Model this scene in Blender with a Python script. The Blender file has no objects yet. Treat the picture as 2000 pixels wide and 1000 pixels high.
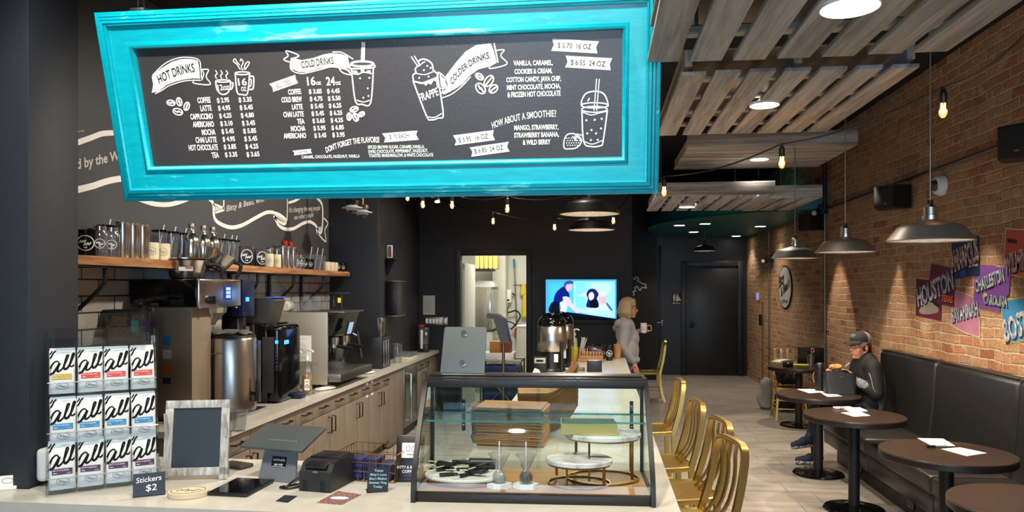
import bpy, bmesh, math, random
from mathutils import Vector, Matrix, Euler
random.seed(7)
PI = math.pi
sc = bpy.context.scene
COL = sc.collection
R = math.radians

# ------------------------------------------------------------------ camera
CAM_H = 1.75
FPX = 1450.0
HZ = 562.0
YAW = math.atan(172 / FPX)
cam_d = bpy.data.cameras.new('camera')
cam = bpy.data.objects.new('camera', cam_d)
COL.objects.link(cam)
cam.location = (0, 0, CAM_H)
cam.rotation_euler = (PI / 2, 0, YAW)
cam_d.sensor_fit = 'HORIZONTAL'
cam_d.sensor_width = 36
cam_d.lens = 36 * FPX / 2000
cam_d.shift_y = (HZ - 500) / 2000
cam_d.clip_start = .05
sc.camera = cam

# ------------------------------------------------------------------ world, light, exposure
w = bpy.data.worlds.new('world'); sc.world = w
w.use_nodes = True
w.node_tree.nodes['Background'].inputs[0].default_value = (.45, .62, .9, 1)
w.node_tree.nodes['Background'].inputs[1].default_value = .25
sc.view_settings.view_transform = 'Standard'
sc.view_settings.look = 'None'
sc.view_settings.exposure = 0.18
sc.view_settings.gamma = 1
sc.view_settings.use_curve_mapping = False
sc.cycles.max_bounces = 8
sc.cycles.transparent_max_bounces = 24
sc.cycles.sample_clamp_indirect = 4
sc.cycles.caustics_reflective = False
sc.cycles.caustics_refractive = False
WARM = (1.0, .85, .66)
WARM2 = (1.0, .92, .80)

def lamp(kind, name, loc, energy, color, rot=(0, 0, 0), **kw):
    d = bpy.data.lights.new(name, kind)
    d.energy = energy; d.color = color
    for k, v in kw.items():
        setattr(d, k, v)
    o = bpy.data.objects.new(name, d)
    COL.objects.link(o)
    o.location = loc; o.rotation_euler = rot
    return o

# daylight through the shop window behind the camera
lamp('AREA', 'window_daylight', (0.2, -3.75, 1.8), 220, (.55, .76, 1.0), (PI / 2, 0, 0), shape='RECTANGLE', size=4.6, size_y=2.2)

# ------------------------------------------------------------------ pixel -> place
cY, sY = math.cos(YAW), math.sin(YAW)
def ray(px, py):
    u = (px - 1000) / FPX
    return Vector((u * cY - sY, u * sY + cY, (HZ - py) / FPX))
CAMP = Vector((0, 0, CAM_H))
def at(px, py, x=None, y=None, z=None, t=None):
    r = ray(px, py)
    if x is not None: k = x / r.x
    elif y is not None: k = y / r.y
    elif z is not None: k = (z - CAM_H) / r.z
    else: k = t
    return CAMP + r * k

# ------------------------------------------------------------------ mesh builder
class MB:
    def __init__(s):
        s.bm = bmesh.new(); s.mi = 0; s.X = Matrix()
    def _fin(s, verts, faces=None, M=None):
        T = s.X @ M if M is not None else s.X
        for v in verts: v.co = T @ v.co
        fs = faces if faces is not None else {f for v in verts for f in v.link_faces}
        for f in fs: f.material_index = s.mi
        return s
    def raw(s, vs, fs, M=None):
        bv = [s.bm.verts.new(v) for v in vs]
        out = []
        for f in fs:
            try: out.append(s.bm.faces.new([bv[i] for i in f]))
            except ValueError: pass
        s._fin(bv, out, M)
        return s
    def box(s, c, d, M=None, bev=0, seg=2, rz=0):
        g = bmesh.ops.create_cube(s.bm, size=1)
        vs = g['verts']
        for v in vs: v.co = Vector((v.co.x * d[0], v.co.y * d[1], v.co.z * d[2]))
        if bev:
            es = list({e for v in vs for e in v.link_edges})
            r = bmesh.ops.bevel(s.bm, geom=es, offset=min(bev, min(d) * .48), segments=seg, affect='EDGES', profile=.5)
            vs = list({v for f in r['faces'] for v in f.verts} | {v for v in vs if v.is_valid})
            vs = list({w for v in vs for f in v.link_faces for w in f.verts})
        T = Matrix.Translation(c) @ Matrix.Rotation(rz, 4, 'Z')
        s._fin(vs, None, (M @ T) if M is not None else T)
        return s
    def bb(s, x0, x1, y0, y1, z0, z1, bev=0, M=None, seg=2):
        return s.box(((x0 + x1) / 2, (y0 + y1) / 2, (z0 + z1) / 2), (abs(x1 - x0), abs(y1 - y0), abs(z1 - z0)), M, bev, seg)
    def lathe(s, prof, c=(0, 0, 0), seg=24, M=None, sx=1, sy=1):
        vs, fs = [], []
        n = len(prof)
        for i in range(seg):
            a = 2 * PI * i / seg
            for r, z in prof: vs.append((math.cos(a) * r * sx, math.sin(a) * r * sy, z))
        for i in range(seg):
            j = (i + 1) % seg
            for k in range(n - 1):
                a, b, c2, d = i * n + k, j * n + k, j * n + k + 1, i * n + k + 1
                if prof[k][0] == 0: fs.append((a, c2, d)) if prof[k + 1][0] else None
                elif prof[k + 1][0] == 0: fs.append((a, b, d))
                else: fs.append((a, b, c2, d))
        T = Matrix.Translation(c)
        s.raw(vs, fs, (M @ T) if M is not None else T)
        bmesh.ops.remove_doubles(s.bm, verts=s.bm.verts[-len(vs):], dist=1e-6)
        return s
    def cyl(s, p0, p1, r0, r1=None, seg=16, cap=True):
        p0, p1 = Vector(p0), Vector(p1)
        r1 = r0 if r1 is None else r1
        d = p1 - p0
        M = Matrix.Translation(p0) @ d.to_track_quat('Z', 'Y').to_matrix().to_4x4()
        L = d.length
        pr = [(r0, 0), (r1, L)]
        if cap: pr = [(0, 0)] + pr + [(0, L)]
        return s.lathe(pr, (0, 0, 0), seg, M)
    def disc(s, c, r, h, seg=32, bev=.003, M=None, sx=1, sy=1):
        b = min(bev, h * .45)
        return s.lathe([(0, 0), (r - b, 0), (r, b), (r, h - b), (r - b, h), (0, h)], c, seg, M, sx, sy)
    def ball(s, c, r, seg=16, rings=10, M=None):
        rr = r if isinstance(r, (tuple, list)) else (r, r, r)
        pr = [(math.sin(PI * i / rings), -math.cos(PI * i / rings)) for i in range(rings + 1)]
        pr[0] = (0, -1); pr[-1] = (0, 1)
        T = Matrix.Translation(c) @ Matrix.Diagonal((rr[0], rr[1], rr[2], 1))
        return s.lathe(pr, (0, 0, 0), seg, (M @ T) if M is not None else T)
    def tube(s, pts, r, seg=8, closed=False, sec=None, up=None, M=None, cap=True):
        """sweep a circle (or the polygon sec, in side/up coordinates) along pts; r: number or list"""
        P = [Vector(p) for p in pts]
        n = len(P)
        if sec is None:
            sec = [(math.cos(2 * PI * i / seg), math.sin(2 * PI * i / seg)) for i in range(seg)]
            rr = r if isinstance(r, (list, tuple)) else [r] * n
        else:
            rr = r if isinstance(r, (list, tuple)) else [1 if r is None else r] * n
        m = len(sec)
        tg = []
        for i in range(n):
            a = P[(i - 1) % n] if (closed or i > 0) else P[i]
            b = P[(i + 1) % n] if (closed or i < n - 1) else P[i]
            d = b - a
            tg.append(d.normalized() if d.length > 1e-9 else Vector((0, 0, 1)))
        nrm = Vector(up) if up is not None else (Vector((0, 0, 1)) if abs(tg[0].z) < .9 else Vector((1, 0, 0)))
        vs = []
        for i in range(n):
            t = tg[i]
            if up is not None: nrm = Vector(up)
            nn = nrm - t * nrm.dot(t)
            nrm = nn.normalized() if nn.length > 1e-6 else t.orthogonal().normalized()
            sd = t.cross(nrm)
            for a, b in sec: vs.append(P[i] + (sd * a + nrm * b) * rr[i])
        fs = []
        for i in range(n if closed else n - 1):
            j = (i + 1) % n
            for k in range(m):
                l = (k + 1) % m
                fs.append((i * m + k, i * m + l, j * m + l, j * m + k))
        if not closed and cap:
            fs.append(tuple(range(m - 1, -1, -1))); fs.append(tuple((n - 1) * m + k for k in range(m)))
        return s.raw(vs, fs, M)
    def prism(s, poly, z0, z1, M=None):
        n = len(poly)
        vs = [(p[0], p[1], z0) for p in poly] + [(p[0], p[1], z1) for p in poly]
        fs = [tuple(range(n - 1, -1, -1)), tuple(range(n, 2 * n))]
        for i in range(n):
            j = (i + 1) % n
            fs.append((i, j, n + j, n + i))
        return s.raw(vs, fs, M)
    def flat(s, pts):
        return s.raw(pts, [tuple(range(len(pts)))])
    def grid(s, nu, nv, f, wrap=False):
        vs = [f(i / (nu - (0 if wrap else 1)), j / (nv - 1)) for i in range(nu) for j in range(nv)]
        fs = []
        for i in range(nu if wrap else nu - 1):
            ii = (i + 1) % nu
            for j in range(nv - 1):
                fs.append((i * nv + j, ii * nv + j, ii * nv + j + 1, i * nv + j + 1))
        return s.raw(vs, fs)

def inv_world(o):
    M = Matrix()
    while o is not None:
        M = o.matrix_basis @ M; o = o.parent
    return M.inverted()

def obj(name, mb, mats, parent=None, label=None, world=False, smooth=35, loc=None, rot=None):
    """links the builder's mesh as ONE object; world=True: the mesh is in world space"""
    me = bpy.data.meshes.new(name)
    bm = mb.bm
    bmesh.ops.recalc_face_normals(bm, faces=bm.faces)
    bm.to_mesh(me); bm.free()
    for m in (mats if isinstance(mats, (list, tuple)) else [mats]): me.materials.append(m)
    if smooth:
        me.shade_smooth(); me.set_sharp_from_angle(angle=R(smooth))
    o = bpy.data.objects.new(name, me)
    COL.objects.link(o)
    if parent is not None:
        o.parent = parent
        if world: me.transform(inv_world(parent))
    if loc is not None: o.location = loc
    if rot is not None: o.rotation_euler = rot
    if label: o['label'] = label
    return o

def tag(o, label, cat, group=None):
    o['label'] = label; o['category'] = cat
    if group: o['group'] = group
    return o
def thing(name, label, cat, loc=(0, 0, 0), rz=0, group=None, rot=None):
    o = bpy.data.objects.new(name, None)
    o.empty_display_size = .1
    COL.objects.link(o)
    o.location = loc; o.rotation_euler = rot if rot is not None else (0, 0, rz)
    return tag(o, label, cat, group)
def single(name, label, cat, mb, mats, loc=(0, 0, 0), rz=0, group=None, smooth=35, world_origin=False, rot=None):
    o = obj(name, mb, mats, None, None, False, smooth, loc, rot if rot is not None else (0, 0, rz))
    return tag(o, label, cat, group)
def struct(name, mb, mats, smooth=35, parent=None):
    o = obj(name, mb, mats, parent, smooth=smooth)
    o['kind'] = 'structure'
    return o
def dup(root, loc, rz=None, label=None, group=None):
    r = root.copy(); COL.objects.link(r)
    r.location = loc
    if rz is not None: r.rotation_euler = (0, 0, rz)
    if label: r['label'] = label
    if group: r['group'] = group
    for ch in list(root.children):
        c = ch.copy(); COL.objects.link(c); c.parent = r
        for g in list(ch.children):
            d = g.copy(); COL.objects.link(d); d.parent = c
    return r

def blob(prims, voxel=.008, smooth=4):
    """one continuous surface grown over tapered limbs and ellipsoids; returns an MB"""
    b = MB()
    for p in prims:
        if p[0] == 'cap':
            _, a, c, r0, r1 = p
            a, c = Vector(a), Vector(c)
            b.cyl(a, c, r0, r1, 14); b.ball(a, r0, 14, 8); b.ball(c, r1, 14, 8)
        elif p[0] == 'ell':
            _, c, r, rot = p if len(p) == 4 else (*p, (0, 0, 0))
            M = Matrix.Translation(c) @ Euler(rot).to_matrix().to_4x4()
            b.ball((0, 0, 0), r, 20, 14, M)
        elif p[0] == 'box':
            _, c, d, rot = p
            b.box((0, 0, 0), d, Matrix.Translation(c) @ Euler(rot).to_matrix().to_4x4(), bev=min(d) * .3)
    me = bpy.data.meshes.new('tmp'); b.bm.to_mesh(me); b.bm.free()
    o = bpy.data.objects.new('tmp', me); COL.objects.link(o)
    m = o.modifiers.new('r', 'REMESH'); m.mode = 'VOXEL'; m.voxel_size = voxel
    if smooth:
        m = o.modifiers.new('s', 'SMOOTH'); m.factor = .5; m.iterations = smooth
    dg = bpy.context.evaluated_depsgraph_get()
    me2 = bpy.data.meshes.new_from_object(o.evaluated_get(dg))
    out = MB(); out.bm.from_mesh(me2)
    bpy.data.objects.remove(o); bpy.data.meshes.remove(me); bpy.data.meshes.remove(me2)
    return out

# ------------------------------------------------------------------ lettering
_tc = {}
def glyphs(body, bold=0.0, shear=0.0, space=1.0):
    """2D outline mesh of a text: (verts, faces, x0, x1); capitals are 1 high"""
    k = (body, bold, shear, space)
    if k not in _tc:
        cu = bpy.data.curves.new('t', 'FONT')
        cu.body = body; cu.size = 1.4; cu.offset = bold; cu.shear = shear; cu.space_character = space
        cu.resolution_u = 3
        o = bpy.data.objects.new('t', cu); COL.objects.link(o)
        dg = bpy.context.evaluated_depsgraph_get()
        me = bpy.data.meshes.new_from_object(o.evaluated_get(dg))
        vs = [(v.co.x, v.co.y) for v in me.vertices]
        fs = [tuple(p.vertices) for p in me.polygons]
        bpy.data.objects.remove(o); bpy.data.curves.remove(cu); bpy.data.meshes.remove(me)
        xs = [v[0] for v in vs] or [0, 1]
        _tc[k] = (vs, fs, min(xs), max(xs))
    return _tc[k]
_v = glyphs('H')[0]
CAPH = max(v[1] for v in _v)

class Plane:
    """a flat surface with U to the reader's right, V up and N towards the reader"""
    def __init__(s, o, U, V):
        s.o, s.U, s.V = Vector(o), Vector(U).normalized(), Vector(V).normalized()
        s.N = s.U.cross(s.V)
    def uv(s, px, py):
        r = ray(px, py)
        k = (s.o - CAMP).dot(s.N) / r.dot(s.N)
        d = CAMP + r * k - s.o
        return Vector((d.dot(s.U), d.dot(s.V)))
    def P(s, u, v, h=.001):
        return s.o + s.U * u + s.V * v + s.N * h
    def text(s, mb, body, a, b, height, bold=.0, shear=0, h=.001, warp=None):
        """from a to b (uv) along the baseline, capitals height tall; warp(f, v) -> uv shifts"""
        a, b = Vector(a), Vector(b)
        vs, fs, x0, x1 = glyphs(body, bold, shear)
        d = b - a; L = d.length; e = d / L; n = Vector((-e.y, e.x))
        out = []
        for x, y in vs:
            f = (x - x0) / (x1 - x0); v = y / CAPH * height
            if warp: q = warp(f, v)
            else: q = a + e * (f * L) + n * v
            out.append(s.P(q.x, q.y, h))
        mb.raw(out, fs)
    def textpx(s, mb, body, p0, p1, hpx, bold=.0, shear=0, h=.001):
        a, b = s.uv(*p0), s.uv(*p1)
        top = s.uv(p0[0], p0[1] - hpx)
        s.text(mb, body, a, b, (top - a).length, bold, shear, h)
    def stroke(s, mb, pts, wd, px=True, closed=False, h=.001):
        q = [s.uv(*p) if px else Vector(p) for p in pts]
        q = smooth2(q, closed)
        n = len(q)
        L, Rr = [], []
        for i in range(n):
            a = q[(i - 1) % n] if (closed or i) else q[i]
            b = q[(i + 1) % n] if (closed or i < n - 1) else q[i]
            d = (b - a); d = d / d.length if d.length > 1e-9 else Vector((1, 0))
            k = wd if not callable(wd) else wd(i / (n - 1))
            m = Vector((-d.y, d.x)) * k / 2
            L.append(s.P(*(q[i] + m), h)); Rr.append(s.P(*(q[i] - m), h))
        fs = [(i, (i + 1) % n, n + (i + 1) % n, n + i) for i in range(n if closed else n - 1)]
        mb.raw(L + Rr, fs)
    def poly(s, mb, pts, px=True, h=.001):
        q = [s.uv(*p) if px else Vector(p) for p in pts]
        mb.flat([s.P(*v, h) for v in q])
    def ell(s, c, ru, rv, n=28, a=0):
        return [(c[0] + ru * math.cos(t) * math.cos(a) - rv * math.sin(t) * math.sin(a), c[1] + ru * math.cos(t) * math.sin(a) + rv * math.sin(t) * math.cos(a)) for t in [2 * PI * i / n for i in range(n)]]

def smooth2(q, closed=False, k=5):
    if len(q) < 3: return q
    out = []
    n = len(q)
    for i in range(n if closed else n - 1):
        p0 = q[(i - 1) % n] if (closed or i) else q[i]
        p1, p2 = q[i], q[(i + 1) % n]
        p3 = q[(i + 2) % n] if (closed or i + 2 < n) else p2
        for j in range(k):
            t = j / k
            out.append(.5 * ((2 * p1) + (p2 - p0) * t + (2 * p0 - 5 * p1 + 4 * p2 - p3) * t * t + (3 * p1 - p0 - 3 * p2 + p3) * t ** 3))
    if not closed: out.append(q[-1])
    return out
def smooth3(q, k=5, closed=False):
    return smooth2([Vector(p) for p in q], closed, k)

# ------------------------------------------------------------------ materials
def lin(h):
    h = h.lstrip('#')
    return tuple((c / 12.92 if c <= .04045 else ((c + .055) / 1.055) ** 2.4) for c in [int(h[i:i + 2], 16) / 255 for i in (0, 2, 4)]) + (1,)
_mats = {}
def mat(name, col='#808080', rough=.5, metal=0, emit=None, estr=0, spec=.5, coat=0, noise=None, bump=None, aniso=0, sheen=0):
    """noise: (scale xyz, second colour, amount, detail); bump: (scale, strength)"""
    if name in _mats: return _mats[name]
    m = bpy.data.materials.new(name); m.use_nodes = True
    nt = m.node_tree; N, L = nt.nodes, nt.links
    p = N['Principled BSDF']
    c = lin(col) if isinstance(col, str) else (*col, 1)
    p.inputs['Base Color'].default_value = c
    p.inputs['Roughness'].default_value = rough
    p.inputs['Metallic'].default_value = metal
    p.inputs['Specular IOR Level'].default_value = spec
    p.inputs['Coat Weight'].default_value = coat
    p.inputs['Anisotropic'].default_value = aniso
    p.inputs['Sheen Weight'].default_value = sheen
    if emit:
        p.inputs['Emission Color'].default_value = lin(emit) if isinstance(emit, str) else (*emit, 1)
        p.inputs['Emission Strength'].default_value = estr
    if noise or bump:
        tc = N.new('ShaderNodeTexCoord')
    if noise:
        s, c2, amt, det = noise
        mp = N.new('ShaderNodeMapping'); mp.inputs['Scale'].default_value = s if isinstance(s, tuple) else (s, s, s)
        nz = N.new('ShaderNodeTexNoise'); nz.inputs['Scale'].default_value = 1; nz.inputs['Detail'].default_value = det
        cr = N.new('ShaderNodeValToRGB'); cr.color_ramp.elements[0].position = .5 - amt / 2; cr.color_ramp.elements[1].position = .5 + amt / 2
        cr.color_ramp.elements[0].color = c; cr.color_ramp.elements[1].color = lin(c2)
        L.new(tc.outputs['Object'], mp.inputs[0]); L.new(mp.outputs[0], nz.inputs['Vector'])
        L.new(nz.outputs[0], cr.inputs[0]); L.new(cr.outputs[0], p.inputs['Base Color'])
    if bump:
        s, st = bump
        mp2 = N.new('ShaderNodeMapping'); mp2.inputs['Scale'].default_value = s if isinstance(s, tuple) else (s, s, s)
        n2 = N.new('ShaderNodeTexNoise'); n2.inputs['Scale'].default_value = 1; n2.inputs['Detail'].default_value = 4
        bp = N.new('ShaderNodeBump'); bp.inputs['Strength'].default_value = st; bp.inputs['Distance'].default_value = .01
        L.new(tc.outputs['Object'], mp2.inputs[0]); L.new(mp2.outputs[0], n2.inputs['Vector'])
        L.new(n2.outputs[0], bp.inputs['Height']); L.new(bp.outputs[0], p.inputs['Normal'])
    _mats[name] = m
    return m
def glass_mat(name, tint='#f4fbfa', refl=1.0, rough=.02, haze=0.0):
    """a thin clear sheet: light passes straight, the surface mirrors by the Fresnel law"""
    if name in _mats: return _mats[name]
    m = bpy.data.materials.new(name); m.use_nodes = True
    nt = m.node_tree; N, L = nt.nodes, nt.links
    N.remove(N['Principled BSDF'])
    out = N['Material Output']
    tr = N.new('ShaderNodeBsdfTransparent'); tr.inputs[0].default_value = lin(tint)
    gl = N.new('ShaderNodeBsdfGlossy'); gl.inputs['Roughness'].default_value = rough; gl.inputs[0].default_value = (1, 1, 1, 1)
    geo = N.new('ShaderNodeNewGeometry')
    dt = N.new('ShaderNodeVectorMath'); dt.operation = 'DOT_PRODUCT'; L.new(geo.outputs['Normal'], dt.inputs[0]); L.new(geo.outputs['Incoming'], dt.inputs[1])
    ab = N.new('ShaderNodeMath'); ab.operation = 'ABSOLUTE'; L.new(dt.outputs['Value'], ab.inputs[0])
    om = N.new('ShaderNodeMath'); om.operation = 'SUBTRACT'; om.inputs[0].default_value = 1.0; L.new(ab.outputs[0], om.inputs[1])
    pw = N.new('ShaderNodeMath'); pw.operation = 'POWER'; pw.inputs[1].default_value = 5.0; L.new(om.outputs[0], pw.inputs[0])
    fr = N.new('ShaderNodeMath'); fr.operation = 'MULTIPLY_ADD'; fr.inputs[1].default_value = .9; fr.inputs[2].default_value = .04; L.new(pw.outputs[0], fr.inputs[0])
    mu = N.new('ShaderNodeMath'); mu.operation = 'MULTIPLY'; mu.inputs[1].default_value = refl
    mx = N.new('ShaderNodeMixShader')
    L.new(fr.outputs[0], mu.inputs[0]); L.new(mu.outputs[0], mx.inputs[0])
    L.new(tr.outputs[0], mx.inputs[1]); L.new(gl.outputs[0], mx.inputs[2])
    last = mx
    if haze:
        df = N.new('ShaderNodeBsdfDiffuse'); df.inputs[0].default_value = lin(tint)
        m2 = N.new('ShaderNodeMixShader'); m2.inputs[0].default_value = haze
        L.new(mx.outputs[0], m2.inputs[1]); L.new(df.outputs[0], m2.inputs[2]); last = m2
    L.new(last.outputs[0], out.inputs[0])
    _mats[name] = m
    return m
# ------------------------------------------------------------------ particular materials
def node_mat(name):
    m = bpy.data.materials.new(name); m.use_nodes = True
    nt = m.node_tree
    return m, nt.nodes, nt.links, nt.nodes['Principled BSDF'], nt.nodes.new('ShaderNodeTexCoord')
def ramp(N, stops):
    r = N.new('ShaderNodeValToRGB'); e = r.color_ramp.elements
    while len(e) < len(stops): e.new(.5)
    for i, (p, c) in enumerate(stops):
        e[i].position = p; e[i].color = lin(c)
    return r
def noise(N, L, vec, scale, detail=4, rough=.55):
    mp = N.new('ShaderNodeMapping'); mp.inputs['Scale'].default_value = scale if isinstance(scale, tuple) else (scale,) * 3
    n = N.new('ShaderNodeTexNoise'); n.inputs['Scale'].default_value = 1; n.inputs['Detail'].default_value = detail; n.inputs['Roughness'].default_value = rough
    L.new(vec, mp.inputs[0]); L.new(mp.outputs[0], n.inputs['Vector'])
    return n
def mixc(N, L, fac, a, b, mode='MIX'):
    m = N.new('ShaderNodeMix'); m.data_type = 'RGBA'; m.blend_type = mode
    for s, v in ((m.inputs[0], fac), (m.inputs[6], a), (m.inputs[7], b)):
        if hasattr(v, 'is_output'): L.new(v, s)
        elif isinstance(v, str): s.default_value = lin(v)
        else: s.default_value = v
    return m.outputs[2]

def brick_mat():
    m, N, L, p, tc = node_mat('old_brick')
    sep = N.new('ShaderNodeSeparateXYZ'); L.new(tc.outputs['Object'], sep.inputs[0])
    cmb = N.new('ShaderNodeCombineXYZ'); L.new(sep.outputs['Y'], cmb.inputs[0]); L.new(sep.outputs['Z'], cmb.inputs[1])
    wob = noise(N, L, cmb.outputs[0], (2.5, 2.5, 1), 3)
    add = N.new('ShaderNodeVectorMath'); add.operation = 'MULTIPLY_ADD'
    L.new(wob.outputs['Color'], add.inputs[0]); add.inputs[1].default_value = (.05, .06, 0); L.new(cmb.outputs[0], add.inputs[2])
    w2 = noise(N, L, cmb.outputs[0], (22, 22, 1), 3)
    add2 = N.new('ShaderNodeVectorMath'); add2.operation = 'MULTIPLY_ADD'
    L.new(w2.outputs['Color'], add2.inputs[0]); add2.inputs[1].default_value = (.017, .015, 0); L.new(add.outputs[0], add2.inputs[2])
    b = N.new('ShaderNodeTexBrick')
    L.new(add2.outputs[0], b.inputs['Vector'])
    b.inputs['Scale'].default_value = 1; b.inputs['Brick Width'].default_value = .215; b.inputs['Row Height'].default_value = .078
    b.inputs['Mortar Size'].default_value = .0085; b.inputs['Mortar Smooth'].default_value = .5; b.inputs['Bias'].default_value = 0
    b.inputs['Color1'].default_value = (0, 0, 0, 1); b.inputs['Color2'].default_value = (1, 1, 1, 1); b.inputs['Mortar'].default_value = (.5, .5, .5, 1)
    rc = ramp(N, [(0, '#a4603f'), (.2, '#c78b62'), (.4, '#bf8058'), (.6, '#d2a67c'), (.8, '#c8976f'), (1, '#b98f6c')])
    L.new(b.outputs['Color'], rc.inputs[0])
    n1 = noise(N, L, tc.outputs['Object'], 1.3, 5)
    patch = ramp(N, [(.42, '#000000'), (.62, '#ffffff')]); L.new(n1.outputs[0], patch.inputs[0])
    c1 = mixc(N, L, patch.outputs[0], rc.outputs[0], '#c9a274')
    half = mixc(N, L, .55, rc.outputs[0], c1)
    n2 = noise(N, L, tc.outputs['Object'], 60, 6, .7)
    sp = ramp(N, [(.35, '#5c4030'), (.55, '#ffffff')]); L.new(n2.outputs[0], sp.inputs[0])
    c2 = mixc(N, L, .55, half, sp.outputs[0], 'MULTIPLY')
    n3 = noise(N, L, tc.outputs['Object'], 9, 5)
    mr = ramp(N, [(.3, '#bfa584'), (.7, '#dfcbaa')]); L.new(n3.outputs[0], mr.inputs[0])
    c3 = mixc(N, L, b.outputs['Fac'], c2, mr.outputs[0])
    smear = ramp(N, [(.55, '#000000'), (.72, '#ffffff')]); L.new(n3.outputs[0], smear.inputs[0])
    sm = N.new('ShaderNodeMath'); sm.operation = 'MULTIPLY'; sm.inputs[1].default_value = .8
    L.new(smear.outputs[0], sm.inputs[0])
    c4 = mixc(N, L, sm.outputs[0], c3, '#d3b890')
    L.new(c4, p.inputs['Base Color'])
    p.inputs['Roughness'].default_value = .88
    h = N.new('ShaderNodeMath'); h.operation = 'MULTIPLY_ADD'; h.inputs[1].default_value = -1.0; L.new(b.outputs['Fac'], h.inputs[0]); L.new(n2.outputs[0], h.inputs[2])
    n4 = noise(N, L, tc.outputs['Object'], 16, 4)
    h2 = N.new('ShaderNodeMath'); h2.operation = 'MULTIPLY_ADD'; h2.inputs[1].default_value = 1.3; L.new(n4.outputs[0], h2.inputs[0]); L.new(h.outputs[0], h2.inputs[2])
    bp = N.new('ShaderNodeBump'); bp.inputs['Strength'].default_value = .9; bp.inputs['Distance'].default_value = .022
    L.new(h2.outputs[0], bp.inputs['Height']); L.new(bp.outputs[0], p.inputs['Normal'])
    return m
def tiles(name, u, v, bw, rh, mortar, c1, c2, cm, rough, off=.5, bump=.4, grain=None, rot=0):
    m, N, L, p, tc = node_mat(name)
    sep = N.new('ShaderNodeSeparateXYZ'); L.new(tc.outputs['Object'], sep.inputs[0])
    cmb = N.new('ShaderNodeCombineXYZ'); L.new(sep.outputs[u], cmb.inputs[0]); L.new(sep.outputs[v], cmb.inputs[1])
    b = N.new('ShaderNodeTexBrick'); L.new(cmb.outputs[0], b.inputs['Vector'])
    b.offset = off
    b.inputs['Scale'].default_value = 1; b.inputs['Brick Width'].default_value = bw; b.inputs['Row Height'].default_value = rh
    b.inputs['Mortar Size'].default_value = mortar; b.inputs['Mortar Smooth'].default_value = .1; b.inputs['Bias'].default_value = 0
    b.inputs['Color1'].default_value = lin(c1); b.inputs['Color2'].default_value = lin(c2); b.inputs['Mortar'].default_value = lin(cm)
    n = noise(N, L, tc.outputs['Object'], grain or 6, 5)
    r = ramp(N, [(.3, '#d9d5cf'), (.7, '#ffffff')]); L.new(n.outputs[0], r.inputs[0])
    c = mixc(N, L, 1.0, b.outputs['Color'], r.outputs[0], 'MULTIPLY')
    L.new(c, p.inputs['Base Color']); p.inputs['Roughness'].default_value = rough
    bp = N.new('ShaderNodeBump'); bp.inputs['Strength'].default_value = bump; bp.inputs['Distance'].default_value = .004; bp.invert = True
    L.new(b.outputs['Fac'], bp.inputs['Height']); L.new(bp.outputs[0], p.inputs['Normal'])
    return m
def wood(name, a, b, c, along='Y', rough=.7, scale=1.0, bump=.25, dark=None):
    m, N, L, p, tc = node_mat(name)
    st = {'X': (2.2, 38, 38), 'Y': (38, 2.2, 38), 'Z': (38, 38, 2.2)}[along]
    n = noise(N, L, tc.outputs['Object'], tuple(q * scale for q in st), 6, .65)
    n.inputs['Distortion'].default_value = .6
    r = ramp(N, [(.28, a), (.5, b), (.72, c)]); L.new(n.outputs[0], r.inputs[0])
    col = r.outputs[0]
    if dark:
        n2 = noise(N, L, tc.outputs['Object'], tuple(q * .22 * scale for q in st), 5, .7)
        r2 = ramp(N, [(.38, dark), (.55, '#ffffff')]); L.new(n2.outputs[0], r2.inputs[0])
        col = mixc(N, L, .7, col, r2.outputs[0], 'MULTIPLY')
    L.new(col, p.inputs['Base Color']); p.inputs['Roughness'].default_value = rough
    bp = N.new('ShaderNodeBump'); bp.inputs['Strength'].default_value = bump; bp.inputs['Distance'].default_value = .004
    L.new(n.outputs[0], bp.inputs['Height']); L.new(bp.outputs[0], p.inputs['Normal'])
    return m
def teal_mat():
    m, N, L, p, tc = node_mat('distressed_teal_paint')
    n = noise(N, L, tc.outputs['Object'], (2.6, 9, 9), 5, .6)
    n2 = noise(N, L, tc.outputs['Object'], (9, 60, 60), 5, .7)
    mu = N.new('ShaderNodeMath'); mu.operation = 'MULTIPLY_ADD'; mu.inputs[1].default_value = .35
    L.new(n2.outputs[0], mu.inputs[0]); L.new(n.outputs[0], mu.inputs[2])
    f = ramp(N, [(.80, '#000000'), (.845, '#ffffff')]); L.new(mu.outputs[0], f.inputs[0])
    s = N.new('ShaderNodeMath'); s.operation = 'MULTIPLY'; s.inputs[1].default_value = .62; L.new(f.outputs[0], s.inputs[0])
    base = ramp(N, [(.35, '#009cae'), (.65, '#00acbc')]); L.new(n2.outputs[0], base.inputs[0])
    c = mixc(N, L, s.outputs[0], base.outputs[0], '#74dbe2')
    L.new(c, p.inputs['Base Color'])
    p.inputs['Roughness'].default_value = .33
    p.inputs['Coat Weight'].default_value = .15
    bp = N.new('ShaderNodeBump'); bp.inputs['Strength'].default_value = .12; bp.inputs['Distance'].default_value = .003
    L.new(n2.outputs[0], bp.inputs['Height']); L.new(bp.outputs[0], p.inputs['Normal'])
    return m
def marble_mat():
    m, N, L, p, tc = node_mat('grey_marble')
    n = noise(N, L, tc.outputs['Object'], 7, 7, .6); n.inputs['Distortion'].default_value = 1.4
    r = ramp(N, [(.32, '#8d8a8a'), (.45, '#cfccc8'), (.65, '#e6e3de')]); L.new(n.outputs[0], r.inputs[0])
    L.new(r.outputs[0], p.inputs['Base Color']); p.inputs['Roughness'].default_value = .18
    return m

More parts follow.
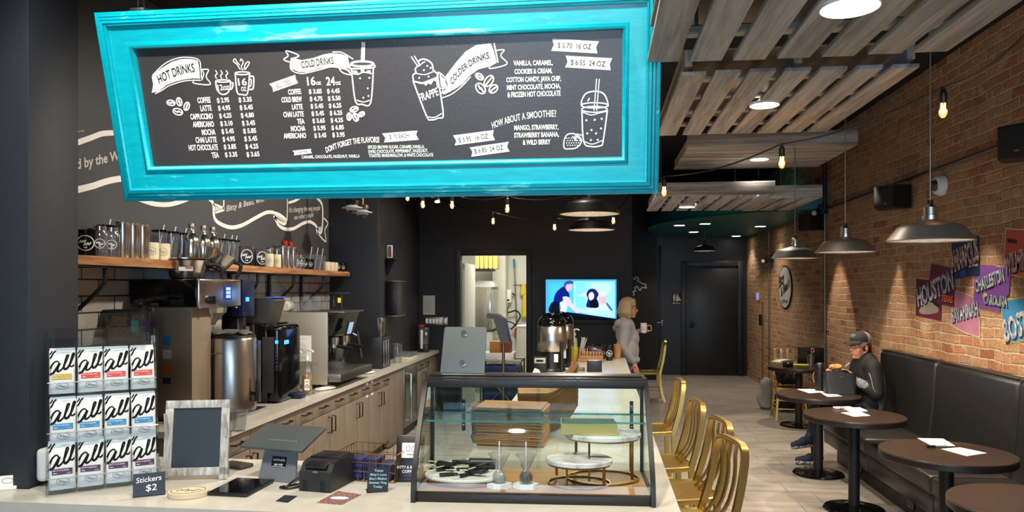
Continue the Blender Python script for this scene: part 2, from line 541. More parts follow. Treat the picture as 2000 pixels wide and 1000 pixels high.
BRICK = brick_mat()
FLOOR = tiles('stone_floor_tile', 'X', 'Y', .60, .30, .004, '#a79f95', '#b1a99f', '#7d766c', .38, .33, .3, (2.5, 9, 1))
SUBWAY = tiles('subway_tile', 'Y', 'Z', .30, .10, .005, '#c9c3b6', '#bdb7aa', '#3a3632', .22, .5, .5, 3)
KTILE = tiles('kitchen_floor_tile', 'X', 'Y', .4, .4, .006, '#8b8a84', '#94938c', '#6a6964', .5, 0)
BLACKWALL = mat('black_wall_paint', '#191c22', .55, bump=(60, .08))
BLACKWALL2 = mat('black_door_paint', '#1d1e21', .42)
CHALKWALL = mat('chalk_wall_paint', '#424345', .6)
CEIL = mat('black_ceiling', '#0b0b0c', .9)
KWHITE = mat('kitchen_white_wall', '#cfcfc4', .6)
WHITEP = mat('white_paint', '#ece8df', .6)
CHALK = mat('white_chalk_ink', '#f1eee8', .7)
CHALKG = mat('grey_chalk_ink', '#c9c4bc', .7)
INK = mat('black_ink', '#0c0c10', .8, spec=.15)
GREYINK = mat('grey_ink', '#5c5c60', .6)
QUARTZ = mat('white_quartz', '#cbc6ba', .24, noise=(14, '#c2bcaf', .5, 4))
CABW = wood('taupe_laminate', '#6f6356', '#7d7062', '#877a6b', 'Z', .5, 1.2, .06)
SLAT = wood('weathered_grey_slat', '#8b8885', '#aeaba8', '#c0bdb9', 'Y', .8, 1.0, .25, '#a5a29f')
SLATX = wood('weathered_grey_board', '#8a857e', '#aea8a0', '#c4beb5', 'X', .8, 1.0, .3, '#8a857e')
SHELFW = wood('live_edge_wood', '#7c4a28', '#b47a4a', '#d9ad7c', 'Y', .55, .6, .2, '#8a6040')
WALNUT = wood('walnut_top', '#271c16', '#33251d', '#3b2c22', 'X', .32, .8, .05)
OAKB = wood('oak_base_board', '#7d531f', '#9a6a2c', '#a97837', 'X', .6, .8, .05)
FRAMEW = wood('whitewashed_frame', '#77746f', '#b7b4ae', '#d6d3cc', 'Z', .8, 1.6, .4, '#77726a')
TEAL = teal_mat()
TEALD = mat('teal_soffit_paint', '#0b6e73', .45, noise=((3, 40, 3), '#08605f', .5, 4))
BOARD = mat('menu_black', '#3a3738', .34, bump=(80, .05))
STEEL = mat('brushed_steel', '#c4c0b8', .26, 1, aniso=.4)
STEELM = mat('polished_steel', '#dcd8d2', .2, 1)
STEELD = mat('dull_steel', '#8d8880', .4, 1)
STEELB = mat('warm_steel_panel', '#a5917a', .38, .35)
GOLD = mat('brushed_gold', '#c9ab66', .33, 1, bump=((4, 4, 160), .04))
BRASS = mat('brass', '#b08b45', .28, 1)
BRASST = mat('satin_brass_tray', '#b39b5c', .42, .9)
LEATHER = mat('black_leather', '#1b1a1a', .36, bump=(90, .06))
LEATHER2 = mat('black_leather_seat', '#252220', .34, bump=(90, .06))
BLACKP = mat('black_plastic', '#151516', .38)
BLACKM = mat('matte_black_metal', '#18181a', .5, .3)
BLACKG = mat('gloss_black', '#0c0c0e', .1)
BRONZE = mat('dark_bronze_frame', '#2a2725', .42, .4)
GLASS = glass_mat('clear_glass')
ACRYL = glass_mat('clear_acrylic', '#f4f8fa', 1.0, .03, .0)
CUPG = glass_mat('clear_plastic', '#e6e9ec', 2.2, .06, .06)
SHELFG = glass_mat('shelf_glass', '#f6fcfb', .3, .02)
GLEDGE = glass_mat('glass_edge', '#7fd0c8', 1.4, .05, .25)
PAPER = mat('white_paper', '#f0ece4', .7)
KRAFT = mat('kraft_paper', '#b07f4d', .75, noise=(20, '#a2713f', .5, 4))
CREAM = mat('cream_ceramic', '#e3d8b4', .3)
MARBLE = marble_mat()
WHITEM = mat('white_marble_tile', '#dcd8d2', .3)
NICKEL = mat('dark_nickel_shade', '#8f8a82', .42, .75)
SHADEIN = mat('white_enamel', '#e8e2d8', .5, noise=(40, '#cfc8bc', .4, 3))
LENS = mat('lit_lens', '#fff4e0', .5, emit=(1.0, .88, .72), estr=14)
BULBE = mat('lit_filament', '#ffd9a0', .5, emit=(1.0, .66, .28), estr=40)
AMBER = glass_mat('amber_bulb_glass', '#ffd9a8', 1.2, .03)
SKIN = mat('skin', '#c98d70', .5, noise=(30, '#bd7f63', .5, 3))
GREYKNIT = mat('grey_fleece', '#8b8783', .9, sheen=.3, bump=(120, .12))
DENIM = mat('blue_denim', '#414d63', .85, bump=(150, .1))
NAVYD = mat('navy_denim', '#1d2436', .85, bump=(150, .1))
BLACKC = mat('black_jersey', '#0b0b0c', .75, bump=(120, .06))
GREYC = mat('grey_panel_cloth', '#4c4f57', .85)
BLOND = mat('blond_hair', '#b79e72', .5, noise=((140, 140, 12), '#8f7750', .5, 3))
DARKH = mat('dark_brown_hair', '#1e1512', .45)

# ------------------------------------------------------------------ the setting
XR, YB, XL, ZC = 2.90, 15.2, -3.05, 3.7
mb = MB(); mb.bb(-3.6, 3.2, -4.2, 10.3, -.1, 0); mb.bb(-.1, 3.2, 10.3, 15.5, -.1, 0); struct('floor', mb, FLOOR, 0)
mb = MB(); mb.bb(-3.6, 3.2, -4.2, 15.5, ZC, ZC + .1); struct('ceiling', mb, CEIL, 0)
mb = MB(); mb.bb(XR, XR + .25, -4.2, 15.5, 0, ZC); struct('wall_right', mb, BRICK, 0)
mb = MB(); mb.bb(XL - .2, XL, -4.2, 8.1, 0, ZC); struct('wall_left', mb, CHALKWALL, 0)
mb = MB(); mb.bb(XL - .2, -2.52, 8.37, 10.3, 0, ZC); struct('wall_left_rear', mb, BLACKWALL, 0)
mb = MB(); mb.bb(-3.4, -2.478, 8.1, 8.37, 0, ZC, .004); struct('pillar', mb, BLACKWALL)
mb = MB(); mb.bb(XL, -2.37, 2.84, 3.14, 0, ZC, .004); struct('column', mb, mat('daylit_column_black', '#23262c', .55, bump=(60, .08)))  # wall black lightened; the daylight on the column is put into its colour
# wall of the television and the kitchen doorway
DX0, DX1, DZ = -1.93, -1.01, 2.2
mb = MB(); mb.bb(-2.52, DX0, 10.2, 10.32, 0, ZC); mb.bb(DX1, .43, 10.2, 10.32, 0, ZC); mb.bb(DX0, DX1, 10.2, 10.32, DZ, ZC); mb.bb(.31, .43, 10.32, 14.3, 0, ZC)
struct('wall_television', mb, mat('shaded_blue_black', '#0b0d13', .6), 0)  # wall black darkened; shade away from the daylight is put into the colour
mb = MB(); mb.bb(.31, 1.07, 14.3, 15.2, 0, ZC); struct('wall_alcove', mb, mat('shaded_alcove_black', '#0e0e10', .6), 0)  # darker than the back wall: the alcove's shade is painted into its black
mb = MB(); mb.bb(.3, 3.1, YB, YB + .2, 0, ZC); struct('wall_back', mb, BLACKWALL2, 0)
mb = MB()
for a, b, z0, z1 in ((DX0 - .07, DX0, 0, DZ + .07), (DX1, DX1 + .07, 0, DZ + .07), (DX0, DX1, DZ, DZ + .07)): mb.bb(a, b, 10.17, 10.2, z0, z1, .004)
struct('trim_1', mb, mat('shaded_blue_black'))
# front wall with the shop window, behind the camera
mb = MB(); mb.bb(-3.4, -2.2, -3.7, -3.5, 0, ZC); mb.bb(2.6, 2.9, -3.7, -3.5, 0, ZC); mb.bb(-2.2, 2.6, -3.7, -3.5, 0, .5); mb.bb(-2.2, 2.6, -3.7, -3.5, 2.9, ZC)
struct('wall_front', mb, BLACKWALL, 0)
mb = MB()
for x in (-2.2, -.62, .96, 2.54): mb.bb(x, x + .06, -3.64, -3.54, .5, 2.9)
mb.bb(-2.2, 2.6, -3.64, -3.54, .5, .56); mb.bb(-2.2, 2.6, -3.64, -3.54, 2.84, 2.9)
struct('window_1', mb, BLACKM, 0)
# kitchen behind the doorway
mb = MB(); mb.bb(-2.5, -.3, 13.4, 13.5, 0, 2.9); mb.bb(-2.6, -2.5, 10.32, 13.5, 0, 2.9); mb.bb(-.3, -.2, 10.32, 13.5, 0, 2.9); mb.bb(-2.6, -.2, 10.32, 13.5, 2.9, 3.0)
mb.bb(-2.5, DX0, 10.32, 10.34, 0, 2.9); mb.bb(DX1, -.3, 10.32, 10.34, 0, 2.9); mb.bb(DX0, DX1, 10.32, 10.34, DZ, 2.9)
struct('wall_kitchen', mb, KWHITE, 0)
mb = MB(); mb.bb(-2.6, -.1, 10.3, 13.5, -.1, 0); struct('floor_kitchen', mb, KTILE, 0)
mb = MB(); mb.bb(-.305, -.31, 10.4, 13.4, .0, .12); mb.bb(-2.5, -.3, 13.38, 13.4, 0, .12); struct('baseboard_kitchen', mb, mat('green_vinyl_base', '#1f7a4c', .5), 0)
# tiled splash under the shelf
mb = MB(); mb.bb(XL, XL + .012, 3.2, 8.1, .88, 1.9); struct('wall_tile_splash', mb, SUBWAY, 0)
# washroom door in the back wall
d = bpy.data.objects.new('door_1', None); COL.objects.link(d); d.location = (2.215, YB, 0); d['kind'] = 'structure'
mb = MB(); mb.bb(-.5, .5, -.03, -.002, .01, 2.18, .003); obj('door_leaf', mb, BLACKWALL2, d)
mb = MB(); mb.bb(-.6, -.5, -.07, 0, 0, 2.28, .004); mb.bb(.5, .6, -.07, 0, 0, 2.28, .004); mb.bb(-.5, .5, -.07, 0, 2.18, 2.28, .004); obj('door_frame', mb, BLACKWALL2, d)
mb = MB(); mb.bb(-.43, -.36, -.045, -.03, .95, 1.1, .004); mb.tube(smooth3([(-.395, -.04, 1.02), (-.395, -.09, 1.02), (-.3, -.095, 1.02)]), .01); obj('door_handle', mb, BLACKM, d)
d = bpy.data.objects.new('door_2', None); COL.objects.link(d); d.location = (1.2, YB, 0); d['kind'] = 'structure'
mb = MB(); mb.bb(-.03, .02, -.03, 0, 0, 2.6, .003); obj('door_frame', mb, BLACKWALL2, d)
mb = MB(); mb.bb(.02, .06, -.02, 0, .98, 1.1, .004); mb.tube(smooth3([(.04, -.02, 1.05), (.04, -.07, 1.05), (-.08, -.075, 1.05)]), .011); obj('door_handle', mb, STEELD, d)
# pipes and conduit on the brick
def pipe(label, px, y0, y1, r, m):
    a = at(px, y0, x=XR - .03); b = at(px, y1, x=XR - .03)
    mb = MB(); mb.cyl((a.x, a.y, max(a.z, .02)), (a.x, a.y, ZC if y1 < 10 else b.z), r)
    return tag(obj('wall_pipe', mb, m), label, 'pipe')
pipe('thin grey vertical pipe on the brick behind the table with the laptop', 1611, 720, 0, .014, STEELD)
pipe('thin vertical pipe on the brick beside the gold chair back', 1502, 760, 440, .012, STEELD)
pipe('rusty thin pipe on the brick close to the washroom wall', 1489, 748, 590, .01, mat('rusty_pipe', '#7b5b45', .6, .5))
mb = MB(); a = at(1612, 409, x=XR - .03); b = at(2010, 277, x=XR - .03)
b = Vector((a.x, b.y, a.z + .02)); mb.cyl(a, b, .014)
tag(obj('electrical_conduit', mb, STEELD), 'long grey conduit running along the brick above the pendant shades', 'conduit')
mb = MB(); q = at(1611, 408, x=XR - .06); mb.tube([(q.x, q.y, ZC), (q.x, q.y, 3.2), q], .022); tag(obj('black_cable', mb, BLACKP), 'thick black cable dropping down the brick to the junction box', 'cable')
for px, py, lb in ((1606, 409, 'black junction box with round sensor where the conduits meet'), (1503, 505, 'black junction box on thin pipe behind the pendant')):
    c = at(px, py, x=XR - .06)
    t = thing('junction_box', lb, 'junction box', c)
    mb = MB(); mb.box((0, 0, 0), (.11, .12, .12), bev=.01); obj('housing', mb, BLACKM, t)
    mb = MB(); mb.cyl((-.03, -.02, -.02), (-.12, -.08, -.05), .035, .045); obj('sensor_head', mb, BLACKP, t)
    mb = MB(); mb.ball((-.12, -.08, -.05), .035); obj('sensor_lens', mb, mat('frosted_sensor', '#b9b4aa', .4), t)
# ------------------------------------------------------------------ lights of the room
def downlight(x, y, z, label, r=.085, watt=55, spot=1.9, color=WARM2, group=None):
    t = thing('recessed_light', label, 'ceiling light', (x, y, z), 0, group)
    mb = MB(); mb.lathe([(r, .012), (r, -.003), (r + .003, -.003), (r + .003, .012), (r, .012)], seg=32); obj('trim_ring', mb, WHITEP, t)
    mb = MB(); mb.lathe([(0, 0), (r, 0)], seg=32); obj('lens', mb, LENS, t)
    lamp('SPOT', 'recessed_lamp', (x, y, z - .03), watt, color, (0, 0, 0), spot_size=spot, spot_blend=.6, shadow_soft_size=.07)
    return t
def pendant(x, y, z, label, shade, r=.2, watt=45, cord_r=.004, group=None, lit=True, top=ZC):
    t = thing('pendant_lamp', label, 'pendant light', (x, y, z), 0, group)
    mb = MB()
    k = r / .2
    pr = [(.2, 0), (.196, .006), (.160, .052), (.150, .066), (.135, .074), (.09, .088), (.05, .098), (.034, .104)]
    mb.lathe([(a * k, b * k) for a, b in pr] + [(a * k - .003, b * k - .004) for a, b in reversed(pr)] + [(.2 * k, 0)], seg=48)
    obj('lamp_shade', mb, [shade], t)
    mb = MB(); mb.lathe([(a * k - .0045, b * k - .0045) for a, b in pr[1:]], seg=48); obj('shade_lining', mb, SHADEIN, t)
    mb = MB(); mb.lathe([(.0, .18 * k), (.016 * k, .18 * k), (.03 * k, .165 * k), (.031 * k, .128 * k), (.037 * k, .125 * k), (.037 * k, .1 * k), (0, .1 * k)], seg=24); obj('lamp_holder', mb, STEEL if shade is NICKEL else BLACKM, t)
    mb = MB(); mb.lathe([(0, .2 * k), (.012 * k, .2 * k), (.014 * k, .18 * k), (0, .18 * k)], seg=16); obj('strain_relief', mb, BLACKP, t)
    mb = MB(); mb.cyl((0, 0, .2 * k), (0, 0, top - z), cord_r, seg=8); obj('cord', mb, STEELD, t)
    mb = MB(); mb.ball((0, 0, .062 * k), (.034 * k, .034 * k, .04 * k)); obj('light_bulb', mb, mat('lit_bulb', '#fff0d8', .4, emit=(1, .82, .58), estr=14), t)
    if lit: lamp('SPOT', 'pendant_light_source', (x, y, z + .01), watt, WARM, (0, 0, 0), spot_size=2.7, spot_blend=.25, shadow_soft_size=.04)
    return t
pendant(1.63, 3.91, 1.985, 'nickel barn pendant in front of the colourful postcards, biggest of its row', NICKEL, .2, 75)
pendant(1.70, 5.42, 2.0, 'nickel barn pendant hung second along the brick wall over the table', NICKEL, .2, 75)
pendant(1.70, 6.77, 2.01, 'nickel barn pendant hung nearest the oval plaque on the brick', NICKEL, .2, 60, top=2.989)
a = at(1151, 418, t=4.83); pendant(a.x, a.y, a.z, 'large dark bell pendant under the menu frame corner above the island', mat('dark_shade', '#2c2722', .35, .7), .2, 55)
a = at(1155, 449, t=6.17); pendant(a.x, a.y, a.z, 'second dark pendant over the island seen just below the large one', mat('dark_shade2', '#171615', .4, .6), .2, 55)
a = at(1376, 490, t=12.6); pendant(a.x, a.y, a.z, 'small black pendant in front of the washroom door', mat('black_shade', '#121212', .4), .2, 28, top=2.749)

# string lights
def bulb(p, label, k=1.0, watt=1.2):
    t = thing('string_bulb', label, 'light bulb', p, 0, 'string light bulbs')
    mb = MB(); mb.lathe([(0, .1), (.012, .1), (.014, .09), (.019, .085), (.019, .035), (.016, .03), (0, .03)], seg=16); obj('socket', mb, BLACKP, t)
    mb = MB(); mb.lathe([(.013, .034), (.02, .02), (.03, -.005), (.031, -.022), (.022, -.043), (.008, -.052), (0, -.053)], seg=20); obj('glass_globe', mb, AMBER, t)
    mb = MB(); mb.tube([(-.008, 0, .03), (-.010, .003, -.02), (-.003, 0, .005), (.003, .003, -.024), (.008, 0, .005), (.010, 0, -.02), (.009, 0, .03)], .0032, 6); mb.ball((0, 0, -.013), (.010, .010, .016), 10, 8); obj('filament', mb, BULBE, t)
    lamp('POINT', 'bulb_glow', (p[0], p[1], p[2] - .015), watt, (1, .62, .28), shadow_soft_size=.03)
    return t
near = [(2030, 95, None, 3.0), (1842, 213, 'amber string bulb hanging in front of the upper brick wall', 3.9), (1527, 315, 'amber string bulb hanging before the horizontal slatted panel', 4.95), (1297, 372, 'amber string bulb beside the lower corner of the teal menu frame', 6.0), (1124, 401, 'amber string bulb glowing before the large bell pendant', 7.0), (991, 406, 'amber string bulb alone above the kitchen doorway, upper of two', 7.4), (883, 399, 'amber string bulb third along below the teal frame from the pillar', 7.8), (826, 398, 'amber string bulb second along below the teal frame from the pillar', 8.0), (796, 384, 'amber string bulb tucked against the teal frame beside the pillar', 8.1)]
far = [(1198, 430, 'small amber string bulb beside the lower dark pendant', 9.0), (1083, 443, 'small amber string bulb low above the television wall', 9.3), (963, 431, 'small amber string bulb over the kitchen doorway top', 9.5)]
def string_cable(rows, label):
    pts = []
    for px, py, lb, t in rows:
        p = at(px, py, t=t); pts.append(p + Vector((0, 0, .115)))
        if lb: bulb(p, lb)
    full = []
    for a, b in zip(pts, pts[1:]):
        for i in range(10):
            f = i / 10
            q = a.lerp(b, f); q.z -= math.sin(PI * f) * .05
            full.append(q)
    full.append(pts[-1])
    t = thing('string_light_cable', label, 'cable', full[0])
    mb = MB(); mb.tube(full, .006, 6); obj('cable', mb, BLACKP, t, world=True)
    for p in pts:
        mb = MB(); mb.box(p - Vector((0, 0, .012)), (.018, .018, .03), bev=.004); obj('cable_joint', mb, BLACKP, t, world=True)
p_end = near + [(700, 330, None, 8.33)]
string_cable(p_end, 'black cable of the near string lights sagging across the room')
string_cable([(1230, 395, None, 10.06)] + far + [(835, 395, None, 10.35)], 'black cable of the far string lights before the television wall')
# small spot on track
a = at(850, 394, t=8.5)
t = thing('track_spot', 'small white-lit track spotlight high between string bulbs', 'spotlight', a)
mb = MB(); mb.cyl((0, 0, .08), (.03, -.03, 0), .03, .035); obj('spot_can', mb, BLACKM, t)
mb = MB(); mb.ball((.032, -.032, -.004), (.03, .03, .012)); obj('spot_lens', mb, LENS, t)
mb = MB(); mb.cyl((0, 0, .08), (0, 0, ZC - a.z), .008); obj('drop_rod', mb, BLACKM, t)

# ------------------------------------------------------------------ slatted ceiling rafts
def raft(name, label, x0, x1, y0, y1, z, n, along='Y', face=False, gap=.045, hang=True):
    """slats on the underside, carried by cross pieces; z is the underside"""
    t = thing(name, label, 'ceiling panel', ((x0 + x1) / 2, (y0 + y1) / 2, z))
    W, D = x1 - x0, y1 - y0
    mb = MB()
    if along == 'Y':
        wd = (W - gap * (n - 1)) / n
        for i in range(n):
            a = -W / 2 + i * (wd + gap)
            dz = random.uniform(0, .003)
            mb.bb(a, a + wd, -D / 2 + random.uniform(0, .015), D / 2 - random.uniform(0, .015), dz, dz + .02, .002)
    else:
        wd = (D - gap * (n - 1)) / n
        for i in range(n):
            a = -D / 2 + i * (wd + gap)
            mb.bb(-W / 2, W / 2, a, a + wd, 0, .02, .002)
    obj('slat_deck', mb, SLAT if along == 'Y' else SLATX, t)
    k = 4
    for i in range(k):
        mb = MB()
        if along == 'Y':
            yy = -D / 2 + .22 + (D - .44) * i / (k - 1)
            mb.bb(-W / 2 + .02, W / 2 - .02, yy - .03, yy + .03, .024, .045, .002)
        else:
            xx = -W / 2 + .03 + (W - .06) * i / (k - 1)
            mb.bb(xx - .02, xx + .02, -D / 2 + .025, D / 2, .0205, .1, .002)
        obj('cross_piece', mb, SLATX, t)
    if along == 'Y':
        for xx in ((-W / 2 + .02, -W / 2 + .06), (-.02, .02), (W / 2 - .06, W / 2 - .02)):
            mb = MB(); mb.bb(xx[0], xx[1], -D / 2 + .01, D / 2 - .01, .045, .13, .002); obj('stringer', mb, SLAT, t)
    if along == 'Y' and not face:
        mb = MB(); mb.bb(-W / 2 + .01, W / 2 - .01, -D / 2 + .03, D / 2 - .01, .131, .14); obj('backing_board', mb, mat('tan_plywood', '#9a8468', .7), t, 'tan backing board')
    if face:
        mb = MB(); mb.bb(-W / 2, W / 2, -D / 2 - .022, -D / 2, 0, .13, .002); obj('face_board', mb, SLATX, t)
    for sx in (-1, 1):
        mb = MB(); mb.cyl((sx * (W / 2 - .15), D / 2 - .2, .05), (sx * (W / 2 - .15), D / 2 - .2, ZC - z), .006, seg=8); obj('hanger_rod', mb, STEELD, t)
    return t
raft('slatted_raft', 'weathered grey slatted raft overhead, in front of the menu sign, largest', .17, 1.19, .9, 2.735, 2.563, 7, gap=.04)
raft('slatted_raft', 'weathered grey slatted raft second in the row with seven long slats', .42, 1.60, 3.95, 5.52, 2.86, 7)
a, b = at(1345, 282, t=6.5), at(1670, 280, t=6.5)
raft('slatted_raft', 'weathered slatted raft with front board and slats running crosswise', a.x, b.x, 6.75, 7.95, 2.99, 7, 'X', True, .03)
raft('slatted_raft', 'low weathered raft above the teal ceiling disc with a bright front board', .54, 1.66, 7.35, 8.8, 2.64, 7, 'Y', True, .04)
raft('slatted_raft', 'weathered raft half behind the low one, reaching toward the brick', 1.70, 2.25, 7.9, 9.2, 2.67, 3, 'Y', True, .04)
a = at(1660, 12, z=2.56); downlight(a.x, a.y, 2.556, 'round downlight in the overhead raft before the menu sign', .08, 60)
a = at(1493, 205, z=2.855); downlight(a.x, a.y, 2.853, 'round downlight in the second slatted raft', .085, 60)
a = at(1483, 311, z=2.985); downlight(a.x, a.y, 2.983, 'round downlight in the crosswise slatted raft', .085, 60)
a = at(1342, 404, z=2.635); downlight(a.x, a.y, 2.633, 'round downlight in the low raft over the stools', .085, 60)

# teal half-oval soffit against the brick
t = thing('teal_soffit', 'dark teal half-oval ceiling disc fixed against the brick wall', 'ceiling panel', (XR, 12.75, 2.75))
poly = [(-.003, 2.4)]
for i in range(41):
    an = PI / 2 + PI * i / 40
    poly.append((-.003 + 2.1 * math.cos(an), 2.8 * math.sin(an)))
poly = [(x, min(y, 2.4)) for x, y in poly]
mb = MB(); mb.prism(poly, 0, .02); obj('soffit_board', mb, TEALD, t)
mb = MB()
n = len(poly)
edge = [Vector((x, y, .1)) for x, y in poly[1:]]
mb.raw([(p.x, p.y, .0) for p in edge] + [(p.x, p.y, .3) for p in edge], [(i, i + 1, len(edge) + i + 1, len(edge) + i) for i in range(len(edge) - 1)]); obj('rim_band', mb, TEALD, t)
for (px, py), lb in (((1327, 440), 'small downlight in teal disc farthest from the brick'), ((1377, 437), 'small downlight in teal disc second from its rounded tip'), ((1355, 453), 'small downlight in teal disc just above the black pendant'), ((1438, 461), 'small downlight in teal disc lowest, above the washroom door'), ((1485, 442), 'small downlight in teal disc closest to the brick')):
    a = at(px, py, z=2.745); downlight(a.x, a.y, 2.743, lb, .085, 24, 2.0)
# kitchen light and other ceiling lights of the room behind the sign
lamp('AREA', 'kitchen_ceiling_lamp', (-1.4, 11.6, 2.85), 58, (1, .96, .86), (0, 0, 0), shape='RECTANGLE', size=1.2, size_y=.6)

# wall washing spots close to the brick
for yy in (5.95, 7.5, 9.45, 11.6):
    lamp('SPOT', 'wall_wash_lamp', (2.47, yy, 3.05), 150, WARM, (0, 0, 0), spot_size=R(47), spot_blend=.22, shadow_soft_size=.03)
# ------------------------------------------------------------------ hanging menu sign
TILT = R(14.9)
SW, SH = 2.27, .769
so = Vector((-.905, 3.02, 2.131))
sign = thing('menu_sign', 'large tilted menu board in a distressed teal frame hanging over the counter', 'menu sign', so, rot=(TILT, 0, 0))
mb = MB()
prof = [(0, 0), (0, .032), (.004, .036), (.018, .037), (.0185, .028), (.021, .028), (.0215, .046), (.032, .05), (.0325, .040), (.035, .040), (.0355, .056), (.046, .060), (.0465, .049), (.049, .049), (.0495, .056), (.056, .052), (.0565, .040), (.066, .040), (.120, .034), (.124, .040), (.134, .043), (.141, .038), (.146, .022), (.146, 0)]
vs, fs = [], []
for dd, h in prof:
    x, z0, z1 = SW / 2 - dd, dd, SH - dd
    vs += [(-x, -h, z0), (x, -h, z0), (x, -h, z1), (-x, -h, z1)]
n = len(prof)
for k in range(n):
    k2 = (k + 1) % n
    for i in range(4):
        j = (i + 1) % 4
        fs.append((k * 4 + i, k * 4 + j, k2 * 4 + j, k2 * 4 + i))
mb.raw(vs, fs); obj('frame', mb, TEAL, sign, 'teal moulded picture frame with worn pale patches', smooth=50)
mb = MB(); mb.bb(-SW / 2 + .02, SW / 2 - .02, -.012, .02, .02, SH - .02); obj('menu_board', mb, BOARD, sign, 'black menu board', smooth=0)
S = Plane(so, (1, 0, 0), (0, -math.sin(TILT), math.cos(TILT)))
HB = .0135
def C1(x, y): return (180 + .25 * x, .25 * y)
def C2(x, y): return (240 + .25 * x, 180 + .25 * y)
def C3(x, y): return (540 + .26 * x, 60 + .26 * y)
def C4(x, y): return (780 + .26 * x, 60 + .26 * y)
def T(body, a, b, h, bold=.04):
    mbt = MB(); S.textpx(mbt, body, a, b, h, bold, 0, HB); obj('menu_text', mbt, CHALK, sign, world=True, smooth=0)
hot = [('COFFEE', 389.5, 201, 415, 200), ('LATTE', 395.5, 217, 417, 215.5), ('CAPPUCCINO', 375.8, 233, 419.5, 231.8), ('AMERICANO', 380.5, 248, 421.5, 247), ('MOCHA', 398, 263.3, 424.5, 262.3), ('CHAI LATTE', 386, 278.3, 426.8, 277.3), ('HOT CHOCOLATE', 372.5, 293.3, 429.3, 292), ('TEA', 417.5, 308, 431.3, 307)]
p1 = ['2.95', '4.95', '4.25', '3.10', '5.45', '4.95', '3.85', '3.35']
p2 = ['3.35', '5.45', '4.80', '3.45', '5.85', '5.45', '4.25', '3.65']
for i, (wd, a, b, c, d) in enumerate(hot):
    T(wd, (a, b), (c, d), 10.2)
    f = i / 7
    T('$ ' + p1[i], (427.5 + 15.5 * f, 200.3 + 105.7 * f), (451 + 16 * f, 199 + 106 * f), 8.6)
    T('$ ' + p2[i], (469.5 + 15.5 * f, 199.3 + 106.2 * f), (495 + 15 * f, 198 + 106.3 * f), 8.6)
cold = [('COFFEE', 566, 184.8, 591, 183.2), ('COLD BREW', 553, 199.9, 592.5, 198.3), ('LATTE', 573.3, 213.9, 594, 212.9), ('CHAI LATTE', 556.6, 228.5, 596, 227.2), ('TEA', 583.7, 242, 597.7, 241), ('MOCHA', 571.2, 256, 599.3, 255), ('AMERICANO', 557, 270, 600.8, 268.8)]
p1 = ['3.85', '4.75', '5.45', '5.45', '3.65', '5.95', '3.45']
p2 = ['4.45', '5.50', '6.25', '6.25', '4.25', '6.85', '3.95']
for i, (wd, a, b, c, d) in enumerate(cold):
    T(wd, (a, b), (c, d), 9.6)
    f = i / 6
    T('$ ' + p1[i], (606 + 10.7 * f, 183 + 85.5 * f), (631 + 9 * f, 182.2 + 85.3 * f), 8.2)
    T('$ ' + p2[i], (641.4 + 10.4 * f, 182.2 + 85 * f), (666 + 9.7 * f, 181.2 + 85.2 * f), 8.2)
T('16', (603, 166.6), (619, 166), 15.5, .03); T('oz', (620, 166), (629.7, 165.3), 9, .02)
T('24', (640, 166.6), (657, 166), 15.5, .03); T('oz', (658, 166), (668, 165.2), 9, .02)
for body, a, b, c, d, h in (('VANILLA, CARAMEL,', 1003.6, 128, 1080, 127, 9), ('COOKIES & CREAM,', 1005.7, 144.5, 1079, 142.7, 9), ('COTTON CANDY, JAVA CHIP,', 990, 160.6, 1096, 157.5, 9), ('MINT CHOCOLATE, MOCHA,', 991, 175.7, 1095.4, 172.3, 9), ('& FROZEN HOT CHOCOLATE', 992, 190, 1095.4, 186.6, 9.6), ('MANGO, STRAWBERRY,', 1005, 253.7, 1091, 251.9, 9), ('STRAWBERRY BANANA,', 1005, 268.5, 1092, 266.2, 9), ('& WILD BERRY', 1021.8, 282.3, 1075.9, 281, 9)): T(body, (a, b), (c, d), h)
T('CARAMEL, CHOCOLATE, HAZELNUT, VANILLA', C3(200, 958), C3(633, 950), 5.8, .02)
T('SPICED BROWN SUGAR, CARAMEL,VANILLA,', C3(695, 885), C3(1118, 880), 6.2, .02)
T('SWISS CHOCOLATE, PEPPERMINT, HAZELNUT,', C3(698, 918), C3(1145, 910), 6.2, .02)
T('TOASTED MARSHMALLOW, & WHITE CHOCOLATE', C3(702, 948), C3(1183, 942), 6.2, .02)
def arc_T(*a):
    m = MB(); arc_text(m, *a); obj('menu_text', m, CHALK, sign, world=True, smooth=0)
def arc_text(m, body, a, c, b, h, bold=.03, hh=HB):
    A, Cc, B = S.uv(*a), S.uv(*c), S.uv(*b)
    hgt = (S.uv(a[0], a[1] - h) - A).length
    def wf(f, v):
        p = A * (1 - f) ** 2 + Cc * 2 * f * (1 - f) + B * f * f
        d = (Cc - A) * 2 * (1 - f) + (B - Cc) * 2 * f
        d = d / d.length
        nn = Vector((-d.y, d.x)).lerp(Vector((0, 1)), .5)
        return p + nn * v
    S.text(m, body, A, B, hgt, bold, 0, hh, wf)
arc_T("DON'T FORGET THE FLAVORS!", C3(385, 915), C3(560, 830), C3(780, 838), 10.5)
arc_T('HOW ABOUT A SMOOTHIE?', C4(705, 735), C4(900, 648), C4(1180, 645), 12.5, .015)
arc_T('FRAPPE', C4(160, 535), C4(230, 510), C4(302, 482), 15, .02)
T('12oz', C1(998, 708), C1(1085, 700), 11, .02); T('16', C1(1155, 668), C1(1222, 665), 13, .02); T('OZ', C1(1178, 712), C1(1218, 710), 8, .02)

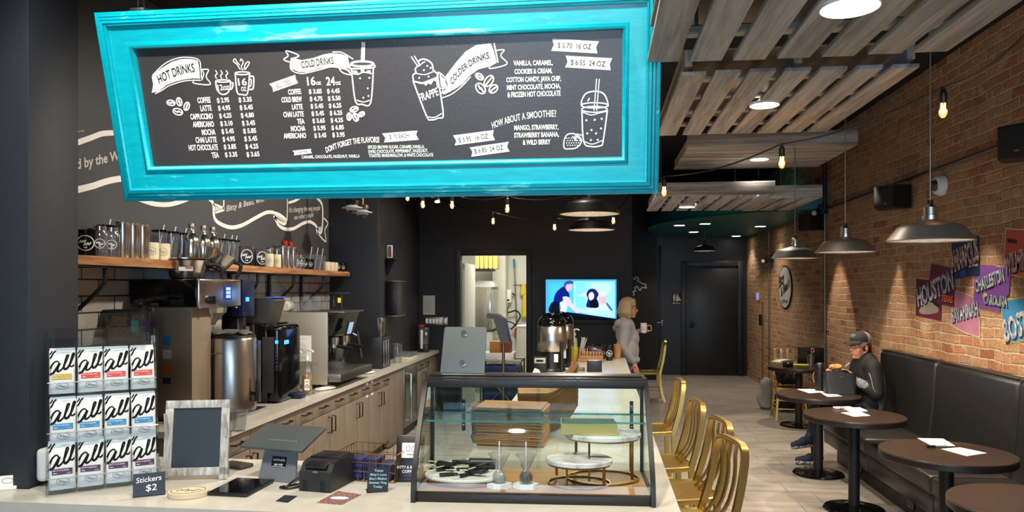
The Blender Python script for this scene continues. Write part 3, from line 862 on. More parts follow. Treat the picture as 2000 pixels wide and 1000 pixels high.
# banners: white shapes, dark writing
INKB = mat('banner_grey_ink', '#1b1b1f', .6)
def ban(C, pts, body, a, b, h, arc=None):
    m = MB(); S.poly(m, [C(*p) for p in pts], True, HB); bn = obj('ribbon_banner', m, CHALK, sign, 'white painted ribbon banner', world=True, smooth=0)
    m = MB()
    if arc: arc_text(m, body, C(*a), C(*arc), C(*b), h, .03, HB + .0008)
    else: S.textpx(m, body, C(*a), C(*b), h, .0, 0, HB + .0008)
    obj('banner_lettering', m, INKB, bn, 'dark lettering', world=True, smooth=0)
ban(C1, [(1395, 655), (1597, 585), (1600, 615), (1620, 650), (1425, 718), (1420, 685)], 'ALL ICED!', (1455, 692), (1575, 652), 8.5)
ban(C1, [(480, 600), (520, 562), (560, 530), (640, 482), (700, 465), (750, 460), (800, 464), (840, 475), (850, 540), (855, 615), (800, 612), (740, 620), (670, 636), (600, 662), (530, 715), (480, 725), (492, 660)], 'HOT DRINKS', (540, 655), (818, 562), 16, (668, 578))
ban(C3, [(130, 205), (200, 222), (290, 205), (360, 180), (420, 170), (490, 175), (545, 195), (552, 240), (560, 288), (520, 276), (430, 265), (330, 285), (240, 310), (180, 310), (122, 288), (118, 250)], 'COLD DRINKS', (200, 283), (440, 248), 13, (320, 262))
ban(C4, [(350, 345), (430, 240), (500, 160), (580, 110), (690, 97), (712, 150), (735, 240), (690, 268), (600, 290), (530, 340), (480, 400), (420, 440), (345, 478), (320, 470), (372, 420)], 'COLDER DRINKS.', (402, 408), (690, 205), 12, (500, 250))
ban(C4, [(408, 785), (712, 745), (706, 785), (722, 820), (420, 860), (432, 825)], '$ 5.95  16 OZ', (452, 838), (672, 805), 9)
ban(C4, [(532, 875), (825, 832), (812, 870), (832, 905), (545, 945), (553, 908)], '$ 6.85  24 OZ', (570, 920), (785, 890), 9)
ban(C4, [(1148, 60), (1500, 82), (1478, 125), (1488, 172), (1142, 152), (1162, 108)], '$ 5.70  16 OZ', (1190, 128), (1440, 142), 10)
ban(C4, [(1250, 188), (1600, 208), (1580, 250), (1588, 298), (1245, 276), (1265, 235)], '$ 6.55  24 OZ', (1287, 255), (1545, 270), 10)
ban(C3, [(800, 770), (1065, 748), (1055, 780), (1075, 818), (815, 838), (825, 805)], '$ .75 EACH', (858, 812), (1000, 800), 8.5)
ban(C3, [(128, 900), (270, 885), (266, 900), (277, 918), (140, 935), (145, 915)], 'SUGAR FREE', (160, 920), (245, 912), 4)
# chalk drawings
mbd = MB()
def flush(nm):
    global mbd
    obj(nm, mbd, CHALK, sign, world=True, smooth=0); mbd = MB()
def D(C, pts, wd=.0055, closed=False): S.stroke(mbd, [C(*p) for p in pts], wd, True, closed, HB)
def E(C, c, ru, rv, a=0, wd=.005): D(C, [(c[0] + ru * math.cos(t) * math.cos(a) - rv * math.sin(t) * math.sin(a), c[1] + ru * math.cos(t) * math.sin(a) + rv * math.sin(t) * math.cos(a)) for t in [2 * PI * i / 10 for i in range(10)]], wd, True)
# ribbon outlines and tails
D(C1, [(485, 590), (560, 515), (640, 468), (740, 448), (845, 468), (862, 540), (868, 612)], .004); D(C1, [(505, 733), (560, 705), (620, 668), (740, 632), (860, 628)], .004); flush('ribbon_outline')
D(C1, [(862, 545), (922, 545), (903, 600), (935, 660), (808, 650), (812, 622)], .0045); D(C1, [(870, 545), (885, 580), (868, 628)], .004); flush('ribbon_outline')
D(C3, [(128, 210), (178, 188), (82, 150), (98, 190), (65, 218), (120, 240)], .0045); D(C3, [(122, 205), (118, 290), (200, 322), (330, 295), (430, 272), (560, 300)], .004); D(C3, [(430, 162), (500, 165), (585, 215)], .004); D(C3, [(480, 285), (520, 282), (570, 330), (510, 318), (480, 288)], .0045); flush('ribbon_outline')
D(C4, [(725, 150), (790, 146), (765, 190), (812, 250), (690, 285), (682, 262)], .0045); D(C4, [(715, 95), (745, 240)], .005); D(C4, [(300, 310), (348, 360), (325, 470)], .004); D(C4, [(325, 505), (400, 475), (480, 412), (540, 345)], .004); D(C4, [(298, 310), (292, 420), (372, 430)], .004)
S.poly(mbd, [C4(306, 318), C4(345, 370), C4(368, 425), C4(318, 420)], True, HB)
flush('ribbon_outline')
# hot cups
D(C1, [(978, 635), (985, 690), (1010, 728), (1040, 738), (1070, 725), (1090, 685), (1092, 632)]); E(C1, (1035, 633), 56, 9); D(C1, [(1090, 655), (1112, 648), (1105, 690), (1078, 700)])
for x in (980, 1020, 1062): D(C1, [(x + 5, 615), (x - 5, 590), (x + 10, 575), (x - 4, 550)], .004)
D(C1, [(1130, 578), (1145, 720), (1185, 738), (1225, 728), (1242, 575)]); E(C1, (1186, 573), 57, 11); D(C1, [(1240, 600), (1272, 602), (1268, 692), (1232, 696)]); D(C1, [(1240, 622), (1255, 624), (1250, 672), (1236, 674)], .004)
D(C1, [(1170, 545), (1140, 500), (1115, 480), (1128, 460), (1140, 480), (1165, 510)], .004); D(C1, [(1188, 550), (1178, 520), (1192, 490), (1176, 462), (1168, 480)], .004); D(C1, [(1200, 545), (1205, 510), (1225, 485), (1240, 490), (1228, 515), (1205, 545)], .004)
flush('hot_cup_drawing')
# iced cup
E(C3, (652, 250), 88, 22); E(C3, (652, 250), 76, 14, 0, .003); D(C3, [(566, 255), (570, 285), (735, 278), (738, 252)]); D(C3, [(572, 290), (600, 525), (650, 552), (715, 540), (735, 280)]); D(C3, [(610, 520), (660, 535), (708, 522)], .004); D(C3, [(645, 240), (652, 85)], .005); D(C3, [(665, 240), (670, 88)], .005); D(C3, [(578, 320), (620, 328), (660, 312), (722, 322)], .005); S.poly(mbd, [C3(580, 300), C3(610, 300), C3(622, 318), C3(590, 318)], True, HB); S.poly(mbd, [C3(640, 292), C3(668, 290), C3(664, 312), C3(644, 312)], True, HB); S.poly(mbd, [C3(686, 300), C3(716, 296), C3(712, 316), C3(690, 314)], True, HB); S.poly(mbd, [C3(646, 240), C3(653, 90), C3(666, 92), C3(664, 240)], True, HB)
for x, y in ((636, 358), (705, 355), (693, 433), (660, 503), (698, 490)): E(C3, (x, y), 4, 4, 0, .003)
flush('iced_cup_drawing')
# frappe
D(C4, [(108, 375), (210, 640), (245, 668), (300, 655), (335, 625), (292, 345)]); D(C4, [(105, 375), (180, 395), (260, 370), (300, 345)]); D(C4, [(112, 370), (108, 335), (130, 315), (125, 290), (145, 265), (160, 262), (150, 235), (175, 215), (215, 222), (250, 250), (262, 300), (288, 320), (290, 350)]); D(C4, [(130, 320), (200, 330), (275, 300)], .004); D(C4, [(160, 262), (185, 240), (200, 235)], .004); D(C4, [(95, 195), (140, 262)], .004); D(C4, [(118, 190), (158, 255)], .004); D(C4, [(215, 645), (270, 650), (325, 620)], .004)
S.poly(mbd, [C4(112, 375), C4(180, 388), C4(290, 345), C4(285, 385), C4(262, 372), C4(245, 405), C4(222, 395), C4(205, 415), C4(185, 395), C4(160, 400)], True, HB)
for x, y in ((155, 355), (190, 297), (215, 265), (225, 345), (240, 280)): E(C4, (x, y), 4, 4, 0, .003)
flush('frappe_drawing')
# smoothie
D(C4, [(1368, 560), (1372, 520), (1405, 470), (1470, 455), (1530, 470), (1560, 520), (1568, 570)]); E(C4, (1468, 560), 100, 20); E(C4, (1466, 590), 96, 22); D(C4, [(1372, 600), (1385, 830), (1440, 868), (1510, 862), (1530, 830), (1562, 600)]); D(C4, [(1390, 830), (1450, 850), (1525, 822)], .004); D(C4, [(1462, 600), (1482, 360)], .004); D(C4, [(1482, 600), (1502, 362)], .004); D(C4, [(1380, 612), (1440, 632), (1500, 618), (1558, 605)], .004); D(C4, [(1415, 530), (1430, 505)], .005)
for x, y in ((1405, 672), (1468, 668), (1520, 660), (1443, 745), (1515, 733), (1412, 770), (1478, 770), (1440, 820), (1490, 818)): E(C4, (x, y), 5, 5, 0, .003)
D(C4, [(1240, 880), (1240, 820), (1262, 780), (1310, 772), (1358, 800), (1365, 840), (1330, 878), (1280, 885)], .005, True); D(C4, [(1300, 790), (1330, 825), (1318, 790), (1352, 800), (1330, 775), (1375, 785)], .004); D(C4, [(1335, 795), (1375, 822)], .004)
for x in range(1258, 1350, 18):
    for y in range(805, 875, 18): E(C4, (x + (y // 18 % 2) * 8, y), 2, 3, 0, .0025)
flush('smoothie_drawing')
# beans
def bean(C, x, y, a, rx=32, ry=20):
    E(C, (x, y), rx, ry, a); D(C, [(x - rx * .8 * math.cos(a) + ry * .15, y - rx * .8 * math.sin(a)), (x - 3, y + 4), (x + 3, y - 4), (x + rx * .8 * math.cos(a), y + rx * .8 * math.sin(a))], .006)
for q in ((390, 83, .2), (454, 75, 1.3), (512, 110, 1.9), (443, 152, .3, 38, 24)): bean(C2, *q)
flush('bean_drawing')
for q in ((1815, 133, -.3), (1776, 190, 1.6, 28, 17), (1826, 195, 1.2), (1872, 172, -.5, 26, 16)): bean(C2, *q)
flush('bean_drawing')
for q in ((606, 345, .6), (676, 378, 2.2, 46, 28), (614, 434, .9, 44, 30), (710, 437, 2.4, 36, 26)): bean(C4, *q)
flush('bean_drawing')
for x in (-.95, .85):
    mb = MB(); mb.bb(x - .03, x + .03, -.03, .06, SH, SH + .012, .003); mb.bb(x - .03, x + .03, .02, .03, SH - .1, SH, .002); obj('hanging_bracket', mb, STEELD, sign)
    for q in (-.012, .014):
        mb = MB(); a = so + Vector((x + q, -math.sin(TILT) * SH, math.cos(TILT) * SH)); mb.cyl(a, (a.x, a.y - .02, ZC), .003, seg=6); obj('hanging_cable', mb, STEELM, sign, world=True)
# lamps in the ceiling in front of the sign
lamp('SPOT', 'sign_lamp', (-.45, 1.75, 3.62), 210, WARM2, (R(32), 0, 0), spot_size=1.7, spot_blend=.5, shadow_soft_size=.06)
lamp('SPOT', 'sign_lamp', (-1.45, 1.75, 3.62), 190, WARM2, (R(32), 0, 0), spot_size=1.7, spot_blend=.5, shadow_soft_size=.06)
lamp('SPOT', 'counter_lamp', (-1.5, 2.3, 3.62), 35, WARM2, (R(5), R(0), 0), spot_size=1.5, spot_blend=.5, shadow_soft_size=.08)
for x, y, wt, an in ((-.7, 4.9, 190, 38), (-.7, 6.9, 190, 38), (-1.5, 8.9, 60, 10), (-.3, 5.2, 50, 0), (-.2, 7.6, 60, 0)):
    lamp('SPOT', 'bar_lamp', (x, y, 3.4), wt, WARM2, (0, R(an), 0), spot_size=2.0, spot_blend=.6, shadow_soft_size=.08)

# ------------------------------------------------------------------ chalk ribbon writing on the left wall
LW = Plane((XL, 0, 0), (0, 1, 0), (0, 0, 1))
t = thing('chalk_mural', 'white chalk ribbon drawing with script writing on the dark wall', 'mural', (XL, 6, 2.5))
def W1(x, y): return (140 + .18 * x, 220 + .18 * y)
def W2(x, y): return (280 + .2 * x, 360 + .2 * y)
mb = MB()
def K(C, pts, wd): LW.stroke(mb, [C(*p) for p in pts], wd, True, False, .002)
K(W1, [(-40, 340), (50, 326), (130, 300), (220, 268), (330, 228), (470, 218), (640, 200)], .033)
K(W1, [(-40, 870), (50, 840), (230, 795), (300, 770), (420, 735), (570, 710), (700, 690)], .039)
K(W2, [(-80, 130), (30, 170), (130, 195), (260, 195), (400, 155), (470, 120)], .033)
K(W2, [(640, 140), (680, 190), (690, 320), (740, 380), (850, 420), (960, 400), (1090, 330), (1200, 275), (1270, 275)], .033)
K(W2, [(680, 195), (740, 215), (790, 245), (700, 275)], .019); K(W2, [(780, 240), (785, 140)], .019)
K(W2, [(1270, 280), (1330, 300), (1390, 350), (1370, 385), (1300, 340), (1270, 300)], .035); K(W2, [(1400, 360), (1405, 240), (1405, 110)], .026)
K(W2, [(1280, 320), (1320, 400), (1390, 438), (1470, 430), (1550, 385), (1620, 365), (1680, 400), (1705, 450)], .033)
K(W2, [(1410, 180), (1480, 160), (1560, 110)], .026); K(W2, [(1690, 130), (1740, 190), (1750, 300), (1740, 455), (1700, 475), (1690, 430)], .035)
K(W2, [(1695, 470), (1780, 560), (1770, 450), (1800, 380), (1760, 330)], .019)
obj('chalk_line', mb, CHALK, t, world=True, smooth=0)
for pts in ([(690, 200), (740, 225), (770, 245), (700, 268)], [(1272, 300), (1320, 310), (1385, 355), (1370, 375), (1300, 335)], [(1695, 425), (1735, 410), (1735, 450), (1702, 468)]):
    mb = MB(); LW.poly(mb, [W2(*p) for p in pts], True, .002); obj('chalk_fill', mb, CHALKG, t, world=True, smooth=0)
def lwt(body, C, a, b, h, bold=.02, shear=.25):
    mb = MB(); LW.textpx(mb, body, C(*a), C(*b), h, bold, shear, .002); obj('chalk_script', mb, CHALKG, t, 'grey white script writing', world=True, smooth=0)
lwt('d by the Wright', W1, (55, 612), (690, 470), 18, .03)
lwt('Bitty & Beau, who', W2, (810, 265), (1180, 165), 11)
lwt("It's changing the way people", W2, (1420, 275), (1725, 250), 10); lwt('see other people', W2, (1470, 345), (1660, 315), 9)
lwt('s so', W1, (66, 212), (134, 204), 4, .01, 0)
# ------------------------------------------------------------------ counters and cabinets
HC = .91          # service counter height
t = thing('service_counter', 'long white topped L-shaped service counter and island carrying the display case', 'counter', (-.2, 4.5, 0))
top = [(-3.04, 2.66), (.30, 2.66), (.30, 9.0), (-.653, 9.0), (-.653, 3.46), (-2.365, 3.46), (-2.365, 2.835), (-3.04, 2.835)]
mb = MB(); mb.prism(top, HC - .045, HC); obj('worktop', mb, QUARTZ, t, 'white quartz worktop', world=True, smooth=0)
base = [(-2.3, 2.72), (.02, 2.72), (.02, 8.9), (-.62, 8.9), (-.62, 3.42), (-2.3, 3.42)]
mb = MB(); mb.prism(base, .1, HC - .045); obj('base_panel', mb, CABW, t, world=True, smooth=0)
base = [(-2.26, 2.78), (-.03, 2.78), (-.03, 8.84), (-.57, 8.84), (-.57, 3.37), (-2.26, 3.37)]
mb = MB(); mb.prism(base, 0, .1); obj('toe_kick', mb, BLACKM, t, world=True, smooth=0)

HB2 = .88; CX = -2.262
t = thing('back_worktop', 'white quartz worktop of the back counter below the shelf', 'worktop', (-2.64, 7.2, HB2))
mb = MB(); mb.prism([(XL + .014, 4.2), (-2.234, 4.2), (-2.234, 10.19), (-2.515, 10.19), (-2.515, 8.375), (-2.475, 8.375), (-2.475, 8.095), (XL + .014, 8.095)], HB2 - .04, HB2); obj('slab', mb, QUARTZ, t, world=True, smooth=0)

def pull(mb, p, ax, L, out=.032):
    """flat U-shaped pull on a face looking to +X; ax 'y' or 'z'"""
    p = Vector(p); a = Vector((0, L / 2, 0)) if ax == 'y' else Vector((0, 0, L / 2))
    o = Vector((out, 0, 0))
    mb.tube([p - a, p - a + o, p + a + o, p + a], None, sec=[(-.005, -.004), (.005, -.004), (.005, .004), (-.005, .004)])
def cabinet(y0, y1, label, handles=True, doors=2, back=XL + .02):
    t = thing('base_cabinet', label, 'cabinet', (CX, (y0 + y1) / 2, 0), 0, 'base cabinets of the back counter')
    w = y1 - y0
    mb = MB(); mb.bb(back - CX, -.02, -w / 2 + .001, w / 2 - .001, .1, HB2 - .041); obj('body', mb, CABW, t)
    mb = MB(); mb.bb(back - CX, -.06, -w / 2 + .001, w / 2 - .001, 0, .1); obj('toe_kick', mb, BLACKM, t)
    dw = w / doors
    for i in range(doors):
        a = -w / 2 + i * dw
        mb = MB(); mb.bb(-.019, 0, a + .003, a + dw - .003, .708, HB2 - .045, .002); d = obj('drawer', mb, CABW, t)
        mb = MB(); pull(mb, (0, a + dw / 2, .775), 'y', .13); obj('handle', mb, BLACKM, d, 'black pull')
        mb = MB(); mb.bb(-.019, 0, a + .003, a + dw - .003, .105, .702, .002); d = obj('door', mb, CABW, t)
        hy = a + dw - .045 if i == 0 and doors == 2 else a + .045
        mb = MB(); pull(mb, (0, hy, .60), 'z', .13); obj('handle', mb, BLACKM, d, 'black pull')
    return t
cabinet(4.22, 4.97, 'taupe cabinet of the back counter showing behind the payment screen')
cabinet(4.97, 5.67, 'taupe cabinet of the back counter below the urn and syrup bottles')
cabinet(5.67, 6.41, 'taupe cabinet of the back counter with pulls right above the printer')
c = cabinet(6.41, 7.12, 'taupe cabinet of the back counter below the espresso machine with one paper tab')
c2 = cabinet(7.12, 7.82, 'taupe cabinet of the back counter next to the plain filler panel')
for cc, yy, zz in ((c, .27, .81), (c, .27, .69), (c2, -.27, .81), (c2, -.27, .69)):
    mb = MB(); mb.bb(.0005, .002, yy - .03, yy + .03, zz - .01, zz + .01); obj('paper_tab', mb, PAPER, cc, 'small white paper tab', smooth=0)
mb = MB(); mb.bb(XL + .02, CX, 7.822, 8.09, .02, HB2 - .041, .002); mb.bb(-2.47, CX, 8.09, 8.385, .02, HB2 - .041, .002)
single('filler_panel', 'plain taupe panel between the cabinets and the steel fridge door', 'cabinet panel', mb, CABW)
t = thing('undercounter_fridge', 'undercounter fridge with steel framed door and long bar handle', 'fridge', (CX, 8.705, 0))
mb = MB(); mb.bb(-.24, -.03, -.31, .31, .1, HB2 - .041, .003); obj('body', mb, BLACKM, t)
mb = MB(); mb.bb(-.029, .012, -.308, .308, .12, HB2 - .045, .004); d = obj('door', mb, STEELD, t)
mb = MB(); mb.bb(.0125, .014, -.26, .26, .17, .78); obj('door_glass', mb, mat('dark_door_glass', '#4b4a45', .12, .4), d)
mb = MB(); mb.tube([(.012, -.2, .2), (.06, -.2, .2), (.06, -.2, .74), (.012, -.2, .74)], .011, 10); obj('bar_handle', mb, STEELM, d)
mb = MB(); mb.bb(-.24, -.03, -.31, .31, 0, .1); obj('base_grille', mb, BLACKM, t)
cabinet(9.02, 9.72, 'taupe end cabinet just past the steel fridge', back=-2.5)
mb = MB(); mb.bb(-2.5, CX, 9.722, 10.19, .0, HB2 - .041, .002)
single('end_panel', 'plain taupe end panel where the back counter meets the dark wall', 'cabinet panel', mb, CABW)

# ------------------------------------------------------------------ gold counter stools and chairs
RSEC = [(-.017, -.011), (.017, -.011), (.021, -.004), (.021, .004), (.017, .011), (-.017, .011), (-.021, .004), (-.021, -.004)]
def gold_chair(name, label, cat, sh, bh, loc, rz, group, spindles=3):
    """looks along +X (rz turns it); sh seat height, bh top of the back"""
    t = thing(name, label, cat, loc, rz, group)
    hw = .185
    def seat(u, v):
        x = -.20 + .41 * u; y = (v - .5) * 2
        wd = .175 + .03 * math.sin(PI * min(1, u * 1.15) / 2)
        r = 1 - max(0, abs(u - .5) * 2 - .8) ** 2 * 4
        return (x, y * wd * (.94 + .06 * r), sh - .012 * math.exp(-((u - .42) / .33) ** 2) * (1 - .6 * y * y) + (.006 if u < .04 else 0) - (.012 * max(0, (u - .85) / .15) ** 2))
    mb = MB(); mb.grid(14, 13, seat)
    mb.tube(smooth3([seat(0, 0), seat(.5, 0), seat(.9, 0), seat(1, .12), seat(1, .5), seat(1, .88), seat(.9, 1), seat(.5, 1), seat(0, 1), seat(0, .5)], 4, True), None, True and 8, True, sec=[(-.006, -.03), (.006, -.03), (.009, -.02), (.009, -.004), (.004, .002), (-.006, .002)], up=(0, 0, 1))
    obj('seat', mb, GOLD, t)
    def prof(z):
        k = (z - sh) / (bh - sh)
        return -.19 - .085 * k - .012 * math.sin(PI * k)
    pts = [(prof(sh - .03), -hw, sh - .03)]
    for i in range(1, 7): z = sh - .03 + (bh - .085 - sh + .03) * i / 6; pts.append((prof(z), -hw + .003 * i, z))
    zt = bh
    cap = [(prof(bh - .04), -.158, bh - .043), (prof(bh - .02), -.142, bh - .017), (prof(bh), -.105, bh - .003), (prof(bh), 0, bh + .002), (prof(bh), .105, bh - .003), (prof(bh - .02), .142, bh - .017), (prof(bh - .04), .158, bh - .043)]
    pts = pts + cap + [(p[0], -p[1], p[2]) for p in reversed(pts)]
    mb = MB(); mb.tube(smooth3(pts, 3), None, sec=[(b * 1.0, a * 1.0) for a, b in RSEC], up=None); obj('back_frame', mb, GOLD, t)
    n = spindles
    for i in range(n):
        y = (i - (n - 1) / 2) * .082
        sp = []
        for j in range(9):
            z = sh - .005 + (bh - .012 - sh) * j / 8
            k = j / 8
            sp.append((prof(z) + .012 - .020 * math.sin(PI * min(1, k * 1.1)) + (.03 if j == 0 else .012 if j == 1 else 0), y * (.8 + .2 * k), z))
        mb = MB(); mb.tube(smooth3(sp, 2), None, sec=[(-.012, -.005), (.012, -.005), (.012, .005), (-.012, .005)], up=(1, 0, 0)); obj('spindle', mb, GOLD, t)
    for sy in (-1, 1):
        mb = MB(); mb.tube(smooth3([(-.19, sy * hw, sh - .02), (-.195, sy * hw, sh * .6), (-.22, sy * (hw + .012), sh * .25), (-.26, sy * (hw + .022), .0)], 3), None, sec=[(-.012, -.018), (.012, -.018), (.012, .018), (-.012, .018)], up=(1, 0, 0)); obj('leg', mb, GOLD, t)
        mb = MB(); mb.tube([(.17, sy * .165, sh - .02), (.185, sy * .175, sh * .5), (.205, sy * .19, .0)], None, sec=[(-.013, -.013), (.013, -.013), (.013, .013), (-.013, .013)], up=(1, 0, 0)); obj('leg', mb, GOLD, t)
        mb = MB(); mb.cyl((-.215, sy * (hw + .006), sh * .4), (.188, sy * .178, sh * .4), .009, seg=8); obj('side_stretcher', mb, GOLD, t)
    for z, x, w in ((sh * .33, .193, .183), (sh * .45, -.207, .19)):
        mb = MB(); mb.cyl((x, -w, z), (x, w, z), .010, seg=8); obj('cross_stretcher', mb, GOLD, t)
    return t
SG = 'gold stools along the island'
s0 = gold_chair('counter_stool', 'gold metal counter stool closest to the display case corner', 'stool', .61, 1.0, (.44, 3.66, 0), PI + R(14), SG)
def stool_at(px, py, label, rz, dx=-.235):
    a = at(px, py, z=1.0)
    return dup(s0, (a.x + dx, a.y, 0), rz, label)
a = at(1439, 868, z=1.0); s0.location = (a.x - .27, a.y + .05, 0)
stool_at(1398, 822, 'gold metal counter stool second from the display case', PI + R(10))
stool_at(1352, 785, 'gold metal counter stool third from the display case', PI + R(7))
stool_at(1320, 742, 'gold metal counter stool fourth, halfway along the island', PI + R(4))
gold_chair('dining_chair', 'gold metal chair standing by the dark alcove behind the standing person', 'chair', .45, .93, (.72, 11.75, 0), R(182), None)
a = at(1535, 757, z=.45)
gold_chair('dining_chair', 'gold metal chair with round topped back behind the laptop table', 'chair', .45, .93, (a.x + .12, a.y + .3, 0), R(-97), None, 5)

# ------------------------------------------------------------------ cafe tables
def cafe_table(px, py, label, r=.375, z=.75):
    a = at(px, py, z=z)
    t = thing('cafe_table', label, 'table', (a.x, a.y, 0), 0, 'round cafe tables')
    mb = MB(); mb.disc((0, 0, z - .006), r - .002, .006, 64, .001); obj('table_surface', mb, WALNUT, t, 'brown wood-look surface')
    mb = MB(); mb.disc((0, 0, z - .045), r, .042, 64, .004); obj('table_edge', mb, mat('table_edge_black', '#1d1714', .4), t, 'dark edge band')
    mb = MB(); mb.cyl((0, 0, .03), (0, 0, z - .045), .042, seg=24); mb.cyl((0, 0, z - .055), (0, 0, z - .045), .12, seg=24); obj('column', mb, BLACKM, t)
    mb = MB(); mb.lathe([(0, 0), (.225, 0), (.23, .008), (.22, .02), (.1, .03), (.055, .045), (0, .045)], seg=48); obj('base', mb, BLACKG, t)
    return t, a
T1, P1 = cafe_table(1848, 882, 'round dark cafe table beside the seam of the bench, with marker pen')
T2, P2 = cafe_table(1668, 810, 'round dark cafe table in front of the seated person')
T3, P3 = cafe_table(1598, 770, 'round dark cafe table holding the black lunch bag')
T4, P4 = cafe_table(1560, 716, 'round dark cafe table with laptop and yellow folders')
T5, P5 = cafe_table(2030, 985, 'round dark cafe table cut off by the picture edge')

# ------------------------------------------------------------------ banquette
def bench(y0, y1, label, outlet=None):
    t = thing('banquette_bench', label, 'bench', (2.56, (y0 + y1) / 2, 0), 0, 'banquette modules along the brick')
    h = (y1 - y0) / 2 - .004
    mb = MB(); mb.bb(-.195, .33, -h, h, 0, .2, .004); obj('plinth', mb, mat('black_laminate_base', '#1c1a18', .5), t)
    mb = MB(); mb.bb(-.32, .33, -h, h, .2, .335, .006); obj('seat_base', mb, LEATHER2, t)
    def cush(u, v):  # rounded seat pad, swept front to back
        pass
    mb = MB(); mb.bb(-.34, .20, -h + .002, h - .002, .336, .475, .028, seg=4); obj('seat_cushion', mb, LEATHER2, t)
    mb = MB()
    sec = [(.335, .336), (.335, 1.12), (.325, 1.135), (.27, 1.14), (.235, 1.128), (.215, 1.09), (.205, .9), (.19, .7), (.165, .5), (.16, .336)]
    for a, b in ((-h + .002, h - .002),):
        n = len(sec)
        rows = [(-h + .002, .012), (-h + .012, .002), (-h + .03, 0), (0, -.006), (h - .03, 0), (h - .012, .002), (h - .002, .012)]
        vs, fs = [], []
        for y, ins in rows:
            for x, z in sec:
                vs.append((x + (ins if x < .3 else 0), y, z - (ins if z > 1.1 else 0)))
        for i in range(len(rows) - 1):
            for k in range(n):
                k2 = (k + 1) % n
                fs.append((i * n + k, i * n + k2, (i + 1) * n + k2, (i + 1) * n + k))
        fs += [tuple(range(n)), tuple((len(rows) - 1) * n + k for k in range(n - 1, -1, -1))]
        mb.raw(vs, fs)
    obj('back_cushion', mb, LEATHER, t, smooth=50)
    mb = MB(); mb.tube([(.232, -h, 1.137), (.232, h, 1.137)], .006, 6); obj('piping', mb, BLACKP, t)
    if outlet is not None:
        mb = MB(); mb.bb(-.203, -.1955, outlet - .06, outlet + .06, .06, .14, .002); o = obj('power_outlet', mb, BLACKP, t, 'black outlet plate')
        mb = MB()
        for a, b, c, d in ((-.05, .05, .072, .078), (-.05, -.044, .072, .115), (.044, .05, .072, .115)): mb.bb(-.2055, -.2032, outlet + a, outlet + b, c, d)
        obj('outlet_mark', mb, mat('outlet_light', '#9a958c', .5), o)
    return t
bench(6.57, 7.80, 'black leather bench module where the person in the cap sits', -.05)
bench(5.33, 6.565, 'black leather bench module next to the table with marker pen', .05)
bench(4.09, 5.325, 'black leather bench module cut by the picture edge, seam beside the table')
bench(2.85, 4.085, 'black leather bench module closest to the shop window')
# ------------------------------------------------------------------ shelf and what stands on it
SZ = 1.925
t = thing('wall_shelf', 'long live-edge wood shelf on black iron brackets over the back counter', 'shelf', (-2.9, 5.5, SZ))
rnd = random.Random(3)
pts = [(XL + .012, 3.3)] + [(-2.75 + .012 * math.sin(y * 5) + rnd.uniform(-.006, .006), y) for y in [3.3 + i * .12 for i in range(39)]] + [(-2.76, 7.98), (-2.80, 8.06), (XL + .012, 8.06)]
mb = MB(); mb.prism(pts, SZ - .05, SZ); obj('board', mb, SHELFW, t, world=True, smooth=20)
for px in (205, 503, 574, 632):
    a = at(px, 520, x=-2.79); y = a.y
    mb = MB()
    mb.bb(XL + .013, -2.77, y - .02, y + .02, SZ - .062, SZ - .0505)
    mb.tube(smooth3([(-2.79, y, SZ - .05), (-2.79, y, SZ - .13), (-2.82, y, SZ - .18), (-2.92, y, SZ - .27), (XL + .03, y, SZ - .36), (XL + .03, y, SZ - .45)], 4), .013, 8)
    mb.bb(XL + .013, XL + .03, y - .022, y + .022, SZ - .46, SZ - .06)
    obj('bracket', mb, BLACKM, t, 'black iron bracket', world=True)
mb = MB(); mb.tube([(-2.775, 3.3, SZ - .056), (-2.775, 7.98, SZ - .056)], None, sec=[(-.014, -.006), (.014, -.006), (.014, .006), (-.014, .006)]); obj('rail', mb, BLACKM, t, world=True)

def shy(px, x): return at(px, 500, x=x).y
def logo_disc(mb, c, r, n, up=Vector((0, 0, 1)), sq=1.0):
    """ring with two slanted script words, drawn on a flat spot at c with normal n"""
    U = up.cross(n).normalized()
    pl = Plane(c, U, up)
    pl.stroke(mb, [Vector(p) for p in pl.ell((0, 0), r * sq, r, 16)], r * .12, False, True, .0006)
    pl.stroke(mb, [Vector(p) for p in ((-.7 * r, .0), (-.55 * r, .3 * r), (-.45 * r, .05 * r), (-.25 * r, .35 * r), (-.15 * r, .08 * r), (.05 * r, .4 * r))], r * .16, False, False, .0006)
    pl.stroke(mb, [Vector(p) for p in ((-.2 * r, -.35 * r), (-.02 * r, .02 * r), (.1 * r, -.3 * r), (.3 * r, .05 * r), (.4 * r, -.25 * r), (.65 * r, .12 * r))], r * .16, False, False, .0006)
    pl.stroke(mb, [Vector(p) for p in ((-.2 * r, -.62 * r), (.2 * r, -.62 * r))], r * .14, False, False, .0006)
def FACE(th): return Vector((math.cos(th), math.sin(th), 0))
CAMDIR = lambda p: Vector((-p[0], -p[1], 0)).normalized()
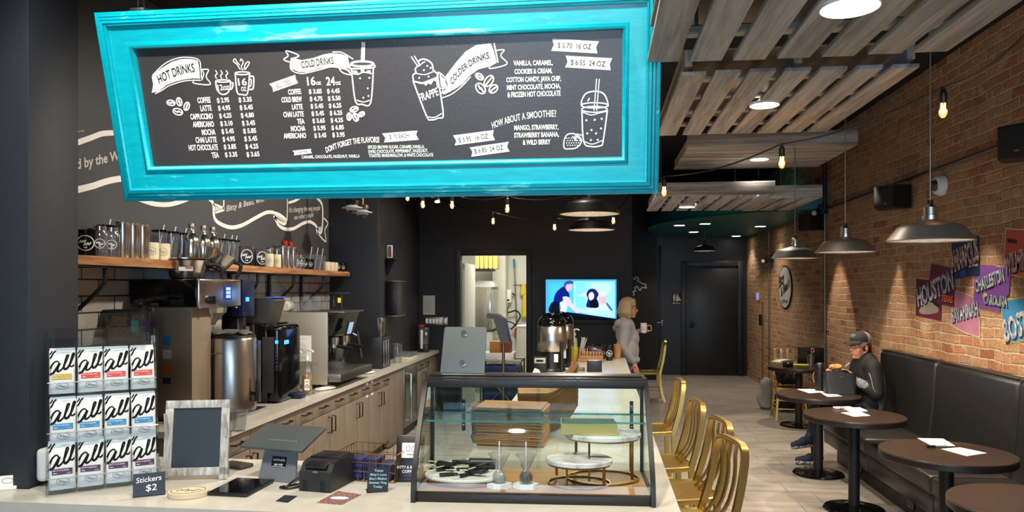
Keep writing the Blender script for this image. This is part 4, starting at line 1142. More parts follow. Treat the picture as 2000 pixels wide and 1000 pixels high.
def mug(loc, label, m, r, h, group, logo=None, cat='mug', handle=True, flare=1.0):
    t = thing('mug', label, cat, loc, 0, group)
    mb = MB(); mb.lathe([(0, 0), (r * .9, 0), (r, .006), (r * flare, h), (r * flare - .004, h), (r - .005, .008), (0, .008)], seg=28); obj('body', mb, m, t)
    d = CAMDIR(loc)
    if handle:
        e = Vector((-d.y, d.x, 0)) * -1
        e = (e * .4 - d).normalized()
        mb = MB(); mb.tube(smooth3([e * r * .95 + Vector((0, 0, h * .8)), e * (r + .028) + Vector((0, 0, h * .78)), e * (r + .03) + Vector((0, 0, h * .3)), e * r * .95 + Vector((0, 0, h * .22))], 4), .006, 8); obj('handle', mb, m, t)
    if logo:
        mb = MB(); logo_disc(mb, Vector((0, 0, h * .5)) + d * (r * (1 + flare) / 2 + .002), min(r * .55, h * .3), d); obj('logo', mb, logo, t, smooth=0)
    return t
def tumbler(loc, label, r, h, group, cap=None):
    t = thing('steel_tumbler', label, 'tumbler', loc, 0, group)
    mb = MB(); mb.lathe([(0, 0), (r * .86, 0), (r * .9, .004), (r, h - .01), (r, h), (0, h)], seg=28); obj('body', mb, STEELM, t)
    mb = MB(); mb.lathe([(0, h), (r * 1.02, h), (r * 1.02, h + .012), (r * .8, h + .016), (0, h + .016)], seg=28); obj('lid', mb, cap or STEELD, t)
    return t
def straw_cup(loc, label, r, h, group, lid, lean=.02, tallstraw=.05):
    t = thing('lidded_cup', label, 'cup', loc, 0, group)
    mb = MB(); mb.lathe([(0, .001), (r * .72, 0), (r, h), (r + .003, h + .002)], seg=24); obj('cup', mb, CUPG, t)
    if lid is not None:
        mb = MB(); mb.lathe([(0, h + .016), (r * .8, h + .016), (r + .005, h + .012), (r + .005, h), (r, h)], seg=24); obj('lid', mb, lid, t)
    mb = MB(); mb.cyl((-r * .3, -r * .4, .01), (lean, lean, h + tallstraw), .0045, seg=8); obj('straw', mb, mat('pale_straw', '#d8dde4', .3), t)
    return t
def jar(loc, label, r, h, group):
    t = thing('glass_jar', label, 'jar', loc, 0, group)
    mb = MB(); mb.lathe([(0, .002), (r * .92, 0), (r, .01), (r, h * .82), (r * .8, h * .9), (r * .8, h)], seg=24); obj('glass_body', mb, CUPG, t)
    mb = MB(); mb.lathe([(0, h + .01), (r * .82, h + .01), (r * .82, h - .012), (0, h - .012)], seg=24); obj('screw_lid', mb, STEELM, t)
    d = CAMDIR(loc)
    mb = MB(); logo_disc(mb, Vector((0, 0, h * .45)) + d * (r + .001), r * .62, d); obj('logo', mb, CHALK, t, smooth=0)
    return t
Z = SZ + .0005
mug((-2.90, shy(167, -2.9), Z), 'black camp mug at the column end of the shelf', BLACKG, .075, .15, 'mugs on the shelf', CHALK, handle=False)
jar((-2.83, shy(195, -2.83), Z), 'glass jar with white round logo beside the black camp mug', .042, .165, 'glass jars on the shelf')
jar((-2.83, shy(218, -2.83), Z), 'glass jar with white round logo touching the steel tumblers', .042, .165, 'glass jars on the shelf')
for i, px in enumerate((206, 222)): straw_cup((-2.97, shy(px, -2.97), Z), ('dark lidded cup behind the black camp mug', 'dark lidded cup behind the two glass jars')[i], .045, .19, 'lidded cups on the shelf', BLACKG)
for i, px in enumerate((240, 260, 279)): tumbler((-2.83, shy(px, -2.83), Z), ('tall steel tumbler right beside the glass jar', 'tall steel tumbler in the middle of three', 'tall steel tumbler beside the cream mugs')[i], .04, .205, 'tall steel tumblers')
for i, px in enumerate((296, 318)): mug((-2.82, shy(px, -2.82), Z), ('cream mug beside the tall steel tumblers', 'cream mug next to the steel brew funnel')[i], CREAM, .045, .11, 'cream mugs on the shelf', mat('grey_logo', '#a79f86', .5), handle=False)
for i, px in enumerate((312, 335, 356)): straw_cup((-2.95, shy(px, -2.95), Z), ('clear cup with black lid and straw behind the cream mugs', 'clear cup with black lid and straw behind the brew funnel', 'clear cup with black lid and straw beside the first growler')[i], .048, .2, 'lidded cups on the shelf', BLACKG)
def growler(loc, label):
    t = thing('steel_growler', label, 'bottle', loc, 0, 'steel growlers')
    mb = MB(); mb.lathe([(0, 0), (.052, 0), (.055, .005), (.055, .15), (.05, .175), (.03, .2), (.02, .215), (.019, .245), (0, .245)], seg=28); obj('body', mb, STEELM, t)
    mb = MB(); mb.lathe([(0, .275), (.018, .275), (.021, .262), (.021, .248), (0, .246)], seg=20); mb.tube(smooth3([(0, -.02, .255), (.012, -.03, .235), (.02, -.03, .225), (.02, .03, .225), (.012, .03, .235), (0, .02, .255)]), .0025, 6); obj('swing_stopper', mb, STEELD, t)
growler((-2.86, shy(374, -2.86), Z), 'steel swing-top growler tallest looking, beside the lidded cups')
growler((-2.86, shy(397, -2.86), Z), 'steel swing-top growler in the middle of the trio')
growler((-2.86, shy(415, -2.86), Z), 'steel swing-top growler with lidded straw cups on its far side')
for i, px in enumerate((432, 447, 456)): straw_cup((-2.9, shy(px, -2.9), Z), ('clear lidded straw cup touching the growlers', 'clear lidded straw cup between growler and black canister', 'clear lidded straw cup touching the black canister')[i], .045, .19, 'lidded cups on the shelf', BLACKG)
def canister(px, label, s=.155):
    loc = (-2.88, shy(px, -2.88), Z)
    t = thing('black_box', label, 'box', loc, 0, 'black logo boxes')
    th = R(30)
    mb = MB(); mb.box((0, 0, s / 2), (.12, s * .85, s), bev=.004, rz=th); obj('carton', mb, BLACKP, t)
    mb = MB(); n = FACE(th - PI / 2); logo_disc(mb, Vector((0, 0, s / 2)) + n * (s * .425 + .001), s * .34, n, sq=.8); obj('logo', mb, CHALK, t, smooth=0)
canister(481, 'black gift box with large round white logo, first of two', .16)
canister(511, 'black gift box with round white logo beside the cream mugs', .155)
for i, px in enumerate((525, 540)): mug((-2.81, shy(px, -2.81), Z), ('tall cream mug touching the black gift box', 'tall cream mug touching the steel canisters')[i], CREAM, .04, .115, 'cream mugs on the shelf', mat('grey_logo', '#a79f86', .5), handle=False)
for i, px in enumerate((528, 541)): tumbler((-2.95, shy(px, -2.95), Z), ('steel tumbler standing behind the first tall cream mug', 'steel tumbler standing behind the second tall cream mug')[i], .04, .17, 'short steel tumblers')
for i, px in enumerate((553, 563, 573)): tumbler((-2.83, shy(px, -2.83), Z), ('slim steel tumbler beside the cream mugs', 'slim steel tumbler in the middle below the red caps', 'slim steel tumbler beside the small logo jars')[i], .035, .19, 'short steel tumblers')
for i, px in enumerate((556, 567)):
    loc = (-2.95, shy(px, -2.95), Z)
    t = thing('red_capped_bottle', ('steel bottle with red cap above the slim tumblers', 'second steel bottle with red cap above the slim tumblers')[i], 'bottle', loc, 0, 'red capped bottles')
    mb = MB(); mb.lathe([(0, 0), (.034, 0), (.036, .2), (.03, .215), (0, .215)]); obj('body', mb, STEELM, t)
    mb = MB(); mb.lathe([(0, .216), (.03, .216), (.032, .222), (.03, .262), (.02, .268), (0, .268)]); obj('cap', mb, mat('red_cap', '#a31c1c', .4), t)
for i, px in enumerate((580, 588)): jar((-2.83, shy(px, -2.83), Z), ('small glass jar with logo beside the slim steel tumblers', 'small glass jar with logo beside the black cups')[i], .034, .125, 'glass jars on the shelf')
for i, px in enumerate((596, 606)): mug((-2.82, shy(px, -2.82), Z), ('black cup beside the small logo jars', 'black cup in front of the clear straw cups')[i], BLACKG, .036, .105, 'mugs on the shelf', CHALK, handle=False)
for i, px in enumerate((606, 618, 628)): straw_cup((-2.88, shy(px, -2.88), Z), ('clear plastic straw cup behind the black cups', 'clear plastic straw cup in the middle of its trio', 'clear plastic straw cup beside the last cream mugs')[i], .043, .145, 'clear straw cups', CUPG, .012, .09)
for i, px in enumerate((638, 646, 653)): mug((-2.84, shy(px, -2.84), Z), ('short cream mug beside the clear straw cup', 'short cream mug in the middle of three', 'short cream mug beside the small black mugs')[i], CREAM, .038, .095, 'cream mugs on the shelf', handle=False)
for i, px in enumerate((661, 670)): mug((-2.84, shy(px, -2.84), Z), ('small black logo mug beside the cream mugs', 'small black logo mug at the pillar end of the shelf')[i], BLACKG, .036, .1, 'mugs on the shelf', CHALK, handle=False)

# ------------------------------------------------------------------ coffee equipment on the back counter
Z = HB2 + .0005
# twin brewer
t = thing('coffee_brewer', 'steel coffee brewer with display head and beige side panel under the shelf', 'coffee brewer', (-2.8, 4.73, Z))
X = lambda a: a - (-2.8)
Yv = lambda a: a - 4.73
mb = MB(); mb.bb(X(-2.88), X(-2.6), Yv(4.49), Yv(4.725), .0205, .744, .006); obj('tower', mb, STEELB, t, 'beige tinted steel tower')
mb = MB(); mb.bb(X(-3.02), X(-2.56), Yv(4.47), Yv(5.0), .745, .925, .012); obj('head', mb, BLACKG, t, 'black brewer head')
mb = MB(); mb.bb(X(-2.5605), X(-2.53), Yv(4.46), Yv(5.01), .735, .93, .02, seg=4); h = obj('head_front', mb, STEELM, t, 'polished steel front')
mb = MB(); mb.bb(X(-2.53), X(-2.526), Yv(4.76), Yv(4.87), .785, .885, .002); d = obj('display', mb, mat('display_navy', '#10193a', .2, emit='#2a4a9a', estr=.5), h)
mb = MB()
for i in range(3): mb.bb(X(-2.526), X(-2.525), Yv(4.785), Yv(4.845), .8 + i * .026, .82 + i * .026)
obj('display_text', mb, mat('display_glow', '#8fb0ff', .3, emit='#7fa0e8', estr=1.0), d)
mb = MB(); mb.cyl((X(-2.53), Yv(4.58), .79), (X(-2.5), Yv(4.58), .79), .03, .028, 20); mb.bb(X(-2.5), X(-2.49), Yv(4.573), Yv(4.587), .765, .815); obj('knob', mb, BLACKP, h)
mb = MB(); mb.lathe([(.0, .615), (.045, .615), (.05, .635), (.115, .70), (.12, .735), (0, .735)], (X(-2.66), Yv(4.8), 0), 28); obj('brew_funnel', mb, STEEL, t)
mb = MB(); mb.bb(X(-3.0), X(-2.37), Yv(4.45), Yv(5.085), 0, .02, .004); obj('drip_plate', mb, STEELM, t)
for sx, sz, w, hh, c in ((-2.8, .5, .05, .055, '#2a78b8'), (-2.8, .41, .06, .06, '#c9c6bd'), (-2.8, .32, .055, .05, '#c65a1a'), (-2.8, .25, .055, .04, '#2c2622')):
    mb = MB(); mb.bb(X(sx), X(sx) + w, Yv(4.4885), Yv(4.4895), sz, sz + hh); obj('label_sticker', mb, mat('sticker' + c, c, .5), t, 'small sticker', smooth=0)
# brew funnels on top
t = thing('brew_basket', 'wide steel brew basket with warning sticker on top of the brewer', 'brew basket', (-2.74, 4.66, Z + .925))
mb = MB(); mb.lathe([(0, .0), (.085, 0), (.1, .01), (.135, .125), (.15, .135), (.15, .14), (.128, .138), (.095, .015), (0, .012)], seg=36); obj('basket', mb, STEELM, t)
mb = MB(); mb.tube(smooth3([(.115, .05, .1), (.19, .09, .09), (.2, .1, .0)], 4), .014, 8); obj('handle', mb, BLACKP, t)
d = CAMDIR((-2.74, 4.66)); pl = Plane(d * .124 + Vector((0, 0, .055)), Vector((0, 0, 1)).cross(d), Vector((0, 0, 1)) + d * .29)
mb = MB(); pl.poly(mb, [(-.045, 0), (.04, 0), (.04, .028), (-.045, .028)], False, .003); obj('sticker', mb, PAPER, t, smooth=0)
mb = MB(); pl.poly(mb, [(-.005, .014), (.036, .014), (.036, .025), (-.005, .025)], False, .0035); obj('sticker_band', mb, mat('orange_label', '#c85a22', .5), t, smooth=0)
t = thing('brew_basket', 'second steel brew basket leaning behind the wide one', 'brew basket', (-2.70, 4.93, Z + 1.0), rot=(R(-12), R(22), 0))
mb = MB(); mb.lathe([(0, .0), (.06, 0), (.075, .01), (.12, .13), (.116, .13), (.07, .015), (0, .012)], seg=32); obj('basket', mb, STEELM, t)
mb = MB(); mb.tube(smooth3([(.09, .03, .1), (.15, .05, .1), (.16, .05, .0)], 4), .013, 8); obj('handle', mb, BLACKP, t)
# urn
a = (-2.545, 4.9)
t = thing('coffee_urn', 'tall polished steel coffee urn with black tap on the back counter', 'coffee urn', (a[0], a[1], Z + .0205))
mb = MB(); mb.lathe([(0, 0), (.155, 0), (.165, .008), (.165, .49), (.16, .505), (0, .505)], seg=48); obj('tank', mb, STEEL, t)
mb = MB(); mb.lathe([(0, .528), (.1, .528), (.158, .522), (.163, .506), (0, .506)], seg=48); obj('lid', mb, BLACKP, t)
mb = MB(); mb.cyl((.16, -.02, .12), (.2, -.025, .12), .016); mb.cyl((.195, -.025, .07), (.195, -.025, .17), .014, .01); mb.cyl((.195, -.025, .17), (.195, -.025, .22), .008); obj('tap', mb, BLACKP, t)
mb = MB(); mb.cyl((.172, .06, .05), (.172, .06, .48), .011); obj('sight_gauge', mb, CUPG, t)
mb = MB(); mb.tube(smooth3([(-.1, -.135, .41), (-.05, -.175, .405), (.0, -.18, .41), (.03, -.165, .41)], 4), .003, 6); obj('bail_handle', mb, STEELD, t)
prims = []
rnd = random.Random(5)
for i in range(26):
    an = rnd.uniform(0, 6.28); rr = rnd.uniform(.02, .13)
    prims.append(('ell', (rr * math.cos(an), rr * math.sin(an), .545 + rnd.uniform(-.001, .008)), (rnd.uniform(.03, .06), rnd.uniform(.02, .05), .012), (rnd.uniform(-.3, .3), rnd.uniform(-.3, .3), rnd.uniform(0, 3))))
single('bar_towel', 'crumpled grey towel lying on top of the coffee urn', 'towel', blob(prims, .007, 5), mat('grey_towel', '#5d5951', .9), (a[0], a[1], Z + .012))
# grinder with beans behind the bag rack
t = thing('bean_grinder', 'black coffee grinder with clear hopper full of brown beans', 'grinder', (-2.945, 4.30, Z))
mb = MB(); mb.bb(-.08, .08, -.07, .1, 0, .36, .01); obj('body', mb, BLACKG, t)
mb = MB(); mb.bb(-.085, .085, -.08, .12, .355, .36); mb.bb(-.085, .085, -.08, .12, .72, .735, .004); obj('hopper_rim', mb, BLACKP, t)
mb = MB()
mb.bb(-.072, .072, -.072, .11, .362, .70, .01); obj('coffee_bean_fill', mb, mat('coffee_beans', '#5a3a24', .5, noise=(110, '#1d120b', .25, 2), bump=(110, 1.0)), t, 'brown coffee beans')
mb = MB()
for x0, x1 in ((-.082, -.078), (.078, .082)): mb.bb(x0, x1, -.076, .116, .362, .718)
mb.bb(-.08, .08, -.079, -.0755, .362, .718); obj('hopper_glass', mb, ACRYL, t)
for i, (x, c) in enumerate(((-.035, '#2f7f84'), (.04, '#5d3f6e'))):
    tt = thing('sample_dispenser', ('clear sample box with teal label beside the bean hopper', 'clear sample box with purple label beside the steel tower')[i], 'dispenser', (-2.78 + x - .005, 4.27, Z), 0, 'sample boxes')
    mb = MB(); mb.bb(-.03, .03, -.04, .04, 0, .76, .003); obj('clear_case', mb, ACRYL, tt)
    mb = MB(); mb.bb(-.031, .031, -.041, .041, .76, .775, .002); obj('cap', mb, BLACKP, tt)
    mb = MB(); mb.bb(-.024, .024, -.0425, -.0415, .6, .67); obj('label_card', mb, mat('label' + c, c, .5), tt, smooth=0)
    mb = MB(); mb.bb(-.024, .024, -.03, .03, .01, .42, .004); obj('bean_fill', mb, BLACKP, tt)
# hot water / second grinder head with navy panel
a = at(482, 640, y=5.18)
t = thing('coffee_grinder', 'grinder with navy blue control panel and lit blue display', 'grinder', (-2.66, 5.185, Z))
mb = MB(); mb.bb(-.14, .08, -.08, .08, 0, .42, .01); obj('body', mb, BLACKG, t)
mb = MB(); mb.bb(-.16, .1, -.09, .09, .66, .93, .006); h = obj('head', mb, mat('navy_panel', '#171d3c', .3), t)
mb = MB(); mb.bb(-.1, .05, -.03, .06, .42, .66, .01); obj('chute', mb, BLACKP, t)
mb = MB(); mb.bb(.02, .06, -.0915, -.0905, .77, .795); mb.bb(.1005, .1015, -.05, .0, .77, .8); obj('display', mb, mat('blue_led', '#2a7cff', .3, emit='#1a6cff', estr=5), h)
mb = MB(); mb.tube(smooth3([(.04, -.05, .64), (.06, -.07, .5), (.1, -.06, .43), (.13, .0, .45), (.12, .02, .6)], 4), .011, 8); obj('bag_bracket', mb, BLACKP, t)
mb = MB()
for q in ((.0, .775), (.05, .73), (.075, .75)): mb.ball((q[0], -.091, q[1]), (.008, .003, .008), 10, 6)
obj('button', mb, mat('pale_button', '#9fb4e8', .4, emit='#9fb4ff', estr=.6), h)
# slanted steel box on the machine behind
t = thing('hot_water_tower', 'black hot water machine with silver curved front and blue display', 'hot water machine', (-2.50, 5.52, Z))
mb = MB(); mb.bb(-.3, .02, -.2, .2, 0, .60, .02, seg=3); obj('body', mb, BLACKG, t)
mb = MB(); mb.bb(.0, .12, -.2, .2, .0, .585, .04, seg=5); f = obj('front', mb, BLACKG, t)
mb = MB(); mb.bb(-.02, .07, -.203, -.2005, .08, .5, .0); obj('silver_panel', mb, mat('silver_wave_panel', '#6d6b70', .35, .8), f)
mb = MB(); mb.bb(.1205, .1215, -.13, -.05, .44, .47); mb.bb(.082, .105, -.2045, -.2035, .45, .475); obj('display', mb, mat('blue_led', '#2a7cff'), f)
mb = MB()
for i in range(6):
    for j in range(3): mb.bb(.084 + j * .008, .089 + j * .008, -.2045, -.2035, .25 + i * .026, .262 + i * .026)
obj('button', mb, mat('dim_button', '#4a4e5a', .4), f)
mb = MB(); mb.cyl((-.14, -.212, .005), (-.14, -.212, .58), .03, seg=20); obj('steel_column', mb, STEEL, t)
t = thing('steel_bin', 'slanted steel bin resting on the black hot water machine', 'bin', (-2.62, 5.52, Z + .601))
mb = MB(); mb.prism([(-.15, 0), (.1, 0), (.15, .17), (.13, .19), (-.15, .19)], -.1, .1, Matrix.Rotation(PI / 2, 4, 'X')); obj('body', mb, STEELD, t)
mb = MB(); mb.bb(.08, .15, -.1, .1, .19, .2); obj('blue_edge', mb, mat('blue_film', '#4a5fc0', .4), t)
# syrup bottles with pumps
def syrup(x, y, label, c):
    t = thing('syrup_bottle', label, 'bottle', (x, y, Z), 0, 'syrup bottles')
    mb = MB(); mb.lathe([(0, .002), (.036, 0), (.039, .006), (.039, .16), (.03, .19), (.015, .22), (.014, .27)], seg=24); obj('glass_body', mb, CUPG, t)
    mb = MB(); mb.lathe([(0, .004), (.036, .004), (.0365, .15), (0, .15)], seg=24); obj('syrup_fill', mb, mat('syrup' + c, c, .1), t)
    d = CAMDIR((x, y)); pl = Plane(d * .0395, Vector((0, 0, 1)).cross(d), (0, 0, 1))
    mb = MB(); pl.poly(mb, [(-.02, .03), (.02, .03), (.02, .12), (-.02, .12)], False, .001); lb = obj('paper_label', mb, PAPER, t, smooth=0)
    mb = MB(); pl.stroke(mb, [Vector(p) for p in ((-.014, .06), (0, .075), (.014, .058), (.004, .05), (-.012, .055))], .006, False, False, .0016); pl.stroke(mb, [Vector(p) for p in ((-.012, .1), (.012, .1))], .005, False, False, .0016); obj('label_art', mb, mat('label_brown', '#7a4a2a', .6), lb, smooth=0)
    mb = MB(); mb.cyl((0, 0, .27), (0, 0, .3), .014); mb.cyl((0, 0, .3), (0, 0, .35), .006); mb.tube(smooth3([(0, 0, .35), (.02, -.005, .356), (.05, -.012, .35), (.06, -.014, .338)], 4), .008, 8); obj('pump', mb, mat('white_pump', '#dcdcd8', .35), t)
syrup(-2.47, 5.80, 'amber syrup bottle with white pump beside the black machine', '#a8541c')
syrup(-2.40, 5.88, 'yellow syrup bottle with white pump partly behind the amber one', '#c8912a')
t = thing('acrylic_tray', 'small clear tray around the syrup bottles', 'tray', (-2.40, 5.83, Z)); mb = MB(); mb.bb(-.13, .08, -.1, .13, 0, .003); mb.bb(.077, .08, -.1, .13, .003, .045); mb.bb(-.13, .08, -.1, -.097, .003, .045); obj('clear_wall', mb, ACRYL, t)
mb = MB(); mb.bb(-.1, .06, -.05, .05, 0, .035, .01); single('blue_box', 'flat dark blue box between black machine and syrup', 'box', mb, mat('navy_box', '#1c2547', .5), (-2.38, 5.62, Z))
# espresso machine
t = thing('espresso_machine', 'large espresso machine with beige side panel, papers and steel drip tray', 'espresso machine', (-2.62, 6.55, Z))
x0, x1 = -.24, .26
mb = MB(); mb.bb(x0, x1 + .05, -.45, -.435, .04, .66, .004); obj('side_panel', mb, mat('beige_side_panel', '#a19a8a', .4, .3), t, 'beige side panel')
mb = MB(); mb.bb(x0, x1 - .05, -.434, .44, .06, .64, .006); obj('body', mb, BLACKG, t)
mb = MB(); mb.bb(x1 - .05, x1 + .02, -.434, -.42, .06, .62); mb.bb(x1 + .025, x1 + .05, -.434, -.425, .1, .62); obj('front_edge', mb, STEELM, t)
mb = MB(); mb.prism([(.0, .42), (.24, .44), (.30, .64), (.0, .64)], -.43, .43, Matrix.Rotation(PI / 2, 4, 'X')); obj('top_housing', mb, BLACKG, t, 'gloss black slanted housing')
mb = MB(); mb.bb(-.2, .34, -.1, .45, .642, .655, .003); obj('cup_rail_top', mb, STEELD, t)
mb = MB(); mb.bb(.06, .42, -.42, .46, .06, .13, .006); tr = obj('drip_tray', mb, STEELD, t, 'steel drip tray')
mb = MB()
for i in range(12): mb.bb(.08, .40, -.39 + i * .07, -.36 + i * .07, .13, .134)
obj('tray_grille', mb, STEELM, tr)
for yy in (-.08, .2):
    mb = MB(); mb.cyl((.23, yy, .36), (.23, yy, .42), .045, .05, 24); mb.cyl((.23, yy, .33), (.23, yy, .36), .04, .04, 24); g = obj('group_head', mb, STEELM, t)
    mb = MB(); mb.cyl((.25, yy, .345), (.42, yy - .03, .32), .014, .016); obj('portafilter', mb, BLACKP, g)
mb = MB(); mb.tube(smooth3([(.26, .36, .43), (.31, .37, .38), (.33, .37, .2)], 5), .006, 8); obj('steam_wand', mb, STEELM, t)
mb = MB(); mb.prism([(.28, .44), (.31, .56), (.325, .555), (.295, .435)], -.06, .06, Matrix.Translation((.01, .1, 0)) @ Matrix.Rotation(PI / 2, 4, 'X')); sc_ = obj('touch_display', mb, BLACKP, t)
mb = MB(); mb.prism([(.29, .447), (.316, .552), (.328, .55), (.30, .444)], -.05, .05, Matrix.Translation((.0135, .1, 0)) @ Matrix.Rotation(PI / 2, 4, 'X')); obj('lit_display', mb, mat('pale_display', '#7c94a8', .3, emit='#8fb0cc', estr=.7), sc_)
mb = MB(); mb.cyl((.33, .28, .46), (.37, .28, .2), .012, .018); obj('lever', mb, BLACKP, t)
for dx in (x0 + .05, x1 - .06):
    for dy in (-.38, .38):
        mb = MB(); mb.cyl((dx, dy, 0), (dx, dy, .06), .03, .04); obj('foot', mb, BLACKP, t)
for i, (a, b) in enumerate(((-.06, .02), (.04, .17))):
    mb = MB(); mb.bb(a, b, -.4525, -.4505, .24, .46); pp = obj('paper_notice', mb, PAPER, t, 'printed paper sheet', smooth=0)
    mb = MB()
    for k in range(13):
        if k % 4 != 3: mb.bb(a + .01, a + .01 + (b - a - .03) * (.4 + .6 * ((k * 37) % 10) / 10), -.4534, -.4526, .25 + k * .015, .253 + k * .015)
    obj('printed_line', mb, mat('print_grey', '#8a857c', .6), pp, smooth=0)
# what stands on the espresso machine
mb = MB()
for i, (dx, dy, dz) in enumerate(((-.16, -.36, .045), (-.09, -.34, .05), (-.2, -.26, .045))):
    tt = thing('folded_towel', ('rolled cream towel on the espresso machine beside the tile', 'rolled cream towel in the middle on the espresso machine', 'rolled cream towel at the back of the espresso machine')[i], 'towel', (-2.62 + dx, 6.55 + dy, Z + .6605), 0, 'rolled towels')
    m2 = MB(); m2.lathe([(0, -.06), (.035, -.06), (.045, -.05), (.045, .05), (.035, .06), (0, .06)], (0, 0, .045), 20, Matrix.Translation((0, 0, .045)) @ Matrix.Rotation(PI / 2, 4, 'X') @ Matrix.Translation((0, 0, -.045))); obj('rolled_cloth', m2, mat('cream_cloth', '#d9d0bb', .9), tt)
k = 0
cl = ['clear stacked cups beside the rolled towels', 'clear cup second from the towels on the espresso machine', 'clear cup in the middle row of the espresso machine', 'clear cup fourth on top of the espresso machine', 'clear cup beside the small black display box', 'clear cup furthest along the espresso machine top']
for i in range(6):
    loc = (-2.62 + (-.02 + .06 * (i % 2)), 6.55 - .36 + .11 * i, Z + .6605)
    tt = thing('clear_cup', cl[i], 'cup', loc, 0, 'clear cups on the espresso machine')
    m2 = MB(); m2.lathe([(.045, 0), (.034, .13), (0, .131)], seg=24); obj('cup', m2, CUPG, tt)
    m2 = MB(); m2.lathe([(.046, 0), (.049, .003), (.046, .006), (.0455, .0)], seg=24); obj('rim', m2, CUPG, tt)
t = thing('display_box', 'black framed glass box with yellow light on the espresso machine', 'box', (-2.50, 6.82, Z + .6605))
mb = MB(); mb.bb(-.25, .1, -.12, .1, .15, .165, .002); mb.bb(.06, .1, -.12, -.09, 0, .15); obj('frame', mb, BLACKP, t)
mb = MB(); mb.bb(.02, .06, -.121, -.118, .02, .14); obj('glass_side', mb, GLASS, t)
mb = MB(); mb.bb(.065, .095, -.1225, -.1205, .07, .115); obj('lit_tag', mb, mat('yellow_tag', '#e0b030', .4, emit='#e0a820', estr=.8), t)
prims = [('ell', (0, 0, .012), (.11, .06, .012)), ('ell', (.06, .03, .014), (.07, .05, .012)), ('ell', (-.06, -.02, .012), (.06, .05, .012))]
single('white_cloth', 'folded white cloth on the back counter under the espresso machine', 'cloth', blob(prims, .006, 3), mat('white_cloth_mat', '#e2dccf', .9), (-2.33, 6.1, Z), R(60))
prims = [('ell', (0, 0, .012), (.09, .05, .012)), ('ell', (.05, .05, .014), (.06, .05, .012))]
single('white_cloth', 'white cloth lying past the espresso machine drip tray', 'cloth', blob(prims, .006, 3), mat('white_cloth_mat', '#e2dccf', .9), (-2.33, 7.30, Z), R(70))
# black cup organiser by the pillar and its neighbours
t = thing('cup_organiser', 'black cup lid organiser in front of the dark pillar', 'organiser', (-2.385, 7.84, Z))
mb = MB(); mb.bb(-.3, .07, -.12, .2, 0, .34, .004); obj('box', mb, BLACKP, t)
for i in range(3):
    mb = MB(); mb.bb(.071, .075, -.07 + i * .085, -.055 + i * .085, .02, .3, .001); obj('slot', mb, STEELM, t)
t = thing('cup_stack', 'stack of pale cups standing on the black organiser', 'cups', (-2.37, 7.87, Z + .341)); mb = MB()
mb.lathe([(0, 0), (.03, 0), (.042, .13), (.044, .135), (.046, .2), (.04, .2)], seg=24); obj('cup', mb, STEEL, t)
t = thing('glass_pitcher', 'clear glass pitcher beside the black organiser', 'pitcher', (-2.34, 8.42, Z)); mb = MB(); mb.lathe([(0, .003), (.05, 0), (.05, .2), (.055, .22)], seg=24); obj('glass_body', mb, CUPG, t)
mb = MB(); mb.tube(smooth3([(.0, -.05, .18), (.0, -.1, .17), (.0, -.1, .07), (.0, -.05, .05)], 4), .007, 8); obj('handle', mb, CUPG, t)
t = thing('cup_tray', 'low cream tray of clear portion cups', 'tray', (-2.37, 8.95, Z)); mb = MB(); mb.bb(-.1, .1, -.18, .18, 0, .025, .004); obj('tray', mb, CREAM, t)
for i in range(3):
    for j in range(5):
        mb = MB(); mb.lathe([(0, .026), (.025, .026), (.032, .075)], (-.065 + i * .065, -.14 + j * .07, 0), 14); obj('portion_cup', mb, CUPG, t)
t = thing('water_filter', 'black and clear water jug with red top at the counter end', 'jug', (-2.37, 9.85, Z)); mb = MB(); mb.bb(-.07, .07, -.07, .07, 0, .1, .01); obj('base', mb, BLACKP, t)
mb = MB(); mb.bb(-.06, .06, -.06, .06, .1, .33, .01); obj('clear_tank', mb, CUPG, t)
mb = MB(); mb.bb(-.065, -.0, -.06, .06, .335, .37, .008); obj('red_top', mb, mat('red_plastic', '#a8201c', .4), t)
mb = MB(); mb.bb(-.03, .0, -.075, -.062, .05, .3, .004); obj('white_strip', mb, PAPER, t)
# things on the wall past the pillar
t = thing('paper_dispenser', 'black towel dispenser with pale edges on the wall past the pillar', 'dispenser', (-2.519, 8.75, 1.62)); mb = MB(); mb.bb(0, .13, -.2, .22, -.2, .2, .01); obj('cover', mb, BLACKP, t)
for z in (-.215, .2): mb = MB(); mb.bb(0, .13, -.2, .22, z, z + .016, .003); obj('edge_strip', mb, STEELD, t)
t = thing('small_shelf', 'small dark shelf with white framed card past the pillar', 'shelf', (-2.519, 8.6, 2.08)); mb = MB(); mb.bb(0, .12, -.15, .15, 0, .02); mb.prism([(0, 0), (.1, 0), (0, -.2)], -.01, .01, Matrix.Rotation(PI / 2, 4, 'X')); obj('board', mb, BLACKM, t)
t = thing('framed_card', 'tiny white edged card on the small dark shelf', 'card', (-2.46, 8.52, 2.1005)); mb = MB(); mb.bb(-.03, .03, -.01, .01, 0, .15, .002); obj('frame', mb, WHITEP, t); mb = MB(); mb.bb(-.022, .022, -.0115, -.0105, .012, .138); obj('card_face', mb, mat('pinkish_card', '#6e4a48', .6), t, smooth=0)
a = at(838, 596, y=10.19); t = thing('wall_notice', 'white printed notice on the dark wall above the switches', 'notice', a); mb = MB(); mb.bb(-.085, .085, -.003, 0, -.135, .135); obj('sheet', mb, mat('grey_paper', '#a9a7a2', .7), t, smooth=0)
mb = MB()
for i in range(8): mb.bb(-.06, .06 - .04 * (i % 3), -.0045, -.0035, -.09 + i * .022, -.086 + i * .022)
obj('printed_line', mb, mat('print_grey'), t, smooth=0)
